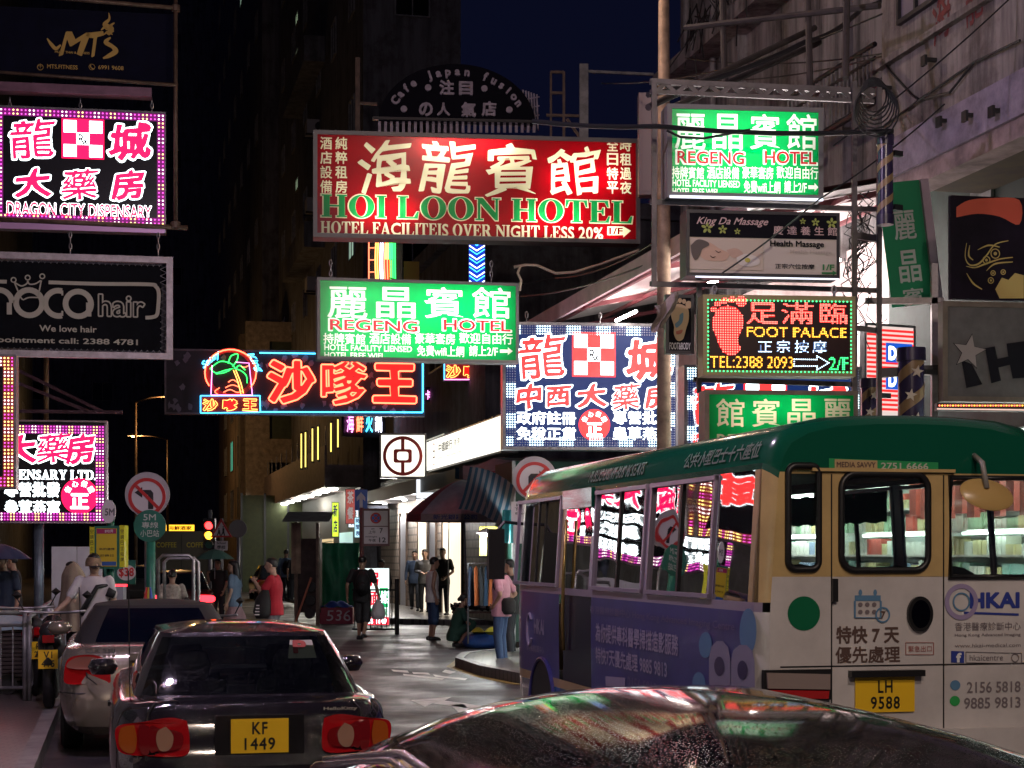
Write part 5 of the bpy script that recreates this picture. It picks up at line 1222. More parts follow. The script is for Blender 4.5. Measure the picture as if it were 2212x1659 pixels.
obj('bumper_strip', MB().grid(lambda a, c: ((a - .5) * 1.5, -.012 + .22 * max(0, abs(a - .5) * 2 - .7) ** 1.5, .50 + .035 * c), 24, 1), mat('black_plastic', (.01, .01, .011), .35), car, True)
g = fit(glyph('HelloKitty', .02), .40, .868, .60, .892); obj('boot_sticker', MB().flat([(x, z) for x, z in g[0]], g[1], .06), mat('silver_sticker', (.6, .58, .5), .3, .5), car)
g = fit(glyph('P', .05), .30, 1.17, .39, 1.25)
st_ = obj('window_sticker', MB().add([(.26, .80, 1.14), (.44, .80, 1.14), (.42, .90, 1.25), (.28, .90, 1.25)], [(0, 1, 2, 3)]), mat('sticker_white', (.45, .44, .42), .5), car); obj('sticker_letter', MB().add([(x * .95 + .01, .79 + (z - 1.14) * .909, z) for x, z in g[0]], g[1]), mat('sticker_red', (.4, .06, .05), .5), st_)
for sg in (-1, 1):
    mr_ = MB().lathe([(0, -.06), (.08, -.055), (.11, 0), (.08, .055), (0, .06)], (sg * .90, 2.75, .98), 12); obj('wing_mirror', mr_, PC, car, True)
    obj('door_handle', MB().box(sg * .838, sg * .86, 1.7, 1.85, .78, .81), PC, car)
    for y in (.82, 3.3): wheel(car, sg * .74, y, .30, .19)
obj('aerial', MB().tube([(-.72, .55, .93), (-.73, .5, 1.7)], .004, 5), M_black, car)

# --- champagne convertible ahead of it
PS = wetpaint('wet_champagne_paint', (.34, .30, .24), .2, .3, 110, .55, var=.12)
cv = thing('parked_car', 'champagne convertible with black soft top parked at the left kerb', 'car', st(15.55, .32, 0), TH)
R2 = [(.20, .14, 4.35, .74), (.28, .04, 4.45, .81), (.42, .0, 4.5, .845), (.55, .0, 4.5, .86), (.60, .03, 4.48, .86), (.76, .07, 4.4, .855), (.88, .11, 4.2, .835), (.95, .17, 4.0, .80), (.985, .28, 3.9, .73), (.99, .6, 3.5, .6)]
car_body(cv, R2, (.95, 3.6), PS, rc=.3)
M_soft = mat('black_soft_top', (.014, .014, .016), .7, bump=.3, bscale=220)
greenhouse(cv, M_soft, (.975, .62, 3.3, .74), (1.31, 1.25, 2.4, .55), .05, ((.2, .42), (.46, .86)), .28, (glass('plastic_window', (.25, .27, .28), .45, .05, wav=.35), M_glasss), rc=.26)
yo2 = lambda x, z: .05 + .34 * max(0, abs(x) / .86 - .6) ** 1.6 + .1 * max(0, z - .75)
for sg in (-1, 1):
    f = lambda L: [(sg * x, z) for x, z in L]
    lamp = lens_patch('tail_lamp', f([(.40, .70), (.41, .82), (.50, .90), (.66, .91), (.77, .87), (.80, .74), (.78, .66), (.60, .655), (.42, .66)]), yo2, M_lred, cv)
    lens_patch('indicator_lens', f([(.44, .80), (.52, .885), (.66, .895), (.75, .86), (.77, .80), (.60, .785)]), lambda x, z: yo2(x, z) - .014, M_lclr if sg > 0 else mat('tail_lens_smoky', (.3, .12, .09), .1, coat=1.), lamp, .004)
    for y in (.95, 3.6): wheel(cv, sg * .75, y, .31, .2)
    obj('wing_mirror', MB().lathe([(0, -.07), (.09, -.06), (.13, 0), (.09, .06), (0, .07)], (sg * .93, 2.85, 1.04), 12), PS, cv, True)
g = fit(glyph('CLK 230', .03), -.62, .925, -.36, .965); obj('boot_lettering', MB().thick(g[0], g[1], .10, .012), mat('chrome', (.7, .7, .7), .12, 1.), cv)
obj('boot_handle', MB().box(-.24, .24, .03, .10, .86, .92), PS, cv); plate(cv, ('HV 382',), (0, .055, .78), .42, .11)
obj('aerial', MB().tube([(-.66, .5, .96), (-.60, .0, .72), (-.52, -.06, .66)], .006, 5), M_black, cv); obj('aerial_rod', MB().tube([(-.66, .5, .96), (-.68, .52, 1.5)], .005, 5), M_black, cv)
obj('bumper_line', MB().tube([(-.84, .2, .58), (-.7, .03, .575), (0, -.004, .57), (.7, .03, .575), (.84, .2, .58)], .006, 5), M_black, cv)

# --- black car under the camera: only the far end of its roof shows
PB = wetpaint('wet_black_paint', (.003, .003, .004), .06, .5, 165, coat=0., spec=.09)
fg = thing('parked_car', 'black car roof beaded with rain and coloured reflections, closest to the viewer', 'car', st(1.85, 1.42, 0), TH)
R3 = [(.22, .1, 4.3, .76), (.34, .02, 4.45, .84), (.6, .0, 4.5, .87), (.85, .04, 4.45, .87), (1.0, .1, 4.2, .84), (1.06, .2, 4.0, .8), (1.08, .5, 3.9, .7)]
car_body(fg, R3, (.9, 3.6), PB)
greenhouse(fg, PB, (1.02, .25, 4.35, .83), (1.255, .62, 3.5, .64), .215, ((.1, .40), (.44, .66), (.68, .88)), .0, rc=.34)
for sg in (-1, 1):
    for q, r_ in ((.97, .014), (.86, .012), (.80, .008)):
        pts = []
        for i in range(26):
            y = i / 25; e = math.sin(math.pi * min(1, max(0, (y - .0) / 1.0))) 
            k = q if .12 < y < .8 else q - .55 * ((y - .8) / .2 if y >= .8 else (.12 - y) / .12) ** 1.3
            hw = .82 + (.635 - .82) * k; y0 = .25 + (.62 - .25) * k; y1 = 4.35 + (3.5 - 4.35) * k
            pts.append((sg * (hw * 1.0 + .012), y0 + (y1 - y0) * (.04 + .92 * y), 1.02 + .23 * k))
        obj('roof_rail' if q > .9 else 'window_trim', MB().tube(pts, r_, 8), mat('wet_chrome', (.55, .52, .56), .18, 1., bump=.4, bscale=120), fg, True)
    for y in (.9, 3.6): wheel(fg, sg * .76, y, .32, .2)
    lens_patch('tail_lamp', [(sg * .6, .85), (sg * .8, .86), (sg * .82, .7), (sg * .62, .68)], lambda x, z: .05 + .3 * max(0, abs(x) / .87 - .62) ** 1.6, M_lred, fg)
obj('interior', MB().box(-.6, .6, .6, 3.4, .5, .55), M_int, fg); seats(fg, (1.5, 2.5), (-.35, .35), .88)

# --- green and cream minibus
BL, BW = 6.9, 2.08; BS, BTL = 10.0, 3.84
CREAM = wetpaint('bus_cream', (.54, .38, .165), .3, .1, 120, coat=.2, var=.22); BGREEN = wetpaint('bus_green', (.004, .085, .048), .2, .12, 120, coat=.35)
BWHITE = wetpaint('bus_white_wrap', (.58, .545, .53), .3, .1, 120, coat=.2, var=.18); BPURP = wetpaint('bus_purple_wrap', (.055, .055, .22), .3, .08, 120, coat=.2, var=.25); BBLUE = wetpaint('bus_blue', (.01, .17, .32), .2, .1, 120); BLIL = mat('lilac_frame', (.42, .36, .45), .3, .4)
M_bg = glass('bus_side_glass', (.09, .095, .11), .1, .015, wav=.16); M_bgr = glass('bus_rear_glass', (.62, .68, .64), .06, .03, drops=.12); M_seal = mat('window_seal', (.008, .008, .009), .4)
def half_section():                                   # right half, bottom to top centre
    return [(.98, .34), (1.03, .42), (1.04, .7), (1.045, 1.12), (1.04, 1.48), (.986, 2.33), (.978, 2.37), (.955, 2.46), (.90, 2.55), (.78, 2.615), (.6, 2.655), (.3, 2.675), (0, 2.68)]
bus = thing('minibus', 'green-roofed cream minibus with purple advertising on its side, seen from behind', 'minibus', st(BS, BTL + BW / 2, 0), TH)
HS = half_section(); FULL = [(-x, z) for x, z in HS] + HS[-2::-1]
def inset(sec, d): return [((abs(x) - d * min(1, abs(x) / .5)) * (1 if x > 0 else -1) if abs(x) > 1e-6 else 0, z - d * .8 if z > 2.2 else z) for x, z in sec]
def hs_x(z):
    for (x0, z0), (x1, z1) in zip(HS, HS[1:]):
        if z0 <= z <= z1: return x0 + (x1 - x0) * (z - z0) / (z1 - z0 or 1)
    return 1.0
STN = [(0., .075), (.03, .035), (.09, .0), (BL - .5, .0), (BL - .25, .03), (BL - .08, .12), (BL, .24)]
def d_at(y):
    for (a, p), (b, q) in zip(STN, STN[1:]):
        if a <= y <= b: return p + (q - p) * (y - a) / (b - a)
    return 0
def bandskin(name, zs, m, ys=None, sides=(-1, 1), parent=bus):     # strip of side skin between the heights zs
    ys = ys or [a for a, _ in STN]; b = MB()
    for sg in sides:
        vs = [(sg * (hs_x(z) - d_at(y) * min(1, hs_x(z) / .5)), y, z - (d_at(y) * .8 if z > 2.2 else 0)) for y in ys for z in zs]; n = len(zs)
        b.add(vs, [(i * n + k, (i + 1) * n + k, (i + 1) * n + k + 1, i * n + k + 1)[::-sg] for i in range(len(ys) - 1) for k in range(n - 1)])
    return obj(name, b, m, parent, auto=30)
su = lambda u, v=1250: on_t(u, v, BTL)[0] - BS       # metres forward of the tail
WZ0, WZ1 = 1.50, 2.33
b = MB(); top = [(x, z) for x, z in FULL if z >= 2.369]
n = len(top); vs = []
for y, d in STN: vs += [(x, y, z) for x, z in inset(top, d)]
b.add(vs, [(i * n + k, (i + 1) * n + k, (i + 1) * n + k + 1, i * n + k + 1) for i in range(len(STN) - 1) for k in range(n - 1)])
b.add([(x, 0, z) for x, z in inset(top, .075)], [tuple(range(n))[::-1]])
obj('roof', b, BGREEN, bus, auto=40)
yw = [0, su(1629), su(1539), su(1537), su(1395), su(1391), su(1276), su(1272), su(1212), su(1208), su(1112), BL - .45]
bandskin('window_band', [2.33, 2.37], BGREEN); bandskin('waist_rail', [1.44, 1.50], BLIL, [a for a, _ in STN if a > .01])
bandskin('side_wrap', [.68, .9, 1.12, 1.44], BPURP, [.22, 1, su(1276) - .02, ], (-1,)); bandskin('side_wrap', [.68, .9, 1.12, 1.44], BPURP, [su(1208), BL - .5, BL - .25, BL - .08, BL], (-1,))
bandskin('side_panel', [.68, .9, 1.12, 1.44], BWHITE, [0., .03, .09, .22], (-1,)); bandskin('side_panel', [.68, .9, 1.12, 1.44], CREAM, None, (1,))
bandskin('cream_stripe', [.60, .68], CREAM); bandskin('skirt', [.34, .42, .60], BBLUE, [.22, 1.1, 1.11, BL - .5, BL - .25, BL - .08, BL], (-1,)); bandskin('skirt', [.34, .42, .60], BWHITE, [0., .03, .09, .22], (-1,)); bandskin('skirt', [.34, .42, .60], CREAM, None, (1,))
# pillars and panes
for y0, y1, m in ((0, .2, CREAM), (su(1629) - .02, su(1629) + .03, M_seal), (su(1539), su(1537), BLIL), (su(1396) - .03, su(1390) + .03, BLIL), (su(1278), su(1270), BLIL), (su(1216), su(1206), CREAM), (su(1112), BL - .38, BLIL)):
    y0, y1 = min(y0, y1), max(y0, y1); ys = [y0] + [a for a, _ in STN if y0 < a < y1] + [max(y1, y0 + .06)]
    for sg in (-1, 1): bandskin('pillar', [WZ0, WZ1], m, ys, (sg,))
for y0, y1 in ((.2, su(1630)), (su(1628), su(1540)), (su(1536), su(1397)), (su(1389), su(1279)), (su(1205), su(1113))):
    if abs(y1 - y0) > .1:
        for sg in (-1, 1):
            w = bandskin('side_window', [WZ0, WZ1], M_bg if sg < 0 else M_bgr, [y0, y1], (sg,))
            if y0 > .5:
                ym = (y0 + y1) / 2; q = MB().bar((sg * (hs_x(WZ0) + .004), ym, WZ0), (sg * (hs_x(WZ1) + .004), ym, WZ1), .045, .02); obj('sliding_bar', q, M_seal, w)
                q = MB()
                for z in (WZ0 + .02, WZ1 - .02): q.bar((sg * (hs_x(z) + .006), y0, z), (sg * (hs_x(z) + .006), y1, z), .05, .03)
                for y in (y0 + .02, y1 - .02): q.bar((sg * (hs_x(WZ0) + .007), y, WZ0), (sg * (hs_x(WZ1) + .007), y, WZ1), .04, .03)
                obj('window_frame', q, BLIL, w)
# passenger door between the front and middle windows
dr = obj('passenger_door', MB().box(-1.03, -1.0, su(1276) - .02, su(1214), .45, 1.46), mat('door_dark_blue', (.01, .01, .03), .25), bus)
obj('door_pane', MB().add([(-1.03, su(1274), 1.46), (-1.03, su(1216), 1.46), (-1.0, su(1216), 2.2), (-1.0, su(1274), 2.2)], [(0, 1, 2, 3)]), M_bg, dr); obj('grab_rail', MB().tube([(-1.06, su(1222), .95), (-1.07, su(1222), 1.2), (-1.07, su(1224), 1.6), (-1.05, su(1226), 2.1)], .016, 8), mat('brass_rail', (.5, .35, .12), .3, .8), dr, True)
obj('door_header', MB().box(-1.035, -1.0, su(1276), su(1214), 2.2, 2.36), BGREEN, bus)
# tail
RZ = lambda u, v: (lambda q: (q[0] - BTL - BW / 2, q[1]))(on_s(u, v, BS))
IN = inset(FULL, .075)
def clip(z0, z1):
    pts = []; 
    L = IN
    for i in range(len(L)):
        a, c = L[i], L[(i + 1) % len(L)]
        if z0 <= a[1] <= z1: pts.append(a)
        for zc in sorted((z0, z1), reverse=c[1] < a[1]):
            if (a[1] - zc) * (c[1] - zc) < 0: pts.append((a[0] + (c[0] - a[0]) * (zc - a[1]) / (c[1] - a[1]), zc))
    return pts
def rbox(u0, v0, u1, v1, r=.05, g=0):
    (x0, zb_), (x1, zt_) = RZ(u0, v1), RZ(u1, v0); zb_ = RZ((u0 + u1) / 2, v1)[1]; zt_ = RZ((u0 + u1) / 2, v0)[1]; x0 -= g; x1 += g; zb_ -= g; zt_ += g; o = []
    for cx_, cz_, a0 in ((x1 - r, zt_ - r, 0), (x0 + r, zt_ - r, 90), (x0 + r, zb_ + r, 180), (x1 - r, zb_ + r, 270)):
        o += [(cx_ + r * math.cos(math.radians(a0 + k * 18)), cz_ + r * math.sin(math.radians(a0 + k * 18))) for k in range(6)]
    return o
zc = RZ(1900, 1240)[1] - .015
wins = [rbox(1702, 1006, 1768, 1230, .05), rbox(1817, 1024, 2004, 1232, .09)]
xr = RZ(2052, 1020)[0]; zq0, zq1 = RZ(2052, 1236)[1], RZ(2052, 1014)[1]
zq0, zq1 = zq0 - .03, min(zq1, 2.285); w3 = [(xr, zq0), (.93, zq0), (.895, zq1), (xr, zq1)]
g = fill2d([clip(zc, 2.31)] + wins + [w3]); obj('rear_panel', MB().flat(g[0], g[1], 0), CREAM, bus)
gw = MB()
seam = RZ(1740, 1440)[1]
g = fill2d([clip(.34, zc)]); obj('rear_wrap', MB().flat(g[0], g[1], .0), BWHITE, bus)
for o_ in wins + [w3]:
    w = obj('rear_window', MB().flat(o_, [tuple(range(len(o_)))], .01), M_bgr, bus)
    q = MB().tube([(x, -.006, z) for x, z in o_], .022, 8, closed=True); obj('seal', q, M_seal, w, True)
def rtext(name, tx, u0, v0, u1, v1, m, off=.02, y=-.004):
    (x0, _), (x1, _2) = RZ(u0, v1), RZ(u1, v0); um = (u0 + u1) / 2; g = fit(glyph(tx, off), x0, RZ(um, v1)[1], x1, RZ(um, v0)[1]); return obj(name, MB().flat(g[0], g[1], y), m, bus)
def rshape(name, pts, m, y=-.004, d=0):
    g = fill2d([[RZ(u, v) for u, v in pts]]); return obj(name, MB().thick(g[0], g[1], y, d) if d else MB().flat(g[0], g[1], y), m, bus)
def rcirc(u, v, r, ry=None, n=32): return [(u + r * math.cos(2 * math.pi * k / n), v + (ry or r) * math.sin(2 * math.pi * k / n)) for k in range(n)]
K1 = mat('print_dark_brown', (.10, .06, .05), .4); K2 = mat('print_blue', (.03, .05, .28), .4); K3 = mat('print_grey', (.18, .15, .16), .4); K4 = mat('print_steel_blue', (.10, .22, .36), .4); K5 = mat('print_whatsapp_green', (.03, .35, .08), .4); K6 = mat('print_white', (.75, .75, .75), .4); K7 = mat('print_red', (.35, .1, .08), .4)
rshape('roof_banner', [(1790, 990), (2026, 999), (2026, 1022), (1790, 1014)], mat('banner_green', (.02, .28, .09), .4), -.005)
rshape('banner_patch', [(1802, 992), (1894, 995), (1894, 1016), (1802, 1012)], mat('banner_tan', (.45, .32, .16), .4), -.008)
rtext('banner_lettering', 'MEDIA SAVVY', 1806, 998, 1890, 1010, K1, .02, -.011); rtext('banner_lettering', '2751 6666', 1902, 1000, 2004, 1014, mat('print_pale', (.5, .5, .42), .4), .02, -.008)
obj('hinge_seam', MB().box(RZ(1796, 0)[0] - .004, RZ(1796, 0)[0] + .004, -.004, .002, .6, 2.30).box(RZ(2038, 0)[0] - .004, RZ(2038, 0)[0] + .004, -.004, .002, .6, 2.30).box(-.9, .95, -.004, .002, seam - .004, seam + .004), M_seal, bus)
obj('drip_rail', MB().box(RZ(1752, 0)[0], RZ(2060, 0)[0], -.025, .0, 2.315, 2.335), CREAM, bus)
rshape('route_disc', rcirc(1736, 1325, 35, 37), mat('disc_green', (.005, .13, .055), .3))
rtext('rear_lettering', '特快 7 天', 1806, 1352, 1942, 1390, K1, .03); rtext('rear_lettering', '優先處理', 1804, 1396, 1944, 1432, K1, .02)
# calendar icon
for a in ([(1846, 1286), (1902, 1286), (1902, 1298), (1846, 1298)],): rshape('calendar_icon', a, K4)
for c_ in ((1858, 1280), (1890, 1280)): rshape('calendar_icon', rcirc(*c_, 4, 7, 12), K4)
cal = MB(); L = [RZ(*p) for p in ((1846, 1298), (1846, 1334), (1902, 1334), (1902, 1298))]
for a, c_ in zip(L, L[1:]): cal.bar((a[0], -.005, a[1]), (c_[0], -.005, c_[1]), .012, .004)
obj('calendar_icon', cal, K4, bus)
for i in range(3):
    for j in range(2): rshape('calendar_dot', rcirc(1858 + i * 15, 1306 + j * 16, 5, 5, 12), K3)
q = RZ(1906, 1328); obj('calendar_icon', MB().ring(q, .04, .05, -.008, -.005, 24), K4, bus); rtext('calendar_digit', '7', 1901, 1320, 1912, 1336, K1, .03, -.008)
hd = rshape('door_latch', rcirc(1985, 1326, 27, 38), M_seal, -.002, .025); g = [RZ(u, v) for u, v in rcirc(1985, 1326, 20, 30)]; obj('latch_glass', MB().flat(g, [tuple(range(len(g)))], -.03), mat('latch_mirror', (.02, .02, .05), .05, .9), hd)
rtext('warning_label', '緊急出口', 1962, 1395, 2012, 1408, K7, .0)
lb = MB(); L = [RZ(*p) for p in ((1956, 1388), (2016, 1388), (2016, 1414), (1956, 1414), (1956, 1388))]
for a, c_ in zip(L, L[1:]): lb.bar((a[0], -.004, a[1]), (c_[0], -.004, c_[1]), .004, .003)
obj('warning_label', lb, K7, bus)
obj('side_handle', MB().box(RZ(1797, 0)[0] - .005, RZ(1797, 0)[0] + .03, -.03, 0, RZ(1800, 1300)[1], RZ(1800, 1250)[1]), M_seal, bus)
q = RZ(2076, 1300); obj('company_logo', MB().ring(q, .085, .115, -.007, -.004, 40, 40, 400), mat('print_violet_grey', (.32, .26, .42), .4), bus); obj('company_logo', MB().ring(q, .05, .06, -.007, -.004, 30), K4, bus)
rtext('company_lettering', 'HKAI', 2094, 1279, 2202, 1314, K2, .045); rshape('company_underline', [(2082, 1321), (2200, 1325), (2200, 1330), (2082, 1326)], K2)
rtext('company_lettering', '香港醫療診斷中心', 2062, 1344, 2204, 1362, K3, .0); rtext('company_lettering', 'Hong Kong Advanced Imaging', 2062, 1368, 2204, 1376, K3, .01); rtext('company_lettering', 'www.hkai-medical.com', 2062, 1390, 2204, 1398, K3, .0)
rshape('social_icon', [(2054, 1406), (2082, 1407), (2082, 1432), (2054, 1431)], K2); rtext('social_letter', 'f', 2064, 1410, 2076, 1431, K6, .05, -.008)
bx_ = MB(); L = [RZ(*p) for p in ((2086, 1408), (2206, 1411), (2206, 1433), (2086, 1431), (2086, 1408))]
for a, c_ in zip(L, L[1:]): bx_.bar((a[0], -.004, a[1]), (c_[0], -.004, c_[1]), .004, .003)
obj('search_box', bx_, K3, bus); rtext('search_lettering', 'hkaicentre', 2094, 1414, 2166, 1427, K3, .0); q = RZ(2192, 1421); obj('search_icon', MB().ring(q, .022, .028, -.006, -.004, 20), K3, bus)
rtext('phone_lettering', '2156 5818', 2088, 1472, 2204, 1496, K3, .015); rtext('phone_lettering', '9885 9813', 2082, 1506, 2204, 1530, K3, .015)
rshape('phone_icon', rcirc(2063, 1480, 11, 11, 20), K4); rshape('phone_icon', rcirc(2062, 1514, 11, 11, 20), K5)
lm = obj('tail_lamp_housing', MB().box(RZ(1646, 0)[0], RZ(1792, 0)[0], -.035, .005, RZ(1720, 1512)[1], RZ(1720, 1446)[1]), M_seal, bus)
for nm, a, m in (('reverse_lens', [(1650, 1452), (1786, 1455), (1786, 1488), (1652, 1486)], mat('grey_lens', (.28, .22, .2), .1, coat=1.)), ('brake_lens', [(1654, 1489), (1784, 1491), (1782, 1508), (1658, 1507)], M_lred)):
    g = fill2d([[RZ(u, v) for u, v in a]]); obj(nm, MB().thick(g[0], g[1], -.036, .02), m, lm)
(x0, z0), (x1, z1) = RZ(1832, 1462), RZ(1990, 1446); obj('plate_hood', MB().box(x0, x1, -.06, .0, z0, z1), M_seal, bus)
p0 = RZ(1910, 1500); plate(bus, ('LH', '9588'), (p0[0], -.003, p0[1]), .40, .22)
obj('rear_bumper', MB().box(-.98, .98, -.06, .05, .45, .7), BWHITE, bus)
# outside rear-view mirror hanging from the roof
q = RZ(2105, 1070); mm = obj('hanging_mirror', MB().lathe([(0, -.012), (.17, -.012), (.185, 0), (.17, .012), (0, .012)], (0, 0, 0), 28), mat('mirror_amber', (.5, .33, .12), .3), bus, auto=40); mm.location = (q[0], -.16, q[1]); mm.rotation_euler = (math.radians(62), .12, 0); mm.scale = (1, .62, 1)
obj('mirror_stalk', MB().tube([(q[0], -.16, q[1] + .04), (q[0] - .01, -.12, q[1] + .2), (q[0], .02, q[1] + .26)], .018, 8), mat('stalk_grey', (.25, .24, .22), .5), bus, True)
# lettering on the flank
def stext(name, tx, u0, v0, u1, v1, m, off=.02, lift=.006):
    a, b_ = su(u1), su(u0); um = (u0 + u1) / 2; z0, z1 = on_t(um, v1, BTL)[1], on_t(um, v0, BTL)[1]
    g = fit(glyph(tx, off), 0, z0, b_ - a, z1)      # letters read towards the tail
    return obj(name, MB().add([(-(hs_x(z) + lift), b_ - x, z) for x, z in g[0]], [f for f in g[1]]), m, bus)
KP = mat('print_lilac', (.34, .30, .42), .4); KG = mat('print_dull_green', (.06, .16, .11), .4); KR = mat('roof_print', (.16, .22, .18), .4)
U7 = lambda x: (1200 + .4822 * x) / 1.1573
V7 = lambda y: (1000 + .4822 * y) / 1.1573
stext('flank_lettering', '為你提供專科醫學掃描造影服務', U7(605), V7(1185), U7(1035), V7(1290), KP, .02); stext('flank_lettering', '特快7天優先處理 9885 9813', U7(605), V7(1312), U7(975), V7(1405), KP, .02)
stext('flank_lettering', '香港醫療診斷中心 Hong Kong Advanced Imaging Centre', U7(575), V7(1105), U7(1325), V7(1160), mat('print_dim_lilac', (.16, .13, .24), .4), .01); stext('flank_lettering', '2156 5818', U7(770), V7(1450), U7(920), V7(1515), mat('print_dim_lilac', (.16, .13, .24)), .01)
stext('flank_logo', 'HKAI', U7(285), V7(1135), U7(337), V7(1215), KP, .03); stext('flank_lettering', '香港醫療診斷中心', U7(245), V7(1270), U7(335), V7(1305), KP, .0)
def sshape(name, pts, m, lift=.006):
    g = fill2d([[(su(u), on_t(u, v, BTL)[1]) for u, v in pts]]); return obj(name, MB().add([(-(hs_x(z) + lift), y, z) for y, z in g[0]], [f[::-1] for f in g[1]]), m, bus)
for u, v, rx_, rz_, m in ((1175, 1270, 34, 68, K4), (1395, 1200, 44, 120, K4), (1140, 1470, 34, 60, K4)): sshape('flank_picture', [(U7(u + rx_ * math.cos(a)), V7(v + rz_ * math.sin(a))) for a in [k * .2618 for k in range(24)]], m, .005)
for u, v, w_ in ((1250, 1400, 55), (1370, 1420, 62)):
    sshape('flank_picture', [(U7(u + w_ * c_), V7(v + q_)) for c_, q_ in ((-1, 110), (-1, -60), (-.8, -120), (-.3, -150), (.3, -150), (.8, -120), (1, -60), (1, 110))], mat('scanner_print', (.26, .24, .32), .4), .006); sshape('flank_picture', [(U7(u + 26 * math.cos(a)), V7(v - 20 + 50 * math.sin(a))) for a in [k * .2618 for k in range(24)]], mat('scanner_bore', (.05, .04, .1), .4), .009)
q_ = (-(1.045 + .006), su(U7(262)), on_t(U7(262), V7(1190), BTL)[1]); lg = MB(); lg.tube([(q_[0], q_[1] - .09 * math.cos(a), q_[2] + .15 * math.sin(a)) for a in [math.radians(40 + k * 12) for k in range(25)]], .014, 6); obj('flank_logo', lg, KP, bus)
sshape('flank_panel', [(U7(655), V7(1432)), (U7(758), V7(1440)), (U7(756), V7(1490)), (U7(655), V7(1482))], KP)
rl = []
def rooftext(tx, u0, u1, zc, h, m):
    a, b_ = su(u1), su(u0); g = fit(glyph(tx, .02), 0, zc - h / 2, b_ - a, zc + h / 2)
    obj('roof_lettering', MB().add([(-(hs_x(z) + .012), b_ - x, z + .004) for x, z in g[0]], g[1]), m, bus)
rooftext('PUBLIC LIGHT BUS 16 SEATS', U7(525), U7(805), 2.455, .10, KR); rooftext('公共小型巴士十六座位', U7(1010), U7(1395), 2.455, .11, KR)
for sg in (-1, 1):
    for y in (1.25, 5.55):
        wheel(bus, sg * .90, y, .36, .24)
        ar_ = MB(); ar_.prism([(0, 0)], 0, 0) if False else None
        pts = [(y + .47 * math.cos(math.radians(a)), .36 + .47 * math.sin(math.radians(a))) for a in range(0, 181, 12)]
        ar_.add([(sg * 1.049, p, z) for p, z in pts] , [tuple(range(len(pts)))[::sg]]); obj('wheel_arch', ar_, M_black, bus)
        wr = MB(); wr.tube([(sg * 1.05, p, z) for p, z in pts], .02, 6); obj('arch_trim', wr, BPURP if sg < 0 else CREAM, bus)
obj('floor', MB().box(-.98, .98, .1, BL - .3, .55, .62), M_int, bus); obj('ceiling_lining', MB().box(-.85, .85, .1, BL - .5, 2.40, 2.42), mat('bus_lining', (.25, .25, .24), .7), bus)
obj('windscreen', MB().add([(-.82, BL - .02, 1.3), (.82, BL - .02, 1.3), (.74, BL - .3, 2.35), (-.74, BL - .3, 2.35)], [(0, 1, 2, 3)]), M_bgr, bus); obj('front_panel', MB().box(-.85, .85, BL - .2, BL, .4, 1.3), CREAM, bus)
for y in (.75, 1.65, 2.55, 3.45, 4.35):
    for x in (-.72, -.28, .62):
        b = MB().grid(lambda a, c: (x + (a - .5) * .42, y - .12 * c + .05 * math.cos(math.pi * (a - .5)), 1.0 + .72 * c - .12 * abs(a - .5) ** 2 * c * 4), 6, 6); b.grid(lambda a, c: (x + (a - .5) * .42, y + .4 * c, 1.02), 2, 2); obj('seat', b, mat('bus_seat', (.045, .045, .05), .7), bus, True)
for y in (1.2, 3.0, 4.8): obj('grab_pole', MB().cyl((-.1, y, .62), (-.1, y, 2.4), .018, n=8), M_steel, bus, True)
obj('wing_mirror', MB().box(-1.32, -1.16, BL - .25, BL - .15, 1.55, 2.05), mat('mirror_black', (.01, .01, .011), .3), bus); obj('mirror_arm', MB().tube([(-.95, BL - .2, 2.1), (-1.15, BL - .2, 2.12), (-1.24, BL - .2, 2.02)], .018, 6), M_seal, bus)
obj('green_curtain', MB().grid(lambda a, c: (.985, 2.5 + 3 * a, 2.05 + .25 * c + .01 * math.sin(60 * a)), 30, 2), mat('curtain_green', (.01, .2, .12), .7), bus)
# ------------------------------------------------------------------ more signs on the right
M_gban = emit('green_banner_face', (.0, .22, .09), .4)
s = Sign('hanging_banner', 'tilted bright green hotel banner with white characters behind the right frame', 'banner', 17.6, 1925, 392, 2020, 660, 12, .02)
s.t.rotation_euler = (0, math.radians(-7.5), s.yaw)
s.mb('cloth', mat('green_banner_cloth', (.006, .2, .085), .5)).box(-s.W / 2, s.W / 2, .0, .01, 0, s.H)
for ch, v, h in (('麗', 455, 62), ('晶', 540, 70), ('賓', 622, 40)): s.text(ch, 1950, v, 2000, v + h, mat('banner_white', (.4, .42, .4), .5), .02, y=-.004)
s.box('side_frame', mat('mauve_cabinet', (.45, .35, .42)), 2020, 392, 2038, 660, -.04, .06, sl=False); s.done()
s = Sign('hanging_board', 'dark board with orange top and yellow swirling ornament, right edge', 'board', 16.6, 2050, 425, 2230, 648, 10, .08)
s.mb('board', mat('aubergine_face', (.01, .006, .014), .8, var=.4, spec=.2)).box(-s.W / 2, s.W / 2, .0, .06, 0, s.H)
s.put('orange_print', mat('orange_print', (.55, .09, .05), .5), fill2d([[GEO(s, u, v) for u, v in spline_pts([(2062, 448), (2090, 433), (2140, 428), (2205, 432), (2205, 485), (2160, 468), (2110, 462), (2062, 470)], 4)]]), -.004)
yl = mat('yellow_print', (.5, .38, .12), .5)
for pts in ([(2085, 525), (2082, 555), (2092, 572), (2112, 570), (2130, 552), (2150, 528), (2180, 520)], [(2085, 590), (2100, 612), (2120, 625)], [(2084, 575), (2104, 578), (2128, 570), (2160, 560), (2190, 556)], [(2110, 540), (2135, 530), (2160, 534)], [(2130, 585), (2150, 570), (2190, 566)], [(2092, 530), (2090, 552), (2100, 562)]): ribbon(s, 'ornament', yl, pts, (1, 4, 2), -.004)
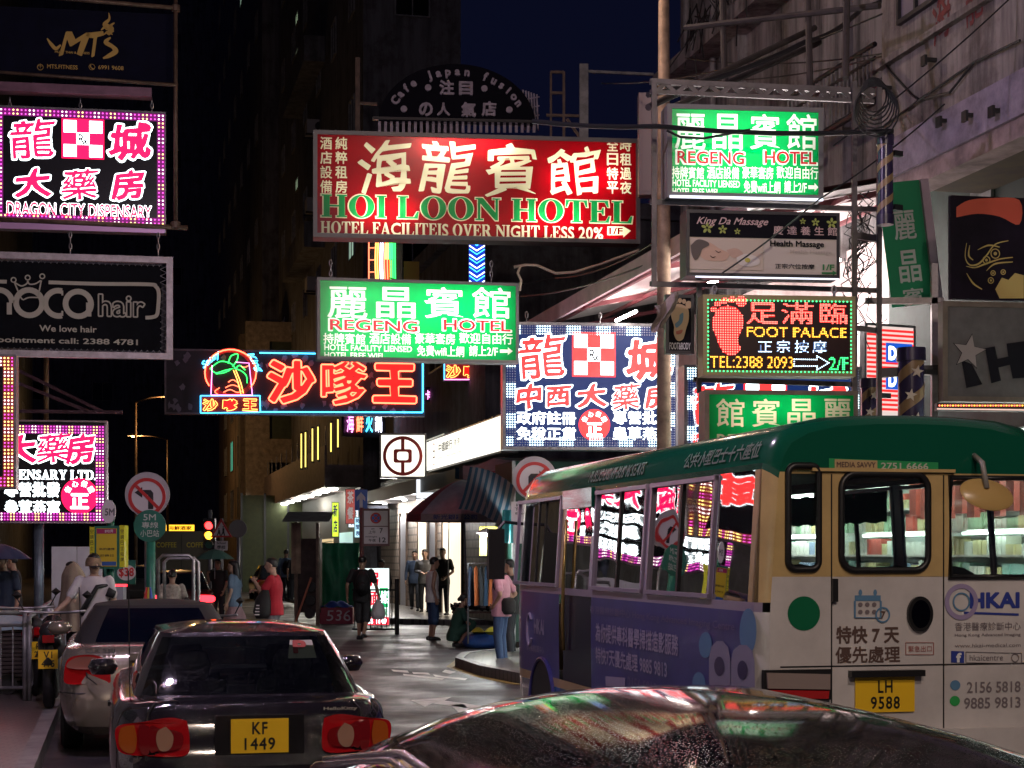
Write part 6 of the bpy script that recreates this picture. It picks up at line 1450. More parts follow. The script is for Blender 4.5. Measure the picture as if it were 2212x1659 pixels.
for u, v, r in ((2130, 562, 9), (2150, 548, 11), (2145, 590, 6), (2168, 588, 6), (2140, 606, 7)): s.mb('ornament', yl).ring(GEO(s, u, v), (r - 2) * s.k, r * s.k, -.006, -.003, 20).ring(GEO(s, u, v), 0.3 * s.k, r * .35 * s.k, -.006, -.003, 12)
s.put('ornament', yl, fill2d([[GEO(s, *p) for p in ((2150, 625), (2165, 600), (2180, 605), (2195, 590), (2215, 595), (2215, 645), (2160, 645))]]), -.004); s.done()
s = Sign('hanging_board', 'grey board with a star and a big black letter H, right edge above the minibus', 'board', 16.4, 2033, 652, 2232, 868, 8, .12)
s.cabinet(M_cabd, .05); s.panel(mat('grey_canvas', (.09, .085, .08), .6, var=.25, vscale=5), .01)
st5 = lambda cu, cv, r, k=.42, a0=80: [(cu + (r if i % 2 == 0 else r * k) * math.cos(math.radians(a0 + 36 * i)), cv - (r if i % 2 == 0 else r * k) * math.sin(math.radians(a0 + 36 * i))) for i in range(10)]
dkp = mat('black_print')
s.put('star', dkp, fill2d([[GEO(s, *p) for p in st5(2092, 760, 41)]]), .002); s.put('star_face', mat('warm_grey_print', (.24, .21, .19), .5), fill2d([[GEO(s, *p) for p in st5(2092, 760, 38)]]), -.003)
s.put('letter', dkp, fill2d([[GEO(s, *p) for p in ((2075, 778), (2098, 786), (2122, 830), (2086, 838))]]), .002)
s.put('letter', dkp, fill2d([[GEO(s, *p) for p in ((2128, 752), (2150, 748), (2156, 775), (2180, 770), (2176, 742), (2230, 735), (2230, 815), (2190, 818), (2184, 788), (2158, 794), (2164, 822), (2142, 828))]]), .002); s.done()
s = Sign('led_strip', 'thin strip of red and amber bulbs under the grey star board', 'light strip', 16.2, 2020, 872, 2240, 888, 8, .06)
s.cabinet(M_dark, .004); s.dots('bulb_dots', emit('bulb_red', (1, .16, .12), 2.6), [GEO(s, 2026 + i * 6, 876) for i in range(0, 34, 2)], 2 * s.k); s.dots('bulb_dots', emit('bulb_yellow', (1, .5, .05), 2.2), [GEO(s, 2032 + i * 6, 876) for i in range(0, 34, 2)], 2 * s.k); s.box('lit_edge', emit('lit_edge', (1, .7, .6), .5, False), 2020, 883, 2240, 886, -.01, .0); s.done()
# barber poles
def barber(label, u, v0, v1, wd, D, lit=False, stars=True):
    t = thing('barber_pole', label, 'barber pole', P(u, v1, D)); k = D / F; r = wd * k / 2; h = (v1 - v0) * k; c = h * .11
    obj('cap', MB().cyl((0, 0, 0), (0, 0, c), r * 1.12, n=24).cyl((0, 0, h - c), (0, 0, h), r * 1.12, n=24), mat('cap_indigo', (.02, .014, .05), .35), t, auto=40)
    obj('cylinder', MB().cyl((0, 0, c), (0, 0, h - c), r, n=24), mat('cylinder_indigo', (.03, .022, .07), .25), t, auto=40)
    gs = MB(); n = 28; pitch = r * 2.6; m = int(h / pitch) + 4
    for i in range(-4, m):
        L = []
        for j in range(n + 1):
            a = -math.pi + math.pi * j / n * 1.0; z = i * pitch + c + j / n * r * 2.2
            L.append((r * 1.012 * math.cos(a), r * 1.012 * math.sin(a), z))
        for j in range(n):
            z0, z1 = L[j][2], L[j + 1][2]; a = pitch * .36
            q = [(L[j][0], L[j][1], min(max(z0, c), h - c)), (L[j + 1][0], L[j + 1][1], min(max(z1, c), h - c)), (L[j + 1][0], L[j + 1][1], min(max(z1 + a, c), h - c)), (L[j][0], L[j][1], min(max(z0 + a, c), h - c))]
            if q[3][2] - q[0][2] > 1e-4 or q[2][2] - q[1][2] > 1e-4: gs.add(q, [(0, 1, 2, 3)])
    obj('stripe', gs, mat('stripe_gold', (.26, .17, .09), .4), t)
    if stars:
        sb = MB()
        for i in range(4):
            z = c + (h - 2 * c) * (i + .5) / 4; pts = [(x / 100 * r * .5 + (r * .25 if i % 2 else -r * .25), z - y / 100 * r * .5) for x, y in st5(0, 0, 100)]; sb.prism(pts, -r * 1.05, -r * .98)
        obj('star', sb, mat('star_pale', (.6, .52, .45), .4), t)
    obj('bracket', MB().bar((r, 0, h * .8), (r * 2.2, .05, h * .8), .05).bar((r, 0, h * .2), (r * 2.2, .05, h * .2), .05), M_dark, t)
barber('dark barber pole with gold stripes below the cable, beside the top right balcony', 1912, 292, 486, 34, 16.0, stars=False)
barber('starred barber pole just right of the foot massage sign', 1880, 818, 1000, 40, 17.5)
barber('starred barber pole between the green banner and the grey star board', 1968, 752, 1010, 56, 16.8)
f = thing('steel_post', 'dark steel post between the green banner and the star board', 'post', P(2018, 900, 16.9)); k = 16.9 / F; obj('shaft', MB().bar((0, 0, -.5), (0, 0, 330 * k), .06), M_frame, f); obj('arm', MB().bar((-115 * k, 0, 94 * k), (200 * k, -.1, 110 * k), .09), M_dark, f); obj('arm', MB().bar((-150 * k, 0, 250 * k), (20 * k, 0, 250 * k), .06), M_frame, f)
# lit shop signs glimpsed under the awning
s = Sign('lightbox_sign', 'red and white striped lightbox with blue letter plates behind the barber poles', 'sign', 21, 1862, 700, 1985, 905, 25, .1)
s.cabinet(M_cab, .03); s.panel(emit('striped_white', (.9, .75, .7), .55), .01)
for i in range(18): s.box('stripe', emit('stripe_red', (1, .02, .02), .8), 1868, 712 + i * 10, 1980, 717 + i * 10, .0, .006)
for v in (742, 800): s.box('letter_plate', emit('plate_blue', (.01, .08, .5), .8), 1912, v, 1975, v + 42, -.01, -.004); s.text('D', 1918, v + 6, 1936, v + 36, E_white, .04, y=-.014)
s.done()
s = Sign('lightbox_sign', 'plain coral panel under the striped lightbox behind the barber poles', 'sign', 20.6, 1880, 905, 2030, 990, 25, .1); s.cabinet(M_cab, .03); s.panel(emit('coral_panel', (1, .16, .08), .7), .01); s.done()
# overhead cables
def cable(label, pts, r=.012, n=14, m=None, nm='cable'):
    q = []
    for (a, b) in zip(pts, pts[1:]):
        a, b = Vector(a), Vector(b); sag = (b - a).length * .02
        for i in range(n): t = i / n; q.append(a + (b - a) * t - Vector((0, 0, sag * 4 * t * (1 - t))))
    q.append(Vector(pts[-1])); return tag(obj(nm, MB().tube(q, r, 6), m or M_wire), label, 'cable')
cable('thick black cable slung straight across the upper green hotel sign', [P(1150, 262, 16.2), P(1420, 273, 16.0), P(1930, 283, 15.9)], .024, 4, nm='support_rod')
tag(bpy.data.objects['support_rod'], cat='rod')
tg = MB(); pp = P(1447, 275, 15.95); tg.tube([P(1440, 282, 15.9), P(1470, 296, 15.9), P(1520, 299, 15.9), P(1570, 290, 15.9), P(1620, 280, 15.9)], .012, 6); tag(obj('loose_cable', tg, M_wire), 'loose cable sagging below the thick rod over the upper green sign', 'cable')
cable('black bundled cable climbing from the frame corner to the tenement ledge', [P(1400, 205, 16.6), P(1740, 90, 19), P(1860, 20, 22), P(2000, -60, 24)], .03)
cable('thin cable from the rod up to the balcony wall past the green sign', [P(1800, 315, 15.9), P(2240, -60, 17)], .008)
cable('thin cable crossing in front of the upper green sign down to the massage sign', [P(2040, 225, 17), P(1770, 430, 15.8), P(1560, 590, 15.8)], .008)
cable('guy wire from the black clamp at the centre of the rod to the tenement wall', [P(1805, 262, 15.9), P(1930, 120, 22)], .008)
for i, (a, b) in enumerate((((1480, 125), (2160, 62)), ((1480, 170), (2110, 58)), ((1300, 180), (1905, 30)))): cable(['upper', 'middle', 'lower'][i] + ' thin wire of three strung from the dark sky to the balcony wall', [P(a[0], a[1], 28), P(b[0], b[1], 18)], .01)
for i, (a, b, c_) in enumerate((((840, 600), (1100, 640), (1420, 560)), ((900, 640), (1200, 600), (1420, 520)))): cable(['black wire sagging between the two hotel signs', 'second black wire under the wide red sign toward the lamp post'][i], [P(*a, 30), P(*b, 29), P(*c_, 23)], .012)
t = thing('stair_cage', 'dark steel stair cage with thin balusters on the tenement wall above the upper green sign', 'stair', st(0, NT - .35, 0), TH)
for nm, (ua, va, ub, vb), r_ in (('handrail', (1700, 215, 1890, 95), .035), ('handrail', (1700, 245, 1890, 125), .025), ('stringer', (1690, 345, 1895, 215), .05)):
    (ya_, za_), (yb_, zb_) = on_t(ua, va, NT - .35), on_t(ub, vb, NT - .35); obj(nm, MB().cyl((0, ya_, za_), (0, yb_, zb_), r_, n=8), M_dark, t)
b = MB()
for i in range(22):
    (y1_, z1_), (y2_, z2_) = on_t(1702 + i * 8.6, 214 - i * 5.4, NT - .35), on_t(1702 + i * 8.6, 338 - i * 5.6, NT - .35); b.cyl((0, y1_, z1_), (0, (y1_ + y2_) / 2 * 0 + y2_, z2_), .014, n=5)
obj('balusters', b, M_grey, t)
t = thing('bamboo_scaffold', 'leaning dark bamboo poles lashed across the upper right tenement wall', 'scaffold', P(1650, 100, 19)); o_ = P(1650, 100, 19)
for a, b_ in (((1400, 232, 17), (1760, 60, 20)), ((1440, 238, 17), (1770, 92, 20)), ((1560, -20, 20), (1566, 190, 19)), ((1745, -20, 19), (1750, 200, 18)), ((1480, 60, 20), (1900, 12, 18)), ((1830, -20, 18), (1826, 170, 17.5))): obj('pole', MB().cyl(P(*a) - o_, P(*b_) - o_, .035, n=8), mat('bamboo_dark', (.06, .05, .045), .7, var=.4), t)
cb = MB(); c0 = P(1887, 205, 15.9)
for i in range(7): cb.tube([c0 + Vector((.12 * (1 + .12 * i) * math.cos(a), -.02 * i, .16 * (1 + .08 * i) * math.sin(a) - .03 * i)) for a in [k * math.pi / 8 for k in range(16)]], .008, 5, closed=True)
tag(obj('cable_coil', cb, M_wire), 'coil of black cable hanging at the top corner of the sign frame', 'cable')
hk = MB(); hk.tube([P(1110, 577, 26.6), P(1135, 572, 26.6), P(1160, 573, 26.6), P(1200, 590, 26.6), P(1240, 588, 26.6), P(1300, 570, 26.6), P(1380, 540, 26.2)], .02, 8); hk.tube([P(1125, 574, 26.6), P(1118, 590, 26.6), P(1126, 606, 26.6), P(1122, 628, 26.6)], .02, 8); tag(obj('curled_cable', hk, mat('beige_cable', (.4, .33, .26), .5), smooth=True), 'pale curled cable above the right end of the lower green hotel sign', 'cable')
bx = thing('utility_box', 'tall pale metal box behind the lamp post beside the wide red sign', 'box', P(1405, 420, 27)); obj('case', MB().box(-.18, .2, 0, .3, 0, 1.6), mat('pale_box', (.3, .25, .27), .5), bx); obj('door', MB().box(-.14, .16, -.012, 0, .05, 1.55), mat('pale_box', (.3, .25, .27)), bx)

# ------------------------------------------------------------------ street furniture
M_sgrey = mat('sign_grey', (.42, .4, .42), .4, .2, var=.15); M_sred = mat('sign_red', (.5, .03, .03), .35); M_swht = mat('sign_white', (.62, .58, .6), .35); M_sblk = mat('sign_black', (.015, .015, .018), .4); M_sblue = mat('sign_blue', (.03, .14, .55), .35); M_spole = mat('sign_pole', (.3, .3, .33), .4, .5, var=.3); M_dgreen = mat('stop_green', (.02, .16, .11), .4, var=.2)
def post_sign(name, label, u, v, D, cat='road sign', pole=None, pr=.045, z0=.13):
    X_ = (u - CX) / F * D; zc = CAMZ - (v - HY) / F * D
    t = thing(name, label, cat, (X_, D, z0)); 
    if pole: obj('pole', MB().cyl((0, .05, -.03), (0, .05, zc - z0 + pole), pr, n=14), M_spole, t, True)
    return t, zc - z0
def turn_sign(label, u, v, D, r, mirror):
    t, z = post_sign('road_sign', label, u, v, D, pole=.1); m = -1 if mirror else 1
    obj('backing', MB().disc((0, z), r, .0, .02), M_sgrey, t); R = r * .84; f = obj('face', MB().disc((0, z - .03), R, -.012, -.001), M_swht, t)
    obj('red_ring', MB().ring((0, z - .03), R * .82, R, -.017, -.0125), M_sred, f)
    sh = [(0, 0), (.34, -.66), (.34, .2), (.2, .36), (-.25, .36), (-.25, .52), (-.66, .22), (-.25, -.06), (-.25, .1), (.06, .1), (.06, -.66)]
    g = fill2d([[(m * x * R, z - .03 + y * R) for x, y in sh[1:]]]); obj('arrow', MB().flat(g[0], g[1], -.0165), M_sblk, f)
    obj('red_bar', MB().bar((-m * R * .62, -.022, z - .03 + R * .62), (m * R * .62, -.022, z - .03 - R * .62), .006, R * .17), M_sred, f); return t, z
turn_sign('round no left turn sign behind the green minibus stop disc', 318, 1068, 22.3, .29, False)
t, z = turn_sign('round no right turn sign below the blue pharmacy sign', 1155, 1033, 24.2, .31, True)
zz_ = z - .46; o = obj('time_plate', MB().box(-.33, .22, -.012, .0, zz_ - .16, zz_ + .13), M_swht, t)
b = MB()
for tx, x0, x1, z0, z1 in (('pm', -.26, -.19, .06, .10), ('下午', -.28, -.17, .0, .05), ('4 – 7', -.11, .18, .0, .10), ('Except Gen', -.27, .1, -.06, -.02), ('公眾', -.14, .0, -.14, -.08)):
    g = fit(glyph(tx, .015), x0, zz_ + z0, x1, zz_ + z1); b.flat(g[0], g[1], -.0135)
obj('plate_lettering', b, M_sblk, o); obj('lower_plate', MB().box(-.3, .2, -.012, .0, zz_ - .46, zz_ - .2), M_swht, t)
t, z = post_sign('stop_sign', 'round green minibus stop disc lettered 5M on a green post', 324, 1136, 21.9, 'stop sign')
obj('pole', MB().cyl((0, .04, -.03), (0, .04, z), .06, n=14), M_dgreen, t, True); o = obj('disc', MB().disc((0, z), .205, -.02, .0), M_dgreen, t); b = MB()
for tx, x0, x1, z0, z1 in (('5M', -.08, .08, .07, .15), ('專線', -.10, .11, -.03, .05), ('小巴站', -.12, .12, -.14, -.05)):
    g = fit(glyph(tx, .01), x0, z + z0, x1, z + z1); b.flat(g[0], g[1], -.0225)
obj('disc_lettering', b, mat('worn_white', (.5, .52, .48), .5), o)
for i, (c_, x) in enumerate(((M_sred, -.06), (mat('strap_yellow', (.5, .4, .05), .5), .0), (mat('strap_blue', (.05, .1, .4), .5), .05))): obj('tied_umbrella', MB().tube([(x, -.08, .55), (x * .8, -.09, 1.0), (x * .4, -.08, 1.25)], [.025, .035, .01], 8), c_, t, True)
t, z = post_sign('stop_post', 'yellow and green advert post with small white 5M disc on top', 236, 1180, 21.4, 'advert post')
obj('pole', MB().cyl((0, .06, -.03), (0, .06, z + .33), .05, n=12), M_dgreen, t, True)
M_ybox = mat('advert_yellow', (.6, .45, .03), .4); o = obj('advert_box', MB().box(-.15, .15, -.13, .1, z - .28, z + .25), M_dgreen, t); obj('advert_face', MB().box(-.125, .125, -.145, -.131, z - .25, z + .22), M_ybox, o)
obj('side_panel', MB().box(-.215, -.155, -.12, .1, z - .28, z + .24), mat('advert_acid', (.62, .6, .02), .4), t); obj('side_panel', MB().box(.155, .215, -.12, .1, z - .26, z + .26), mat('advert_acid', (.62, .6, .02)), t)
b = MB()
for tx, x0, x1, z0, z1 in (('新的選擇', -.09, .10, -.05, -.02), ('流行·娛樂·生活', -.08, .09, -.13, -.10)):
    g = fit(glyph(tx, .01), x0, z + z0, x1, z + z1); b.flat(g[0], g[1], -.147)
obj('advert_lettering', b, M_sblk, o); b = MB(); g = fit(glyph('$92/月', .03), -.02, z + .165, .08, z + .205); b.flat(g[0], g[1], -.151); obj('advert_price', b, M_swht, o)
obj('advert_header', MB().box(-.12, .12, -.148, -.146, z + .155, z + .215), mat('advert_plum', (.35, .02, .1), .4), o); obj('advert_footer', MB().box(-.12, .12, -.148, -.146, z - .24, z - .19), mat('advert_blue', (.03, .1, .35), .4), o)
for sx in (-.187, .187):
    b = MB()
    for i, ch in enumerate('空調巴士站牌'): g = fit(glyph(ch, .01), sx - .02, z + .16 - i * .07, sx + .02, z + .21 - i * .07); b.flat(g[0], g[1], -.1215)
    obj('side_lettering', b, M_sblk, o)
obj('small_disc', MB().disc((.0, z + .43), .085, -.04, .0, rz=.145), M_swht, t); b = MB(); g = fit(glyph('5M', .03), -.045, z + .38, .075, z + .47); b.flat(g[0], g[1], -.043); obj('small_disc_lettering', b, mat('worn_grey', (.12, .12, .12), .5), t)
obj('lower_panel', MB().box(.02, .20, -.12, .06, z - .95, z - .5), mat('grey_panel', (.3, .32, .36), .4), t); obj('lower_panel', MB().box(-.03, .02, -.12, .06, z - .97, z - .48), MATS['advert_acid'], t); b = MB()
for i, ch in enumerate('新巴士路線'): g = fit(glyph(ch, .01), -.022, z - .58 - i * .08, .012, z - .53 - i * .08); b.flat(g[0], g[1], -.1215)
obj('side_lettering', b, M_sblk, t)
s = Sign('price_board', 'dark green board with white oval reading $38 behind the advert post', 'board', 25, 225, 1210, 292, 1262, 4, .03); s.cabinet(M_dgreen, .01); s.panel(M_dgreen, .0); s.mb('oval', M_swht).add([(s.X(273 + 20 * math.cos(a)), -.004, s.Z(1237 - 17 * math.sin(a) )) for a in [k * .2618 for k in range(24)]], [tuple(range(24))[::-1]]); s.text('$38', 257, 1226, 289, 1248, M_sred, .03, y=-.008); s.done()
cb_ = thing('white_cabinet', 'two tall white folding panels behind the couple on the left pavement', 'cabinet', P(166, HY, 27.5) - Vector((0, 0, CAMZ - .14)), math.radians(6))
for i in (-1, 1): obj('door', MB().box(i * .2 - .195, i * .2 + .195, 0, .03 + .01 * i, .0, 1.78), mat('panel_white', (.62, .62, .7), .4, var=.08), cb_)
# railings
def railing(label, a, b, h=.95, n=None, m=None, bars=True):
    a, b = Vector(a), Vector(b); L = (b - a).length; rz = math.atan2(b.y - a.y, b.x - a.x); t = thing('railing', label, 'railing', a, rz); m = m or M_steel
    obj('top_rail', MB().cyl((0, 0, h), (L, 0, h), .028, n=8), m, t, True); obj('bottom_rail', MB().cyl((0, 0, .15), (L, 0, .15), .02, n=8), m, t, True); obj('middle_rail', MB().cyl((0, 0, h - .14), (L, 0, h - .14), .016, n=8), m, t, True)
    q = MB(); k = n or int(L / .13)
    if bars:
        for i in range(1, k): q.cyl((L * i / k, 0, .15), (L * i / k, 0, h - .14), .009, n=6)
        obj('balusters', q, m, t)
    for i in range(int(L / 1.6) + 2):
        x = min(L, i * 1.6); obj('post', MB().cyl((x, 0, -.02), (x, 0, h), .026, n=8), m, t, True)
        if x >= L: break
    return t
railing('grey kerbside railing beside the parked convertible', st(20.2, -1.0, .14), st(27, -1.0, .14), .95, m=M_grey)
railing('grey railing turning across the left pavement toward the frame edge', st(20.2, -3.4, .14), st(20.2, -1.05, .14), 1.0, m=M_grey)
def barrier(label, u, D, w, h):
    t = thing('barrier', label, 'barrier', ((u - CX) / F * D, D, .0)); q = [(-w / 2, 0, 0), (-w / 2, 0, h - .06), (-w / 2 + .06, 0, h), (w / 2 - .06, 0, h), (w / 2, 0, h - .06), (w / 2, 0, 0)]
    obj('frame', MB().tube(q, .025, 8), M_steel, t, True); obj('crossbar', MB().cyl((-w / 2, 0, h * .45), (w / 2, 0, h * .45), .02, n=8), M_steel, t); obj('foot', MB().bar((-w / 2, -.25, .03), (-w / 2, .25, .03), .05).bar((w / 2, -.25, .03), (w / 2, .25, .03), .05), M_steel, t); return t
barrier('galvanised tube barrier by the green stop post', 380, 24.5, .5, 1.78); barrier('second galvanised tube barrier just behind the first', 392, 25.2, .5, 1.74)
for i, (u, D) in enumerate(((60, 22), (105, 22.4), (205, 20.6), (232, 20.4))):
    t = thing('bollard', ['short blue-grey bollard nearest the left frame edge', 'short blue-grey bollard beside the tall sign post', 'dark bollard at the cardigan figure', 'dark bollard in front of the man in white'][i], 'bollard', ((u - CX) / F * D, D, .14), group='bollards behind the railing')
    obj('shaft', MB().lathe([(.075, 0), (.075, .95), (.06, .97), (0, .98)], n=14), M_spole, t, True); obj('band', MB().lathe([(.078, .8), (.078, .86)], n=14), M_swht, t)
# traffic light and school sign
t, z = post_sign('traffic_light', 'traffic light showing red and amber beside the children warning sign', 453, 1145, 47, 'traffic light', pole=.55, pr=.06)
o = obj('housing', MB().box(-.16, .16, -.12, .1, z - .55, z + .32), M_sblk, t)
for dz, m in ((.12, emit('lamp_red', (1, .02, .02), 7)), (-.15, emit('lamp_amber', (1, .4, .02), 6)), (-.4, M_dgreen)): lp = obj('lens', MB().disc((0, z + dz), .105, -.14, -.121, 20), m, o); obj('visor', MB().ring((0, z + dz), .11, .125, -.26, -.12, 20, 0, 180), M_sblk, lp)
t, z = post_sign('road_sign', 'red triangle warning sign with two children on a pole', 478, 1145, 44, pole=.3)
tri = lambda r, dz=0: [(0, z + r + dz), (r * .95, z - r * .62 + dz), (-r * .95, z - r * .62 + dz)]
obj('backing', MB().prism(tri(.3)[::-1], -.0, .015), M_sred, t); f = obj('face', MB().prism(tri(.215, -.01)[::-1], -.006, -.001), M_swht, t)
b = MB()
for x, h in ((-.06, .15), (.05, .2)):
    b.disc((x, z - .12 + h), .02, -.012, -.007, 10).prism([(x - .02, z - .12 + h - .03), (x + .03, z - .12 + h - .03), (x + .03, z - .05), (x + .05, z - .15), (x + .03, z - .15), (x, z - .08), (x - .04, z - .15), (x - .06, z - .15), (x - .02, z - .05)][::-1], -.012, -.007)
obj('children', b, M_sblk, f); o = obj('plate', MB().box(-.16, .16, -.01, .01, z - .52, z - .28), M_swht, t); b = MB()
for tx, z0, z1 in (('School', -.36, -.30), ('學校', -.49, -.39)): g = fit(glyph(tx, .02), -.11, z + z0, .11, z + z1); b.flat(g[0], g[1], -.0115)
obj('plate_lettering', b, M_sblk, o)
t, z = post_sign('road_sign', 'plain grey disc back of a sign right of the triangle warning sign', 514, 1142, 45, pole=.1); obj('disc', MB().disc((0, z), .235, -.0, .02), mat('sign_back', (.2, .2, .2), .5), t)
# parking restriction and one-way signs
t, z = post_sign('road_sign', 'blue one-way arrow sign above the parking times plate', 780, 1080, 38, pole=.25)
o = obj('face', MB().box(-.14, .14, -.012, .01, z - .23, z + .23), M_sblue, t); b = MB().prism([(-.035, z - .17), (.035, z - .17), (.035, z + .02), (.095, z - .03), (.095, z + .06), (0, z + .17), (-.095, z + .06), (-.095, z - .03), (-.035, z + .02)], -.016, -.0125); obj('arrow', b, M_swht, o)
t, z = post_sign('road_sign', 'no parking plate with the hours 7 to 12 in a brown frame', 812, 1138, 37.6, pole=None)
obj('pole', MB().cyl((-.31, .05, -.03), (-.31, .05, z + .42), .045, n=12), mat('maroon_pole', (.13, .05, .05), .5), t, True); o = obj('frame', MB().box(-.3, .3, -.0, .03, z - .42, z + .4), mat('maroon_pole', (.13, .05, .05)), t)
obj('plate', MB().box(-.26, .26, -.012, -.001, z - .37, z + .0), M_swht, o); obj('plate', MB().box(-.26, .26, -.012, -.001, z + .02, z + .35), M_swht, o); f = obj('disc', MB().disc((0, z + .19), .12, -.018, -.0125), M_sred, o); obj('disc_centre', MB().disc((0, z + .19), .085, -.022, -.0185), M_sblue, f)
obj('disc_cross', MB().bar((-.08, -.024, z + .27), (.08, -.024, z + .11), .004, .025).bar((-.08, -.027, z + .11), (.08, -.027, z + .27), .004, .025), M_sred, f); b = MB()
for tx, x0, x1, z0, z1 in (('am', -.1, -.03, -.06, -.03), ('上午', -.16, -.0, -.15, -.08), ('7', .08, .15, -.14, -.03), ('midnight', -.23, .03, -.24, -.2), ('午夜', -.16, 0, -.33, -.26), ('12', .07, .22, -.34, -.23)): g = fit(glyph(tx, .02), x0, z + z0, x1, z + z1); b.flat(g[0], g[1], -.0135)
obj('plate_lettering', b, M_sblk, o)

# ------------------------------------------------------------------ bank corner and far row of shops (t = 9)
BK = 9.0
bk = thing('bank_shopfront', 'stone bank frontage with lit windows at the far street corner', 'shopfront', st(43, BK, .132), TH)
M_stone = bricks('stone_cladding', (.36, .29, .24), (.28, .22, .18), (.12, .1, .09), 1.1, .5, True); M_glow = emit('warm_interior', (1, .86, .66), .75)
sY = lambda u, v=1200: on_t(u, v, BK)[0] - 43
ya, yb_ = sY(1060), sY(842)
obj('stone_wall', MB().box(0, .1, sY(1090), yb_ + 2, 0, 4.2), M_stone, bk); obj('canopy', MB().box(-1.0, .1, sY(1085), yb_ + 2, 3.35, 3.75), mat('dark_canopy', (.05, .045, .05), .5), bk)
for u0, u1, m in ((905, 925, M_glow), (958, 1000, M_glow), (866, 880, mat('grey_shutter', (.4, .4, .44), .4)), (928, 944, MATS['grey_shutter'] if 'grey_shutter' in MATS else M_grey)):
    y0, y1 = sY(u1), sY(u0); w = obj('door', MB().box(-.02, -.004, y0, y1, .0, 2.9), m, bk); obj('door_frame', MB().box(-.06, 0, y0 - .05, y0, 0, 3).box(-.06, 0, y1, y1 + .05, 0, 3), M_brown, w)
obj('upper_window', MB().box(-.02, .0, sY(960), sY(870), 4.3, 5.1), emit('upper_glow', (.9, .95, .8), .35), bk)
for u in (860, 905, 958): obj('downlight', MB().box(-.5, -.4, sY(u) - .12, sY(u) + .12, 3.32, 3.35), emit('downlight', (.95, .95, 1), 30.), bk); point(bk, (-.7, sY(u), 3.0), 110, (1, .95, .9))
E_bank = emit('bank_white', (1, .97, .84), .95)
za, zb2 = on_t(1000, 1000, BK - .4)[1] - .55, on_t(1000, 945, BK - .4)[1] + .1
t = thing('bank_sign', 'long cream backlit bank fascia running toward the square emblem box', 'sign', st(43, BK - .5, 0), TH)
y0, y1 = on_t(1083, 950, BK - .5)[0] - 43, on_t(922, 980, BK - .5)[0] - 43
zlo, zhi = on_t(1083, 978, BK - .5)[1], on_t(1083, 893, BK - .5)[1]
obj('box', MB().box(.0, .4, y0, y1, zlo, zhi), M_cab, t); f = obj('face', MB().box(-.012, -.001, y0 + .05, y1 - .05, zlo + .05, zhi - .05), E_bank, t)
def sidetext(tx, u0, u1, za_, zb_, m, off, par, x=-.016):
    a, b_ = on_t(u1, 960, BK - .5)[0] - 43, on_t(u0, 960, BK - .5)[0] - 43; g = fit(glyph(tx, off), 0, za_, b_ - a, zb_); obj('lettering', MB().add([(x, b_ - q, z) for q, z in g[0]], g[1]), m, par)
hh = zhi - zlo; sidetext('中國銀行', 948, 978, zlo + hh * .5, zlo + hh * .78, M_sblk, .02, f); sidetext('(香港)', 980, 996, zlo + hh * .52, zlo + hh * .76, M_sblk, .0, f); sidetext('BANK OF CHINA (HONG KONG)', 948, 1000, zlo + hh * .28, zlo + hh * .37, mat('print_grey', (.18, .15, .16)), .0, f)
M_bred = mat('bank_red', (.45, .03, .03), .4); yc = on_t(938, 970, BK - .5)[0] - 43
def emblem(par, c, r, side):
    b = MB(); b.ring(c, r * .83, r, -.012, -.003, 40); b.box(c[0] - r * .09, c[0] + r * .09, -.012, -.003, c[1] + r * .32, c[1] + r * .86).box(c[0] - r * .09, c[0] + r * .09, -.0115, -.003, c[1] - r * .86, c[1] - r * .32)
    o_ = []; 
    for a in (.46, .28):
        L = []
        for cx_, cz_, a0 in ((1, 1, 0), (-1, 1, 90), (-1, -1, 180), (1, -1, 270)):
            for k in range(5): L.append((c[0] + cx_ * (a - .12) * r + .12 * r * math.cos(math.radians(a0 + k * 22.5)), c[1] + cz_ * (a * .75 - .1) * r + .1 * r * math.sin(math.radians(a0 + k * 22.5))))
        o_.append(L)
    g = fill2d(o_); b.thick(g[0], g[1], -.003, .0095)
    if side: b.v = [(y, -x, z) for x, y, z in b.v]
    return obj('emblem', b, M_bred, par)
emblem(f, (-yc, (zlo + zhi) / 2), hh * .36, True)
s = Sign('bank_sign', 'square white backlit box with red ring and coin emblem', 'sign', on_t(920, 980, BK - .5)[0] * CT + (BK - .5) * ST - .3, 820, 936, 921, 1033, 3, .3); s.cabinet(M_cab, .05); s.panel(E_bank, .004); emblem(s.t, GEO(s, 870, 985), 43 * s.k, False); s.done()
s = Sign('card_sign', 'small white card-payment sign under the bank fascia', 'sign', 47, 898, 1034, 941, 1078, 3, .1); s.cabinet(M_cab, .02); s.panel(emit('card_white', (.9, .95, 1), .8), .003)
for i, c_ in enumerate((M_sred, M_sblue, M_dgreen)): s.put('logo', c_, fill2d([[GEO(s, 908 + i * 6, 1054), GEO(s, 915 + i * 6, 1054), GEO(s, 917 + i * 6, 1044), GEO(s, 910 + i * 6, 1044)]]), -.002)
s.done()
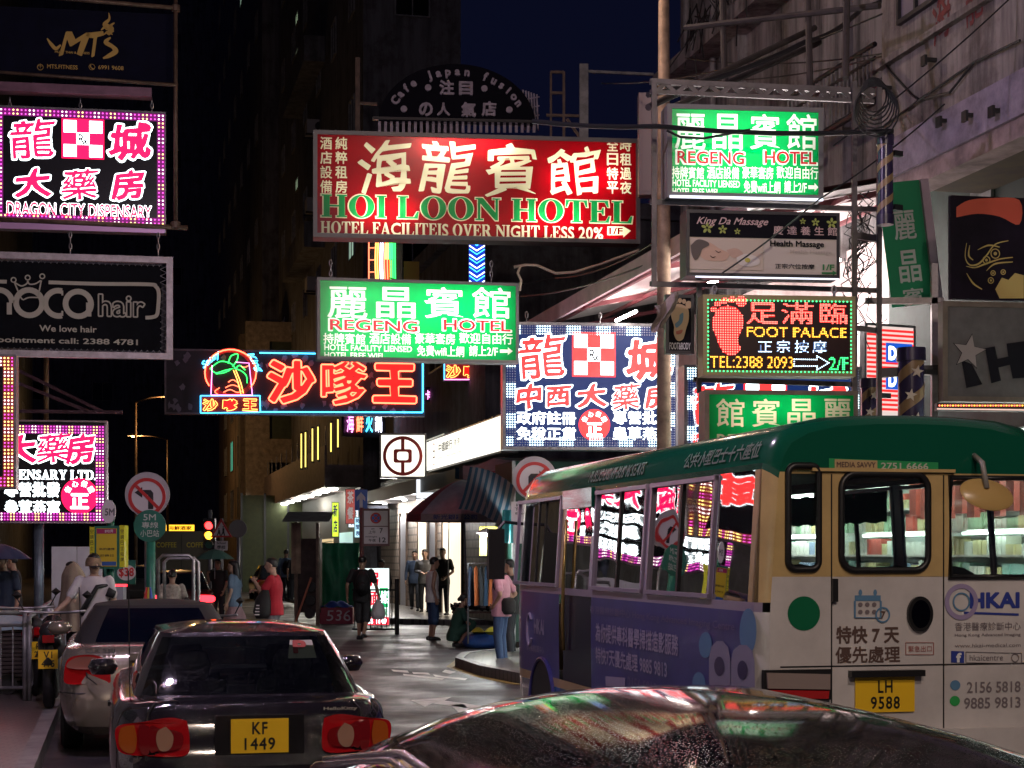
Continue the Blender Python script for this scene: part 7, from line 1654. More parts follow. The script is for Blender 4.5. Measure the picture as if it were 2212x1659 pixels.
# shops of the far row
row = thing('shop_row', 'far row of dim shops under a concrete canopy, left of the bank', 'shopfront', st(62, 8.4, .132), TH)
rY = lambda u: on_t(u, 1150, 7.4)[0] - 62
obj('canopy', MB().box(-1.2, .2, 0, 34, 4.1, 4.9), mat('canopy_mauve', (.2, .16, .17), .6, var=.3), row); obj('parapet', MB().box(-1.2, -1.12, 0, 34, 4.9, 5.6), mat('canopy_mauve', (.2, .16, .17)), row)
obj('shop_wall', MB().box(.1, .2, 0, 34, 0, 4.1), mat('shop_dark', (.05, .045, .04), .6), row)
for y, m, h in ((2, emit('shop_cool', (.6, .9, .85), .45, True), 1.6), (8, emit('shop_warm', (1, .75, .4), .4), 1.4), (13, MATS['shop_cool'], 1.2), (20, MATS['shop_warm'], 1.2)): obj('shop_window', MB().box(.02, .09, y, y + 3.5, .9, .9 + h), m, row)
for k in range(12): obj('canopy_light', MB().box(-.9, -.6, 1 + k * 2.7, 1.6 + k * 2.7, 4.03, 4.09), emit('canopy_light', (.95, .95, .85), 22.), row)
for k in (1, 4, 8): point(row, (-.75, 2 + k * 2.7, 3.8), 90, (1, .95, .8))
for k in range(14): obj('railing_post', MB().box(-1.18, -1.14, k * 2.5, k * 2.5 + .1, 5.6, 6.3), M_grey, row)
def frow(label, u0, v0, u1, v1, D, m, tx=None, tm=None, off=.03, name='shop_sign', vert=False):
    s = Sign(name, label, 'shop sign', D, u0, v0, u1, v1, 4, .15); s.cabinet(M_dark, .02); s.panel(m, .002)
    w, h = u1 - u0, v1 - v0
    if tx and not vert: s.text(tx, u0 + w * .1, v0 + h * .2, u1 - w * .1, v1 - h * .2, tm, off, y=-.004)
    if tx and vert:
        for i, ch in enumerate(tx): s.text(ch, u0 + w * .2, v0 + h * (.06 + .9 * i / len(tx)), u1 - w * .2, v0 + h * (.06 + .9 * (i + .8) / len(tx)), tm, off, y=-.004)
    return s.done()
frow('dark shop fascia with warm lit capitals below the mauve canopy', 792, 1092, 838, 1124, 57, M_blackf, 'SKECHERS', emit('gold_letters', (1, .8, .45), 1.1), .03)
frow('acid yellow vertical lightbox with a blue picture', 717, 1085, 732, 1160, 66, emit('acid_box', (.62, .85, .05), .9), '新店', mat('print_blue', (.03, .05, .28)), vert=True)
frow('white vertical lightbox with black characters beside the acid yellow box', 752, 1083, 775, 1140, 60, emit('white_box', (.8, .9, 1), .9), '名錶行', M_sblk, vert=True)
frow('pale blue lit notice board left of the no parking plate', 754 + 118, 1118, 754 + 118, 1119, 60, M_blackf) if False else frow('pale blue lit notice above the green tarpaulin', 765, 1117, 781, 1162, 52, emit('notice_blue', (.5, .85, 1), .8), '時間表', mat('print_blue', (.03, .05, .28)), vert=True)
frow('red shop fascia left of the blue one-way arrow', 746, 1056, 768, 1132, 56, emit('dull_red_box', (.35, .06, .05), .5), '茶餐', M_swht, vert=True)
frow('amber lit restaurant sign in the far distance left of the traffic light', 358, 1133, 420, 1148, 120, emit('amber_box', (1, .5, .03), 1.3), '海鮮酒家', M_sred)
for i, (u, v0, v1) in enumerate(((652, 903, 1000), (661, 900, 998), (676, 892, 985), (688, 888, 982), (716, 880, 965), (731, 872, 955))):
    s = Sign('neon_strip', 'yellow vertical neon line, number %s from the left of six above the far canopy' % ['first', 'second', 'third', 'fourth', 'fifth', 'sixth'][i], 'neon strip', 60 - i, u - 3, v0 + 30, u + 3, v1 + 15, 0, .05, group='yellow neon lines'); s.cabinet(M_dark, .005); neon_line(s, 'tube', emit('neon_yellow', (1, .75, .15), 1.5), [(u - 1, v0 + 34), (u - 1, v1 + 11)], .02, -.02, n=1); s.done()
s = Sign('neon_sign', 'blurred pink and white neon characters receding under the satay sign', 'neon sign', 58, 745, 885, 830, 945, 40, .1); s.cabinet(M_dark, .02)
for i, ch in enumerate('海鮮火鍋'): s.text(ch, 752 + i * 19, 894, 766 + i * 19, 934, (N_pk, N_red, N_cy, N_wh)[i], .02, y=.0)
s.done()
s = Sign('neon_sign', 'small pink and green neon line receding right of the satay sign', 'neon sign', 52, 915, 838, 985, 868, 30, .1); s.cabinet(M_dark, .02)
for i, ch in enumerate('卡拉OK夜'): s.text(ch, 920 + i * 12, 843, 930 + i * 12, 863, (N_pk, N_gr, N_red, N_cy, N_wh)[i], .02, y=.0)
s.done()
hd = thing('site_hoarding', 'dark olive green hoarding closing the street behind the pedestrians', 'hoarding', P(595, HY, 82) - Vector((0, 0, CAMZ)), TH); obj('sheet', MB().box(-1.6, 1.6, 0, .2, .0, 4.6), mat('olive_sheet', (.05, .06, .02), .6, var=.3), hd)
for x in (-1.6, -.5, .6, 1.6): obj('post', MB().box(x - .05, x + .05, -.05, 0, 0, 4.7), M_dark, hd)

# ------------------------------------------------------------------ stalls
def pt(u, v, D): q = P(u, v, D); return q
t = thing('green_stall', 'market stall wrapped in bright green tarpaulin beside the lightbox', 'stall', (P(735, HY, 46).x, 46, .0), .05)
M_tarp = mat('green_tarp', (.01, .22, .10), .55, var=.25, bump=.5, bscale=9)
def wrinkle(a, c): return .05 * math.sin(11 * a + 3 * c) * math.sin(5 * c + a) + .02 * math.sin(23 * a)
obj('tarpaulin', MB().grid(lambda a, c: (-.52 + 1.05 * a + .04 * math.sin(6 * c), wrinkle(a, c), .35 + 1.75 * c), 24, 24).grid(lambda a, c: (-.52 + .04 * math.sin(6 * c), a * 1.2, .35 + 1.75 * c), 6, 24).grid(lambda a, c: (.53 + .04 * math.sin(6 * c), a * 1.2, .35 + 1.75 * c), 6, 24).grid(lambda a, c: (-.52 + 1.05 * a, 1.2 * c, 2.1 + .05 * math.sin(5 * a)), 8, 8), M_tarp, t, True)
obj('frame', MB().bar((-.55, -.03, 0), (-.55, -.03, 2.3), .05).bar((.55, -.03, 0), (.55, -.03, 2.2), .05), M_steel, t)
t = thing('crate', 'red plastic crate chalked 536 with blue cloth on top', 'crate', (P(730, HY, 44.5).x, 44.5, .0)); obj('box', MB().box(-.45, .4, -.2, .3, 0, .42), mat('crate_red', (.3, .02, .05), .5), t); b = MB(); g = fit(brush(glyph('536', .0), .02, 3), -.28, .08, .34, .36); b.flat(g[0], g[1], -.204); obj('chalk_number', b, M_swht, t)
obj('cloth', MB().grid(lambda a, c: (-.43 + .8 * a, -.18 + .45 * c, .43 + .16 * math.sin(math.pi * a) * math.sin(math.pi * c) + .03 * math.sin(14 * a + 8 * c)), 14, 8), mat('cloth_blue', (.02, .06, .3), .7), t, True)
t = thing('news_stand', 'dark cluttered stall with leaning orange board left of the green tarpaulin', 'stall', (P(665, HY, 44).x, 44, .0)); obj('post', MB().bar((-.3, 0, 0), (-.3, 0, 2.7), .09).bar((.25, 0, 0), (.25, 0, 2.6), .08), M_brown, t); obj('shelves', MB().box(-.3, .3, .1, .6, .3, 2.2), mat('stall_dark', (.05, .03, .03), .7, var=.5), t); obj('leaning_board', MB().bar((-.3, -.15, .05), (.1, -.12, 1.2), .16, .05), mat('board_orange', (.4, .1, .04), .5), t); obj('roof', MB().add([(-.6, -.5, 2.62), (.6, -.5, 2.62), (.6, .7, 2.9), (-.6, .7, 2.9)], [(0, 1, 2, 3)]), M_grey, t)
obj('rag', MB().grid(lambda a, c: (-.42 + .25 * a, -.06 + .03 * math.sin(9 * a), 1.3 + 1.3 * c), 5, 8), mat('rag_beige', (.3, .22, .16), .8, var=.4), t, True)
for i in range(3): obj('speaker', MB().disc((.05 + .02 * i, .28 + .34 * i), .13, -.06, .1, 20), M_black, t)
t = thing('fence_panel', 'low black mesh fence beside the standing lightbox', 'fence', (P(838, HY, 38.5).x, 38.5, 0)); b = MB()
for i in range(9): b.cyl((-.75 + i * .12, 0, .12), (-.75 + i * .12, 0, 1.0), .01, n=6)
obj('rails', b.cyl((-.8, 0, 1.0), (.2, 0, 1.0), .02, n=6).cyl((-.8, 0, .12), (.2, 0, .12), .02, n=6), M_black, t); obj('post', MB().cyl((.2, 0, -.0), (.2, 0, 1.25), .05, n=10), M_black, t)
s = Sign('standing_lightbox', 'white standing lightbox with red and green characters behind the man in black', 'lightbox', 40.5, 772, 1226, 842, 1352, 4, .2); s.cabinet(M_cab, .02); s.panel(emit('standing_white', (.85, 1, .97), 1.0), .003)
E_sr, E_sg = emit('standing_red', (1, .02, .05), .8), emit('standing_green', (.0, .45, .12), .8)
s.text('粥', 786, 1236, 818, 1266, E_sr, .04, y=-.004); s.text('麵', 784, 1276, 818, 1308, E_sr, .02, y=-.004); s.box('green_panel', E_sg, 820, 1270, 838, 1312, -.004, .0); s.text('小菜', 821, 1276, 837, 1304, E_white, .03, y=-.008); s.text('火鍋飯', 776, 1314, 838, 1330, E_sg, .04, y=-.004); s.box('red_band', E_sr, 775, 1333, 840, 1350, -.004, .0); s.text('2385 1147', 780, 1337, 836, 1347, E_white, .03, y=-.008); s.done()
t = thing('litter_bin', 'orange street litter bin behind the man in red', 'bin', (P(655 - 10, HY, 52).x - .9, 52, 0)); obj('body', MB().lathe([(.0, 0), (.3, 0), (.32, .1), (.32, .85), (.34, .9), (.25, 1.0), (0, 1.02)], n=20), mat('bin_orange', (.55, .14, .02), .4), t, auto=40); obj('opening', MB().box(-.16, .16, -.335, -.28, .68, .82), M_sblk, t)
# big umbrella, blue striped awning, clothes stall
t = thing('parasol', 'large dusty pink and grey stall umbrella with blue lettering', 'umbrella', (P(1000, HY, 39).x, 39, .13)); k = 39 / F
zt_, zr = 1.8 - (1036 - HY) * k - .13, 1.8 - (1112 - HY) * k - .13
def canopy(j, n=8): 
    b = MB(); a0, a1 = 2 * math.pi * j / n, 2 * math.pi * (j + 1) / n; R_ = 1.28
    def fn(a, c): an = a0 + (a1 - a0) * a; r = R_ * c * (1 - .06 * math.sin(math.pi * a) * c); return (r * math.cos(an), r * math.sin(an), zt_ - (zt_ - zr) * c ** 1.5 + .0)
    b.grid(fn, 6, 8); b.grid(lambda a, c: (lambda p: (p[0], p[1], p[2] - .16 * c))(fn(a, 1)), 6, 2); return b
for j in range(8): obj('canopy_panel', canopy(j), (mat('canopy_grey', (.4, .33, .36), .7, var=.2), mat('canopy_red', (.36, .05, .07), .7, var=.2))[j == 4], t, True)
obj('pole', MB().tube([(.1, 0, 0), (.0, 0, zt_)], .022, 8), M_spole, t, True); g = fit(glyph('新光銀器公司', .02), -.62, zr - .13, .35, zr - .02); obj('lettering', MB().flat(g[0], g[1], -1.26), mat('print_blue', (.03, .05, .28)), t)
aw = MB(); aw2 = MB()
A0, A1, B0, B1 = P(990, 1098, 34), P(1120, 1000, 33), P(1085, 1128, 31), P(1130, 1010, 31)
def striped(n, par, name, c1, c2, fn):
    a, b = MB(), MB()
    for i in range(n): (a if i % 2 == 0 else b).grid(lambda p, q, i=i: fn((i + p) / n, q), 2, 8)
    obj(name, a, c1, par, True); obj(name + '_stripe', b, c2, par, True)
t = thing('striped_awning', 'blue and white striped stall awning sagging beside the umbrella', 'awning', (0, 0, 0)); Mb, Mw = mat('stripe_blue', (.02, .10, .17), .7), mat('stripe_white', (.3, .29, .3), .7)
striped(16, t, 'cloth', Mb, Mw, lambda p, q: tuple(P(990 + 100 * p + 25 * q, 1100 + 45 * p * p - (92 * q) - 10 * math.sin(3.1 * q) * -1, 34 - 2 * p - 1 * q)))
striped(7, t, 'valance', Mb, Mw, lambda p, q: tuple(P(983 + 60 * p, 1010 + 3 * p + 24 * q, 38)))
obj('cloth_sheet', MB().grid(lambda a, c: tuple(P(1000 + 140 * a, 1005 - 22 * a * (1 - c) + 30 * c + 5 * math.sin(9 * a), 36 - 2 * c)), 14, 5), mat('canopy_grey', (.4, .33, .36)), t, True); obj('red_box', MB().box(*(lambda a, b: (a.x, b.x, a.y, a.y + .3, b.z, a.z))(P(1038, 1018, 34.5), P(1100, 1040, 34.5))), mat('box_red', (.4, .03, .05), .6), t)
obj('support', MB().bar(P(1118, 990, 33), P(1118, 1330, 33), .06), M_steel, t)
t = thing('clothes_rack', 'rail of dark and orange clothes hanging at the corner stall', 'clothes rack', (P(1062, HY, 32).x, 32, .13), -.2); obj('frame', MB().tube([(-.45, 0, 0), (-.45, 0, 1.5), (.45, 0, 1.5), (.45, 0, 0)], .018, 8), M_steel, t, True)
for i in range(9):
    x = -.4 + i * .1; c_ = [(.02, .03, .06), (.5, .12, .03), (.03, .03, .035), (.02, .05, .1), (.5, .12, .03), (.02, .02, .03), (.1, .1, .12), (.03, .05, .09), (.02, .02, .02)][i]
    obj('garment', MB().grid(lambda a, c, x=x, i=i: (x + .03 * math.sin(8 * a + i) * c, (a - .5) * (.3 + .16 * c), 1.46 - .75 * c - .1 * abs(a - .5) * (1 - c)), 8, 8), mat('garment_%s' % ['navy', 'orange', 'black', 'blue', 'orange', 'ink', 'grey', 'denim', 'jet'][i], c_, .8), t, True)
t = thing('poster_board', 'yellow price poster hanging above the clothes rack', 'poster', P(1058, 1200, 31.6)); k = 31.6 / F; obj('sheet', MB().box(-22 * k, 22 * k, 0, .02, 0, 62 * k), mat('poster_yellow', (.6, .5, .04), .5), t); b = MB()
for tx, x0, x1, z0, z1 in (('6', -19, -9, 22, 36), ('100', 2, 20, 22, 36), ('1', -17, -12, 4, 18), ('20', 4, 19, 4, 18), ('雙', -7, 0, 24, 34), ('對', -7, 0, 6, 16)): g = fit(glyph(tx, .03), x0 * k, z0 * k, x1 * k, z1 * k); b.flat(g[0], g[1], -.004)
obj('lettering', b, mat('poster_red', (.4, .05, .03), .5), t)
t = thing('stall_lamp', 'bright white lamp hanging over the clothes stall', 'lamp', P(1050, 1152, 31.2)); obj('shade', MB().lathe([(.02, .1), (.06, .08), (.17, .02), (.17, 0)], n=18), M_swht, t, True); obj('bulb', MB().lathe([(0, -.05), (.10, -.03), (.14, 0.01), (.05, .04)], n=14), emit('stall_bulb', (.92, 1, 1), 60.), t, True); point(t, (0, 0, -.15), 60, (.92, 1, 1), .1); obj('flex', MB().cyl((0, 0, .1), (0, 0, .8), .006, n=5), M_wire, t)
obj_ = thing('clothes_table', 'table heaped with folded black and white clothes beside the squatting vendor', 'stall', (P(1035, HY, 35).x, 35, .0)); obj('table', MB().box(-.55, .6, -.2, .5, .6, .64).bar((-.5, -.15, 0), (-.5, -.15, .6), .05).bar((.55, -.15, 0), (.55, -.15, .6), .05), M_brown, obj_); rr = random.Random(2); hp = [MB(), MB(), MB()]
for i in range(60): x, y = rr.uniform(-.5, .55), rr.uniform(-.18, .4); z = .64 + .22 * math.exp(-(x * x) * 3) * rr.random(); hp[i % 3].grid(lambda a, c: (x + (a - .5) * .22, y + (c - .5) * .16, z + .05 * math.sin(5 * a + i) * math.sin(4 * c + i) + .03), 5, 5)
for h_, c_ in zip(hp, ((.02, .02, .025), (.4, .38, .4), (.15, .12, .14))): tag(obj('clothes_heap', h_, mat('heap_%d' % int(c_[0] * 100), c_, .8), obj_, True), kind='stuff')
t = thing('goods_sack', 'blue sack with yellow cloth on the ground by the vendor', 'sack', (P(1046, HY, 33).x, 33, 0)); obj('sack', MB().lathe([(.0, .0), (.38, .02), (.43, .12), (.34, .24), (.16, .3), (0, .28)], n=18), mat('sack_blue', (.02, .08, .3), .6, var=.3), t, True); obj('cloth', MB().grid(lambda a, c: (-.25 + .5 * a, -.3 + .4 * c, .28 + .09 * math.sin(6 * a) * math.sin(5 * c) + .04), 12, 10), mat('cloth_yellow', (.65, .55, .05), .7), t, True)
t = thing('kiosk', 'dark green tarpaulin kiosk behind the no right turn sign', 'stall', st(30.6, 7.9, .0), TH); obj('tarpaulin', MB().grid(lambda a, c: (-.9 + 2.6 * a, wrinkle(a, c), .2 + 3.3 * c), 16, 16).grid(lambda a, c: (-.9, 1.6 * a + wrinkle(a, c), .2 + 3.3 * c), 8, 12).grid(lambda a, c: (-1.0 + 2.8 * a, -.15 + 1.8 * c, 3.5 + .15 * c), 8, 4), mat('dark_green_tarp', (.008, .05, .035), .6, var=.3), t, True); obj('frame', MB().bar((-.9, -.02, 0), (-.9, -.02, 3.5), .06).bar((1.7, -.02, 0), (1.7, -.02, 3.5), .06), M_steel, t)
obj('cloth', MB().grid(lambda a, c: (-1.15 + .25 * a, -.2 + .1 * math.sin(7 * a), 2.0 + .6 * c), 6, 8), mat('teal_plastic', (.05, .32, .34), .3), t, True)
# handcart under blue tarpaulin by the railing, motorbikes, far traffic
t = thing('handcart', 'handcart heaped with flattened cartons under a blue-white sheet behind the railing', 'cart', st(21.6, -2.2, .14), TH); obj('sheet', MB().grid(lambda a, c: (-1.4 + 2.8 * a, -.5 + 1.1 * c, .92 + .05 * math.sin(9 * a + 4 * c) - .2 * (2 * c - 1) ** 2), 20, 10), mat('sheet_blue', (.10, .30, .42), .5, col2=(.45, .5, .52), vscale=3), t, True); q = MB(); rr = random.Random(8)
for i in range(14): q.box(-1.3 + rr.random() * .1, 1.25 + rr.random() * .1, -.45, .5, .16 + i * .048, .16 + i * .048 + .036)
obj('cartons', q, mat('cartons_dark', (.06, .045, .04), .8, var=.4), t); obj('deck', MB().box(-1.35, 1.35, -.45, .5, .08, .14), M_dark, t)
for x in (-.9, .9): obj('wheel', MB().cyl((x, -.48, .12), (x, -.42, .12), .12, n=16), M_black, t)
def motorbike(label, loc, rz, body, tx):
    t = thing('motorbike', label, 'motorbike', loc, rz); 
    for y in (.28, 1.55): w = obj('wheel', MB().tube([(0, y + .24 * math.cos(a), .3 + .24 * math.sin(a)) for a in [k * math.pi / 10 for k in range(20)]], .06, 8, closed=True), M_black, t, True); obj('rim', MB().cyl((-.02, y, .3), (.02, y, .3), .19, n=18), M_steel, w)
    obj('body', MB().tube([(0, .15, .75), (0, .6, .72), (0, 1.0, .62), (0, 1.35, .85), (0, 1.5, .7)], [.06, .13, .15, .13, .08], 12), body, t, True); obj('seat', MB().tube([(0, .2, .82), (0, .6, .82), (0, .95, .78)], [.08, .12, .1], 10), M_black, t, True); obj('handlebar', MB().tube([(-.36, 1.15, 1.02), (-.15, 1.3, 1.0), (.15, 1.3, 1.0), (.36, 1.15, 1.02)], .016, 8), M_steel, t, True)
    for sx in (-.38, .38): obj('mirror', MB().lathe([(0, -.05), (.06, 0), (0, .05)], (sx, 1.2, 1.2), 10).tube([(sx * .8, 1.2, 1.02), (sx, 1.2, 1.16)], .008, 5), M_black, t)
    obj('tail_lamp', MB().box(-.06, .06, .06, .1, .72, .8), M_lred, t); obj('mudguard', MB().tube([(0, .0, .48), (0, .05, .6), (0, .2, .66)], .05, 8), M_black, t)
    o = plate(t, tx, (0, .0, .55), .2, .2); return t
motorbike('motorbike with yellow plate squeezed between the kerb and the convertible', st(18.8, -.74, .14), TH, mat('bike_dark', (.02, .02, .022), .25), ('V1', '415'))
motorbike('red motorbike half hidden by the convertible near the railing', st(20.6, -.9, .14), TH + .2, mat('bike_red', (.25, .01, .02), .25), ('PK', '207'))
motorbike('motorbike with bright handlebar just beyond the convertible roof', st(21.5, .6, .0), TH - .5, mat('bike_dark', (.02, .02, .022)), ('RU', '881'))
def far_car(label, u, D, rz, paint, lamps=True):
    t = thing('car', label, 'car', ((u - CX) / F * D, D, 0), rz); car_body(t, R1, (.82, 3.3), paint, rc=.26)
    greenhouse(t, paint, (.925, .44, 3.25, .70), (1.36, 1.02, 2.35, .535), .055, ((.16, .40), (.44, .86)), .0, mats=(M_pane, M_pane), rc=.2)
    for sg in (-1, 1):
        lens_patch('tail_lamp', [(sg * .42, .82), (sg * .76, .80), (sg * .76, .66), (sg * .42, .66)], yo, emit('lit_tail', (1, .02, .03), 4.) if lamps else M_lred, t)
        for y in (.82, 3.3): wheel(t, sg * .74, y, .3, .19)
far_car('dark car queuing far down the street behind the pedestrians', 600, 66, TH, PC, False); far_car('car with lit red tail lamps far down the left lane', 300, 60, TH, mat('far_grey_paint', (.06, .06, .065), .25), True); far_car('car with lit red tail lamps behind the tube barriers', 392, 41, TH, mat('far_maroon_paint', (.08, .02, .02), .25), True)
t = thing('delivery_van', 'dark van with yellow lettered rear doors behind the tube barriers', 'van', ((392 - CX) / F * 52, 52, 0), TH); obj('body', MB().box(-.95, .95, 0, 3.8, .5, 2.5), mat('van_dark', (.05, .045, .03), .4), t); obj('cab', MB().box(-.9, .9, 3.8, 5.2, .5, 2.0), mat('van_dark', (.05, .045, .03)), t); obj('door_seam', MB().box(-.01, .01, -.01, 0, .6, 2.4), M_black, t); b = MB()
for x in (-.75, .15): g = fit(glyph('COFFEE', .02), x, 2.0, x + .6, 2.16); b.flat(g[0], g[1], -.012)
obj('lettering', b, mat('van_yellow', (.4, .33, .03), .5), t)
for sg in (-1, 1):
    for y in (.7, 4.4): wheel(t, sg * .85, y, .36, .22)
    obj('tail_lamp', MB().box(sg * .8, sg * .92, -.03, 0, .75, .95), MATS['lit_tail'], t)
# ------------------------------------------------------------------ people
def stack(b, lv, n=14):                               # closed body of stacked ellipses (z, cx, cy, rx, ry)
    vs = [(cx + rx_ * math.cos(2 * math.pi * k / n), cy + ry * math.sin(2 * math.pi * k / n), z) for z, cx, cy, rx_, ry in lv for k in range(n)]; m = len(lv)
    fs = [(i * n + k, i * n + (k + 1) % n, (i + 1) * n + (k + 1) % n, (i + 1) * n + k) for i in range(m - 1) for k in range(n)]
    return b.add(vs, fs + [tuple(range(n - 1, -1, -1)), tuple((m - 1) * n + k for k in range(n))])
def limb(b, pts, rs, n=10):
    pts = [Vector(p) for p in pts]; d0 = (pts[0] - pts[1]).normalized(); d1 = (pts[-1] - pts[-2]).normalized()
    q = [pts[0] + d0 * rs[0] * .8] + pts + [pts[-1] + d1 * rs[-1] * .8]; r = [rs[0] * .5] + list(rs) + [rs[-1] * .5]
    P2, R2_ = [q[0]], [r[0]]
    for i in range(1, len(q)):
        for t in (.33, .67, 1): P2.append(q[i - 1].lerp(q[i], t)); R2_.append(r[i - 1] + (r[i] - r[i - 1]) * t)
    return b.tube(P2, R2_, n)
def hand(b, wrist, d, side, palm, curl=.5, k=1.):
    d = Vector(d).normalized(); palm = Vector(palm); palm = (palm - d * palm.dot(d)).normalized(); x = d.cross(palm).normalized() * side; w = Vector(wrist)
    for o in (-.022, 0, .022): limb(b, [w, w + d * .045 * k + x * o * k, w + d * .085 * k + x * o * k], [.019 * k, .019 * k, .016 * k], 8)
    for i, (o, L) in enumerate(((-.032, .062), (-.011, .078), (.011, .084), (.032, .074))):
        p0 = w + d * .085 * k + x * o * k; a = curl * (.8 + .1 * i); p1 = p0 + (d * math.cos(a * .5) + palm * math.sin(a * .5)) * L * .5 * k; p2 = p1 + (d * math.cos(a * 1.4) + palm * math.sin(a * 1.4)) * L * .55 * k
        limb(b, [p0, p1, p2], [.0105 * k, .010 * k, .0088 * k], 6)
    t0 = w + d * .03 * k + x * .03 * k; t1 = t0 + (x * .8 + d * .5 + palm * .3).normalized() * .04 * k; limb(b, [t0, t1, t1 + (d * .9 + palm * .5).normalized() * .032 * k], [.014 * k, .0115 * k, .0095 * k], 6)
def fused(name, b, m, parent, vox=.012, it=3):
    me = bake(mesh(name, b, None), voxel=vox, smooth_it=it); me.materials.clear(); me.materials.append(m); me.polygons.foreach_set('use_smooth', [True] * len(me.polygons)); return obj(name, me, None, parent)
SKIN = mat('skin', (.36, .21, .145), .5, var=.12, vscale=14); SKIN2 = mat('skin_pale', (.46, .30, .22), .5, var=.1, vscale=14)
HAIR = mat('black_hair', (.012, .011, .011), .45); SHOE = mat('dark_shoe', (.02, .02, .022), .5); EYE = mat('eye_dark', (.015, .012, .01), .2)
def fabric(name, c, var=.2): return mat(name, c, .8, var=var, vscale=6, bump=.25, bscale=25)
def person(label, loc, rz, H=1.72, top=None, bottom=None, skin=SKIN, hair='short', sleeves='short', legs='trousers', lean=.0, turn_=0., tilt=0., arms=None, leg=None, shoes=SHOE, hip=.92, untuck=True, build=1., group=None, hatm=None, curl=(.5, .5)):
    """faces local +y. arms = ((elbow, wrist) left, right), leg = ((knee, ankle) left, right); left is -x"""
    root = thing('person', label, 'person', loc, rz, group); k = H / 1.72; root.scale = (k, k, k); B_ = build
    sh_z = hip + .50; cy = lambda z: lean * max(0, (z - hip) / .5)
    SHO = [Vector((s_ * .185 * B_, cy(sh_z), sh_z)) for s_ in (-1, 1)]; HIP = [Vector((s_ * .09, 0, hip)) for s_ in (-1, 1)]
    arms = arms or (((-.25, -.02, sh_z - .29), (-.26, .06, sh_z - .54)), ((.25, -.02, sh_z - .29), (.26, .06, sh_z - .54)))
    leg = leg or (((-.1, .03, .49), (-.1, -.02, .08)), ((.1, .03, .49), (.1, -.02, .08)))
    neck = Vector((0, cy(sh_z) + .01 + lean * .1, sh_z + .06)); hc = neck + Vector((math.sin(tilt) * .0, .035 + lean * .25, .155))
    b = MB()
    tl = [(hip - .1, .13, .11), (hip, .165 * B_, .125 * B_), (hip + .14, .145 * B_, .105 * B_), (hip + .30, .165 * B_, .115 * B_), (hip + .42, .175 * B_, .11 * B_), (sh_z + .01, .14 * B_, .085), (sh_z + .05, .075, .065)]
    stack(b, [(z, 0, cy(z), a, c) for z, a, c in tl]); limb(b, [neck - Vector((0, 0, .07)), neck, hc - Vector((0, .02, .06))], [.062, .056, .054])
    Rm = Matrix.Rotation(turn_, 3, 'Z') @ Matrix.Rotation(-tilt, 3, 'X'); hp = lambda x, y, z: hc + Rm @ Vector((x, y, z))
    n = 16; hv = []
    prof = [(-.125, .02, .03, .045), (-.118, .045, .045, .030), (-.09, .058, .066, .018), (-.05, .067, .082, .006), (0, .074, .094, .0), (.04, .076, .098, -.004), (.075, .07, .09, -.008), (.102, .05, .066, -.008), (.116, .022, .03, -.006)]
    for z, rx_, ry, oy in prof: hv += [hp(rx_ * math.cos(2 * math.pi * i / n), oy + ry * math.sin(2 * math.pi * i / n), z) for i in range(n)]
    b.add(hv, [(i * n + j, i * n + (j + 1) % n, (i + 1) * n + (j + 1) % n, (i + 1) * n + j) for i in range(len(prof) - 1) for j in range(n)] + [tuple(range(n - 1, -1, -1)), tuple((len(prof) - 1) * n + j for j in range(n))])
    limb(b, [hp(0, .088, .01), hp(0, .108, -.03), hp(0, .102, -.038)], [.010, .014, .013], 8)
    for s_ in (-1, 1): limb(b, [hp(s_ * .074, -.005, .015), hp(s_ * .08, -.012, -.005), hp(s_ * .074, 0, -.03)], [.014, .016, .012], 6); limb(b, [hp(s_ * .02, .088, .018), hp(s_ * .045, .078, .018)], [.012, .010], 6)
    limb(b, [hp(-.02, .088, -.062), hp(.02, .088, -.062)], [.011, .011], 6)
    for i, s_ in enumerate((-1, 1)):
        e, w_ = Vector(arms[i][0]), Vector(arms[i][1]); limb(b, [SHO[i], SHO[i].lerp(e, .5), e], [.052 * B_, .046 * B_, .038]); limb(b, [e, e.lerp(w_, .35), w_], [.038, .036, .026])
        d = (w_ - e).normalized(); hand(b, w_, d, s_, (-s_, .2, 0) if abs(d.z) > .5 else (0, 0, -1), curl[i])
        kn, an = Vector(leg[i][0]), Vector(leg[i][1]); limb(b, [HIP[i], HIP[i].lerp(kn, .5), kn], [.088, .075, .055]); limb(b, [kn, kn.lerp(an, .35), an], [.052, .05, .034]); limb(b, [an - Vector((0, .03, .03)), an + Vector((0, .12, -.045))], [.036, .028])
    fused('body', b, skin, root, .0095, 2)
    ft = MB()
    for s_ in (-1, 1): ft.lathe([(0, -.008), (.009, 0), (0, .008)], hp(s_ * .031, .083, .004), 8)
    obj('eyes', ft, EYE, root, True); mo = MB().tube([hp(-.022, .0925, -.064), hp(0, .0985, -.062), hp(.022, .0925, -.064)], .0035, 5); obj('mouth', mo, mat('lip', (.22, .08, .07), .5), root, True)
    for s_ in (-1, 1): obj('eyebrow', MB().tube([hp(s_ * .018, .094, .026), hp(s_ * .034, .09, .03), hp(s_ * .05, .078, .026)], .0045, 5), HAIR, root, True)
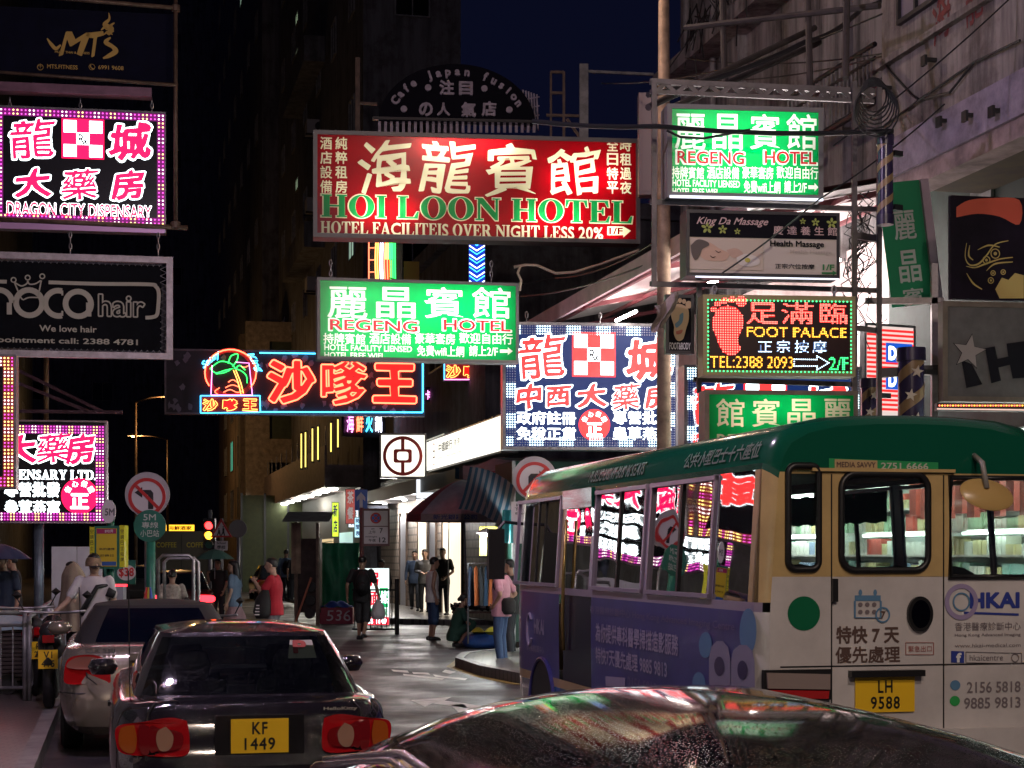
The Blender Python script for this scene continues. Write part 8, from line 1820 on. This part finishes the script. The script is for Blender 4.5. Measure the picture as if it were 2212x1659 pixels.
    if top:
        c = MB(); g = 1.13; z0 = hip - (.12 if untuck else -.04)
        lv = [(z0, .19 * B_ if untuck else .165 * B_, .15 * B_ if untuck else .13)] + [(z, a * g + .004, c_ * g + .006) for z, a, c_ in tl[1:6]] + [(sh_z + .045, .088, .078)]
        stack(c, [(z, 0, cy(z), a, c_) for z, a, c_ in lv], 18)
        for i in range(2):
            e, w_ = Vector(arms[i][0]), Vector(arms[i][1])
            if sleeves == 'short': limb(c, [SHO[i], SHO[i].lerp(e, .5), SHO[i].lerp(e, .72)], [.066 * B_, .064 * B_, .066 * B_])
            elif sleeves == 'long': limb(c, [SHO[i], SHO[i].lerp(e, .5), e], [.064 * B_, .058 * B_, .05]); limb(c, [e, e.lerp(w_, .5), e.lerp(w_, .92)], [.05, .046, .038])
        o = fused('top', c, top, root, .012, 3)
    if bottom:
        c = MB(); stack(c, [(hip - .14, 0, 0, .16, .125), (hip - .03, 0, 0, .178 * B_, .138 * B_), (hip + .06, 0, cy(hip + .06), .168 * B_, .128 * B_), (hip + .11, 0, cy(hip + .1), .155 * B_, .118 * B_)], 18)
        if legs == 'skirt':
            a0, a1 = Vector(leg[0][1]), Vector(leg[1][1]); m_ = (a0 + a1) / 2
            stack(c, [(hip + .04, 0, 0, .15, .115), (hip - .15, 0, 0, .19, .15), (.6, m_.x * .5, m_.y * .5, .22, .22), (.22, m_.x, m_.y, .27, .30), (.18, m_.x, m_.y, .27, .30)], 18)
        else:
            for i in range(2):
                kn, an = Vector(leg[i][0]), Vector(leg[i][1]); limb(c, [HIP[i], HIP[i].lerp(kn, .5), kn if legs == 'trousers' else HIP[i].lerp(kn, 1.0 if legs == 'shorts' else .8)], [.102, .09, .075 if legs == 'trousers' else .095])
                if legs == 'trousers': limb(c, [kn, kn.lerp(an, .5), kn.lerp(an, .95)], [.073, .066, .06])
                elif legs == 'shorts': limb(c, [kn, kn.lerp(an, .25)], [.092, .088])
        fused('bottoms', c, bottom, root, .012, 3)
    if shoes:
        for i in range(2):
            an = Vector(leg[i][1]); c = MB(); limb(c, [an + Vector((0, -.05, -.035)), an + Vector((0, .04, -.04)), an + Vector((0, .14, -.052))], [.046, .046, .036]); c.box(an.x - .04, an.x + .04, an.y - .08, an.y + .17, an.z - .08, an.z - .055); fused('shoe', c, shoes, root, .012, 2)
    if hair:
        c = MB(); hv = []
        pr = [(-.03, .070, .075, -.03), (.02, .083, .09, -.022), (.06, .085, .102, -.012), (.092, .074, .092, -.006), (.118, .05, .062, -.006), (.13, .02, .025, -.006)]
        for z, rx_, ry, oy in pr: hv += [hp(rx_ * math.cos(2 * math.pi * i / n), oy + (ry if math.sin(2 * math.pi * i / n) < .3 or z > .055 else ry * .62) * math.sin(2 * math.pi * i / n), z) for i in range(n)]
        c.add(hv, [(i * n + j, i * n + (j + 1) % n, (i + 1) * n + (j + 1) % n, (i + 1) * n + j) for i in range(len(pr) - 1) for j in range(n)] + [tuple(range(n - 1, -1, -1)), tuple((len(pr) - 1) * n + j for j in range(n))])
        if hair == 'long': limb(c, [hp(0, -.06, .06), hp(0, -.085, -.06), hp(0, -.10, -.25), hp(0, -.11, -.40)], [.075, .085, .085, .05])
        if hair == 'bun': limb(c, [hp(0, -.09, .02), hp(0, -.12, .0)], [.05, .045])
        fused('hair', c, hatm or HAIR, root, .012, 2)
    return root
W = lambda u, D, z=0.: Vector(((u - CX) / F * D, D, z))
R_ = math.radians
JEAN = fabric('blue_jeans', (.035, .07, .16)); DKTR = fabric('dark_trousers', (.02, .022, .03)); BLK = fabric('black_cotton', (.014, .014, .016)); WHT = fabric('white_cotton', (.62, .6, .6), .08); PNK = fabric('pink_polo', (.58, .30, .38), .1); RED = fabric('red_cotton', (.42, .012, .03), .12)
GRN = fabric('dark_green_cotton', (.03, .1, .07)); GRY = fabric('grey_cotton', (.17, .165, .18)); NVY = fabric('navy_cotton', (.02, .035, .07)); PALEB = fabric('pale_blue_cotton', (.16, .25, .36)); SKRT = fabric('dusty_pink_skirt', (.34, .22, .24)); CARD = fabric('beige_knit', (.34, .27, .2)); CREAMF = fabric('cream_cotton', (.5, .44, .36))
# man in pink with hands on his hips, at the corner
person('man in pink polo and jeans standing with hand on hip at the kerb corner', W(1083, 27.6, .0), R_(72), 1.70, PNK, JEAN, arms=(((-.36, -.10, 1.17), (-.2, .06, 1.0)), ((.37, -.12, 1.17), (.2, .04, 1.0))), hip=.93, build=1.08, turn_=.1)
t = thing('shoulder_bag', 'dark shoulder bag on a strap worn by the man in pink', 'bag', W(1098, 27.45, .84)); obj('bag', MB().tube([(0, 0, 0), (0, 0, .06), (0, .01, .2), (0, .0, .26)], [.08, .12, .12, .08], 10), BLK, t, True); obj('strap', MB().tube([(-.1, .05, .24), (-.24, -.05, .44), (-.2, .02, .62), (-.05, .15, .62)], .014, 6), BLK, t)
person('man in black half hidden by the front corner of the minibus', W(1104, 29.5, .0), R_(80), 1.68, BLK, DKTR)
person('man in white vest and denim shorts standing in the side street', W(934, 36, .0), R_(-70), 1.70, WHT, JEAN, sleeves='none', legs='shorts', arms=(((-.23, .02, 1.14), (-.22, .12, .92)), ((.24, -.06, 1.14), (.24, .0, .9))))
person('vendor in dark green squatting beside the heap of clothes', W(980, 33.4, .0), R_(-75), 1.62, GRN, GRN, hip=.26, lean=.14, legs='shorts', hair='bun', arms=(((-.24, .24, .52), (-.1, .42, .42)), ((.24, .24, .5), (.12, .44, .38))), leg=(((-.16, .36, .50), (-.12, .08, .08)), ((.16, .36, .48), (.12, .1, .08))))
person('man in navy carrying a bottle, first of three leaving the bank', W(896, 50, .15), R_(178), 1.72, NVY, DKTR, sleeves='long', leg=(((-.1, .10, .5), (-.1, .08, .08)), ((.1, -.02, .5), (.1, -.2, .12))))
person('man in grey long sleeves walking between two others at the bank', W(918, 49, .15), R_(172), 1.75, GRY, DKTR, sleeves='long', build=1.08, arms=(((-.27, -.04, 1.14), (-.1, .2, 1.1)), ((.27, -.04, 1.14), (.08, .2, 1.12))))
person('man in black polo holding a long pole, last of three at the bank', W(957, 46.5, .15), R_(165), 1.78, BLK, DKTR, arms=(((-.28, .02, 1.14), (-.14, .24, .98)), ((.25, -.02, 1.14), (.26, .06, .9))), curl=(1.5, .5))
t = thing('awning_pole', 'thin long pole held upright by the man in black polo', 'pole', W(966, 46.2, .15)); obj('shaft', MB().cyl((0, 0, .0), (.05, 0, 2.6), .014, n=8), M_spole, t, True); obj('hook', MB().tube([(.05, 0, 2.6), (.08, 0, 2.68), (.12, 0, 2.62)], .01, 6), M_spole, t)
person('man in black shirt and shorts walking away with a backpack', W(782, 36.2, .0), R_(-12), 1.74, BLK, fabric('charcoal_shorts', (.03, .03, .034)), legs='shorts', build=1.05, arms=(((-.30, -.06, 1.14), (-.34, .06, .9)), ((.30, .0, 1.14), (.33, .12, .9))), leg=(((-.1, .14, .5), (-.1, .12, .08)), ((.1, .04, .49), (.1, -.22, .13))), curl=(.5, 1.4))
t = thing('backpack', 'black backpack on the back of the man in shorts', 'backpack', W(784, 36.0, .98)); obj('sack', MB().tube([(0, 0, 0), (0, -.05, .1), (0, -.05, .3), (0, 0, .44)], [.1, .16, .15, .08], 12), fabric('backpack_black', (.01, .01, .012)), t, True); obj('pocket', MB().tube([(0, -.17, .06), (0, -.2, .14), (0, -.17, .22)], [.07, .1, .07], 10), MATS['backpack_black'], t, True)
t = thing('plastic_bag', 'white plastic carrier bag in the hand of the man in black shirt', 'bag', W(817, 36.1, .42)); obj('bag', MB().lathe([(.0, 0), (.13, .02), (.16, .14), (.12, .3), (.03, .42)], n=14), mat('plastic_white', (.55, .53, .55), .4, bump=.8, bscale=18), t, True); obj('handle', MB().tube([(-.03, 0, .4), (0, 0, .5), (.03, 0, .4)], .012, 6), MATS['plastic_white'], t)
person('man in red shirt eating with a dark bag held at his chest', W(592, 28.5, .0), R_(86), 1.70, RED, fabric('striped_shorts', (.2, .2, .22), .6), legs='shorts', arms=(((-.22, .16, 1.18), (-.1, .30, 1.36)), ((.26, .08, 1.14), (.16, .32, 1.2))), build=1.08, curl=(1.2, 1.2), skin=SKIN2)
t = thing('carrier_bag', 'black bag with white print hanging in front of the man in red', 'bag', W(566, 28.3, .74)); obj('sack', MB().tube([(0, 0, 0), (0, 0, .1), (.02, 0, .3), (.06, 0, .5)], [.1, .15, .13, .05], 12), fabric('bag_black', (.012, .012, .014)), t, True); obj('strap', MB().tube([(.05, 0, .48), (.14, 0, .62), (.2, .05, .68)], .016, 6), MATS['bag_black'], t); b = MB(); 
for i in range(4): b.box(-.1 + .01 * i, -.02, -.162, -.158, .06 + i * .05, .08 + i * .05)
obj('print', b, M_swht, t)
person('woman with long hair, pale blue top and dusty pink skirt walking left', W(507, 34, .0), R_(78), 1.64, PALEB, SKRT, skin=SKIN2, hair='long', legs='skirt', leg=(((-.08, .18, .48), (-.08, .22, .08)), ((.08, -.06, .48), (.08, -.28, .1))))
person('person in black printed shirt standing under the green umbrella', W(472, 42, .0), R_(165), 1.66, BLK, DKTR, arms=(((-.24, .02, 1.14), (-.22, .16, .94)), ((.24, .06, 1.16), (.2, .2, 1.34))), curl=(.5, 1.5))
t = thing('umbrella', 'pale green open umbrella held over the person in black', 'umbrella', W(464, 41.6, 1.30)); b = MB()
for j in range(8):
    a0, a1 = 2 * math.pi * j / 8, 2 * math.pi * (j + 1) / 8
    b.grid(lambda a, c: (.48 * c * (1 - .08 * math.sin(math.pi * a) * c) * math.cos(a0 + (a1 - a0) * a), .48 * c * (1 - .08 * math.sin(math.pi * a) * c) * math.sin(a0 + (a1 - a0) * a), .62 - .24 * c ** 1.7), 4, 6)
obj('canopy', b, mat('umbrella_green', (.12, .26, .21), .6), t, True); obj('shaft', MB().cyl((0, 0, -.1), (0, 0, .68), .009, n=6), M_steel, t)
person('person with white tote walking away down the far pavement', W(637, 60, .15), R_(5), 1.70, BLK, DKTR, hair='long'); person('person in pale blue shirt and backpack walking away down the far pavement', W(618, 61, .15), R_(0), 1.78, PALEB, DKTR, sleeves='long')
t = thing('backpack', 'dark backpack worn by the person in pale blue shirt', 'backpack', W(619, 60.8, 1.12)); obj('sack', MB().tube([(0, 0, 0), (0, -.05, .1), (0, -.05, .3), (0, 0, .42)], [.1, .15, .14, .08], 12), MATS['backpack_black'], t, True); obj('pocket', MB().tube([(0, -.16, .06), (0, -.19, .14), (0, -.16, .2)], [.06, .09, .06], 10), MATS['backpack_black'], t, True)
person('dark figure bending behind the standing lightbox', W(826, 44, .0), R_(150), 1.62, BLK, DKTR, sleeves='long')
# couple behind the railing
person('woman hiding her head under a beige cardigan behind the railing', W(160, 24.2, .14), R_(118), 1.52, CREAMF, DKTR, skin=SKIN2, arms=(((-.22, .06, 1.12), (-.06, .22, 1.0)), ((.2, .08, 1.1), (.06, .2, .92))))
t = thing('cardigan', 'beige knitted cardigan draped over the head of the woman', 'cardigan', W(160, 24.2, .14), R_(118))
def drape(a, c):
    an = R_(20 + 320 * a) - R_(90) + R_(180); zz = 1.56 - .98 * c - (.0 if c > .02 else 0); r = .02 + .17 * min(1, c * 5) ** .6 + .10 * max(0, c - .2); f = 1 + .12 * math.sin(14 * a * math.pi) * c
    return (r * f * 1.05 * math.sin(an) , .02 - r * f * math.cos(an) * -1 * .85 - .05 * c, zz - .0)
obj('knit', MB().grid(drape, 40, 26), CARD, t, True); obj('sleeve', MB().tube([(.16, .10, 1.1), (.2, .14, .85), (.19, .16, .6), (.18, .17, .45)], [.05, .055, .05, .045], 10), CARD, t, True)
cap = person('young man in white shirt and cap reaching toward the woman', W(204, 21.2, .14), R_(188), 1.63, WHT, DKTR, skin=SKIN2, turn_=.45, arms=(((-.25, .0, 1.14), (-.24, .1, .9)), ((.33, .14, 1.14), (.5, .26, .98))))
t = thing('cap', 'patterned baseball cap on the young man in white', 'cap', W(202, 21.15, 1.68), R_(188) + .45); obj('crown', MB().lathe([(.098, -.03), (.1, .02), (.085, .07), (.05, .095), (0, .105)], n=18), fabric('cap_print', (.3, .2, .12), .7), t, True); obj('peak', MB().grid(lambda a, c: ((a - .5) * .16 * (1 - .2 * c), .085 + .09 * c - .08 * (a - .5) ** 2 * 4 * .5, -.02 - .02 * c), 8, 4), fabric('cap_dark', (.02, .02, .03)), t, True)
t = thing('sling_bag', 'black sling strap across the chest of the young man in white', 'bag', W(206, 21.05, 1.14)); obj('strap', MB().tube([(.14, .18, .28), (.02, -.0, .26), (-.08, -.02, .08), (-.18, .04, -.08)], .028, 8), BLK, t, True); obj('pouch', MB().tube([(.12, .1, .2), (.2, .14, .16)], [.06, .05], 10), BLK, t, True)
person('person in patterned white top seen from behind at the tube barrier', W(372, 30, .0), R_(8), 1.50, fabric('lace_top', (.5, .46, .4), .6), DKTR, hair='bun', arms=(((-.27, -.02, 1.12), (-.28, .12, .92)), ((.28, -.02, 1.12), (.3, .1, .9))))
person('dark-clothed person under a blue umbrella at the left frame edge', W(8, 25, .14), R_(160), 1.66, NVY, DKTR)
t = thing('umbrella', 'dark blue umbrella at the left frame edge over the dark figure', 'umbrella', W(-2, 24.6, 1.45)); b = MB()
for j in range(8):
    a0, a1 = 2 * math.pi * j / 8, 2 * math.pi * (j + 1) / 8
    b.grid(lambda a, c: (.45 * c * math.cos(a0 + (a1 - a0) * a), .45 * c * math.sin(a0 + (a1 - a0) * a), .5 - .22 * c ** 1.7), 4, 6)
obj('canopy', b, mat('umbrella_blue', (.03, .04, .1), .5), t, True); obj('shaft', MB().cyl((0, 0, -.2), (0, 0, .55), .009, n=6), M_steel, t)
person('driver-side figure waiting behind the left railing in dark clothes', W(30, 29, .14), R_(90), 1.62, BLK, DKTR)
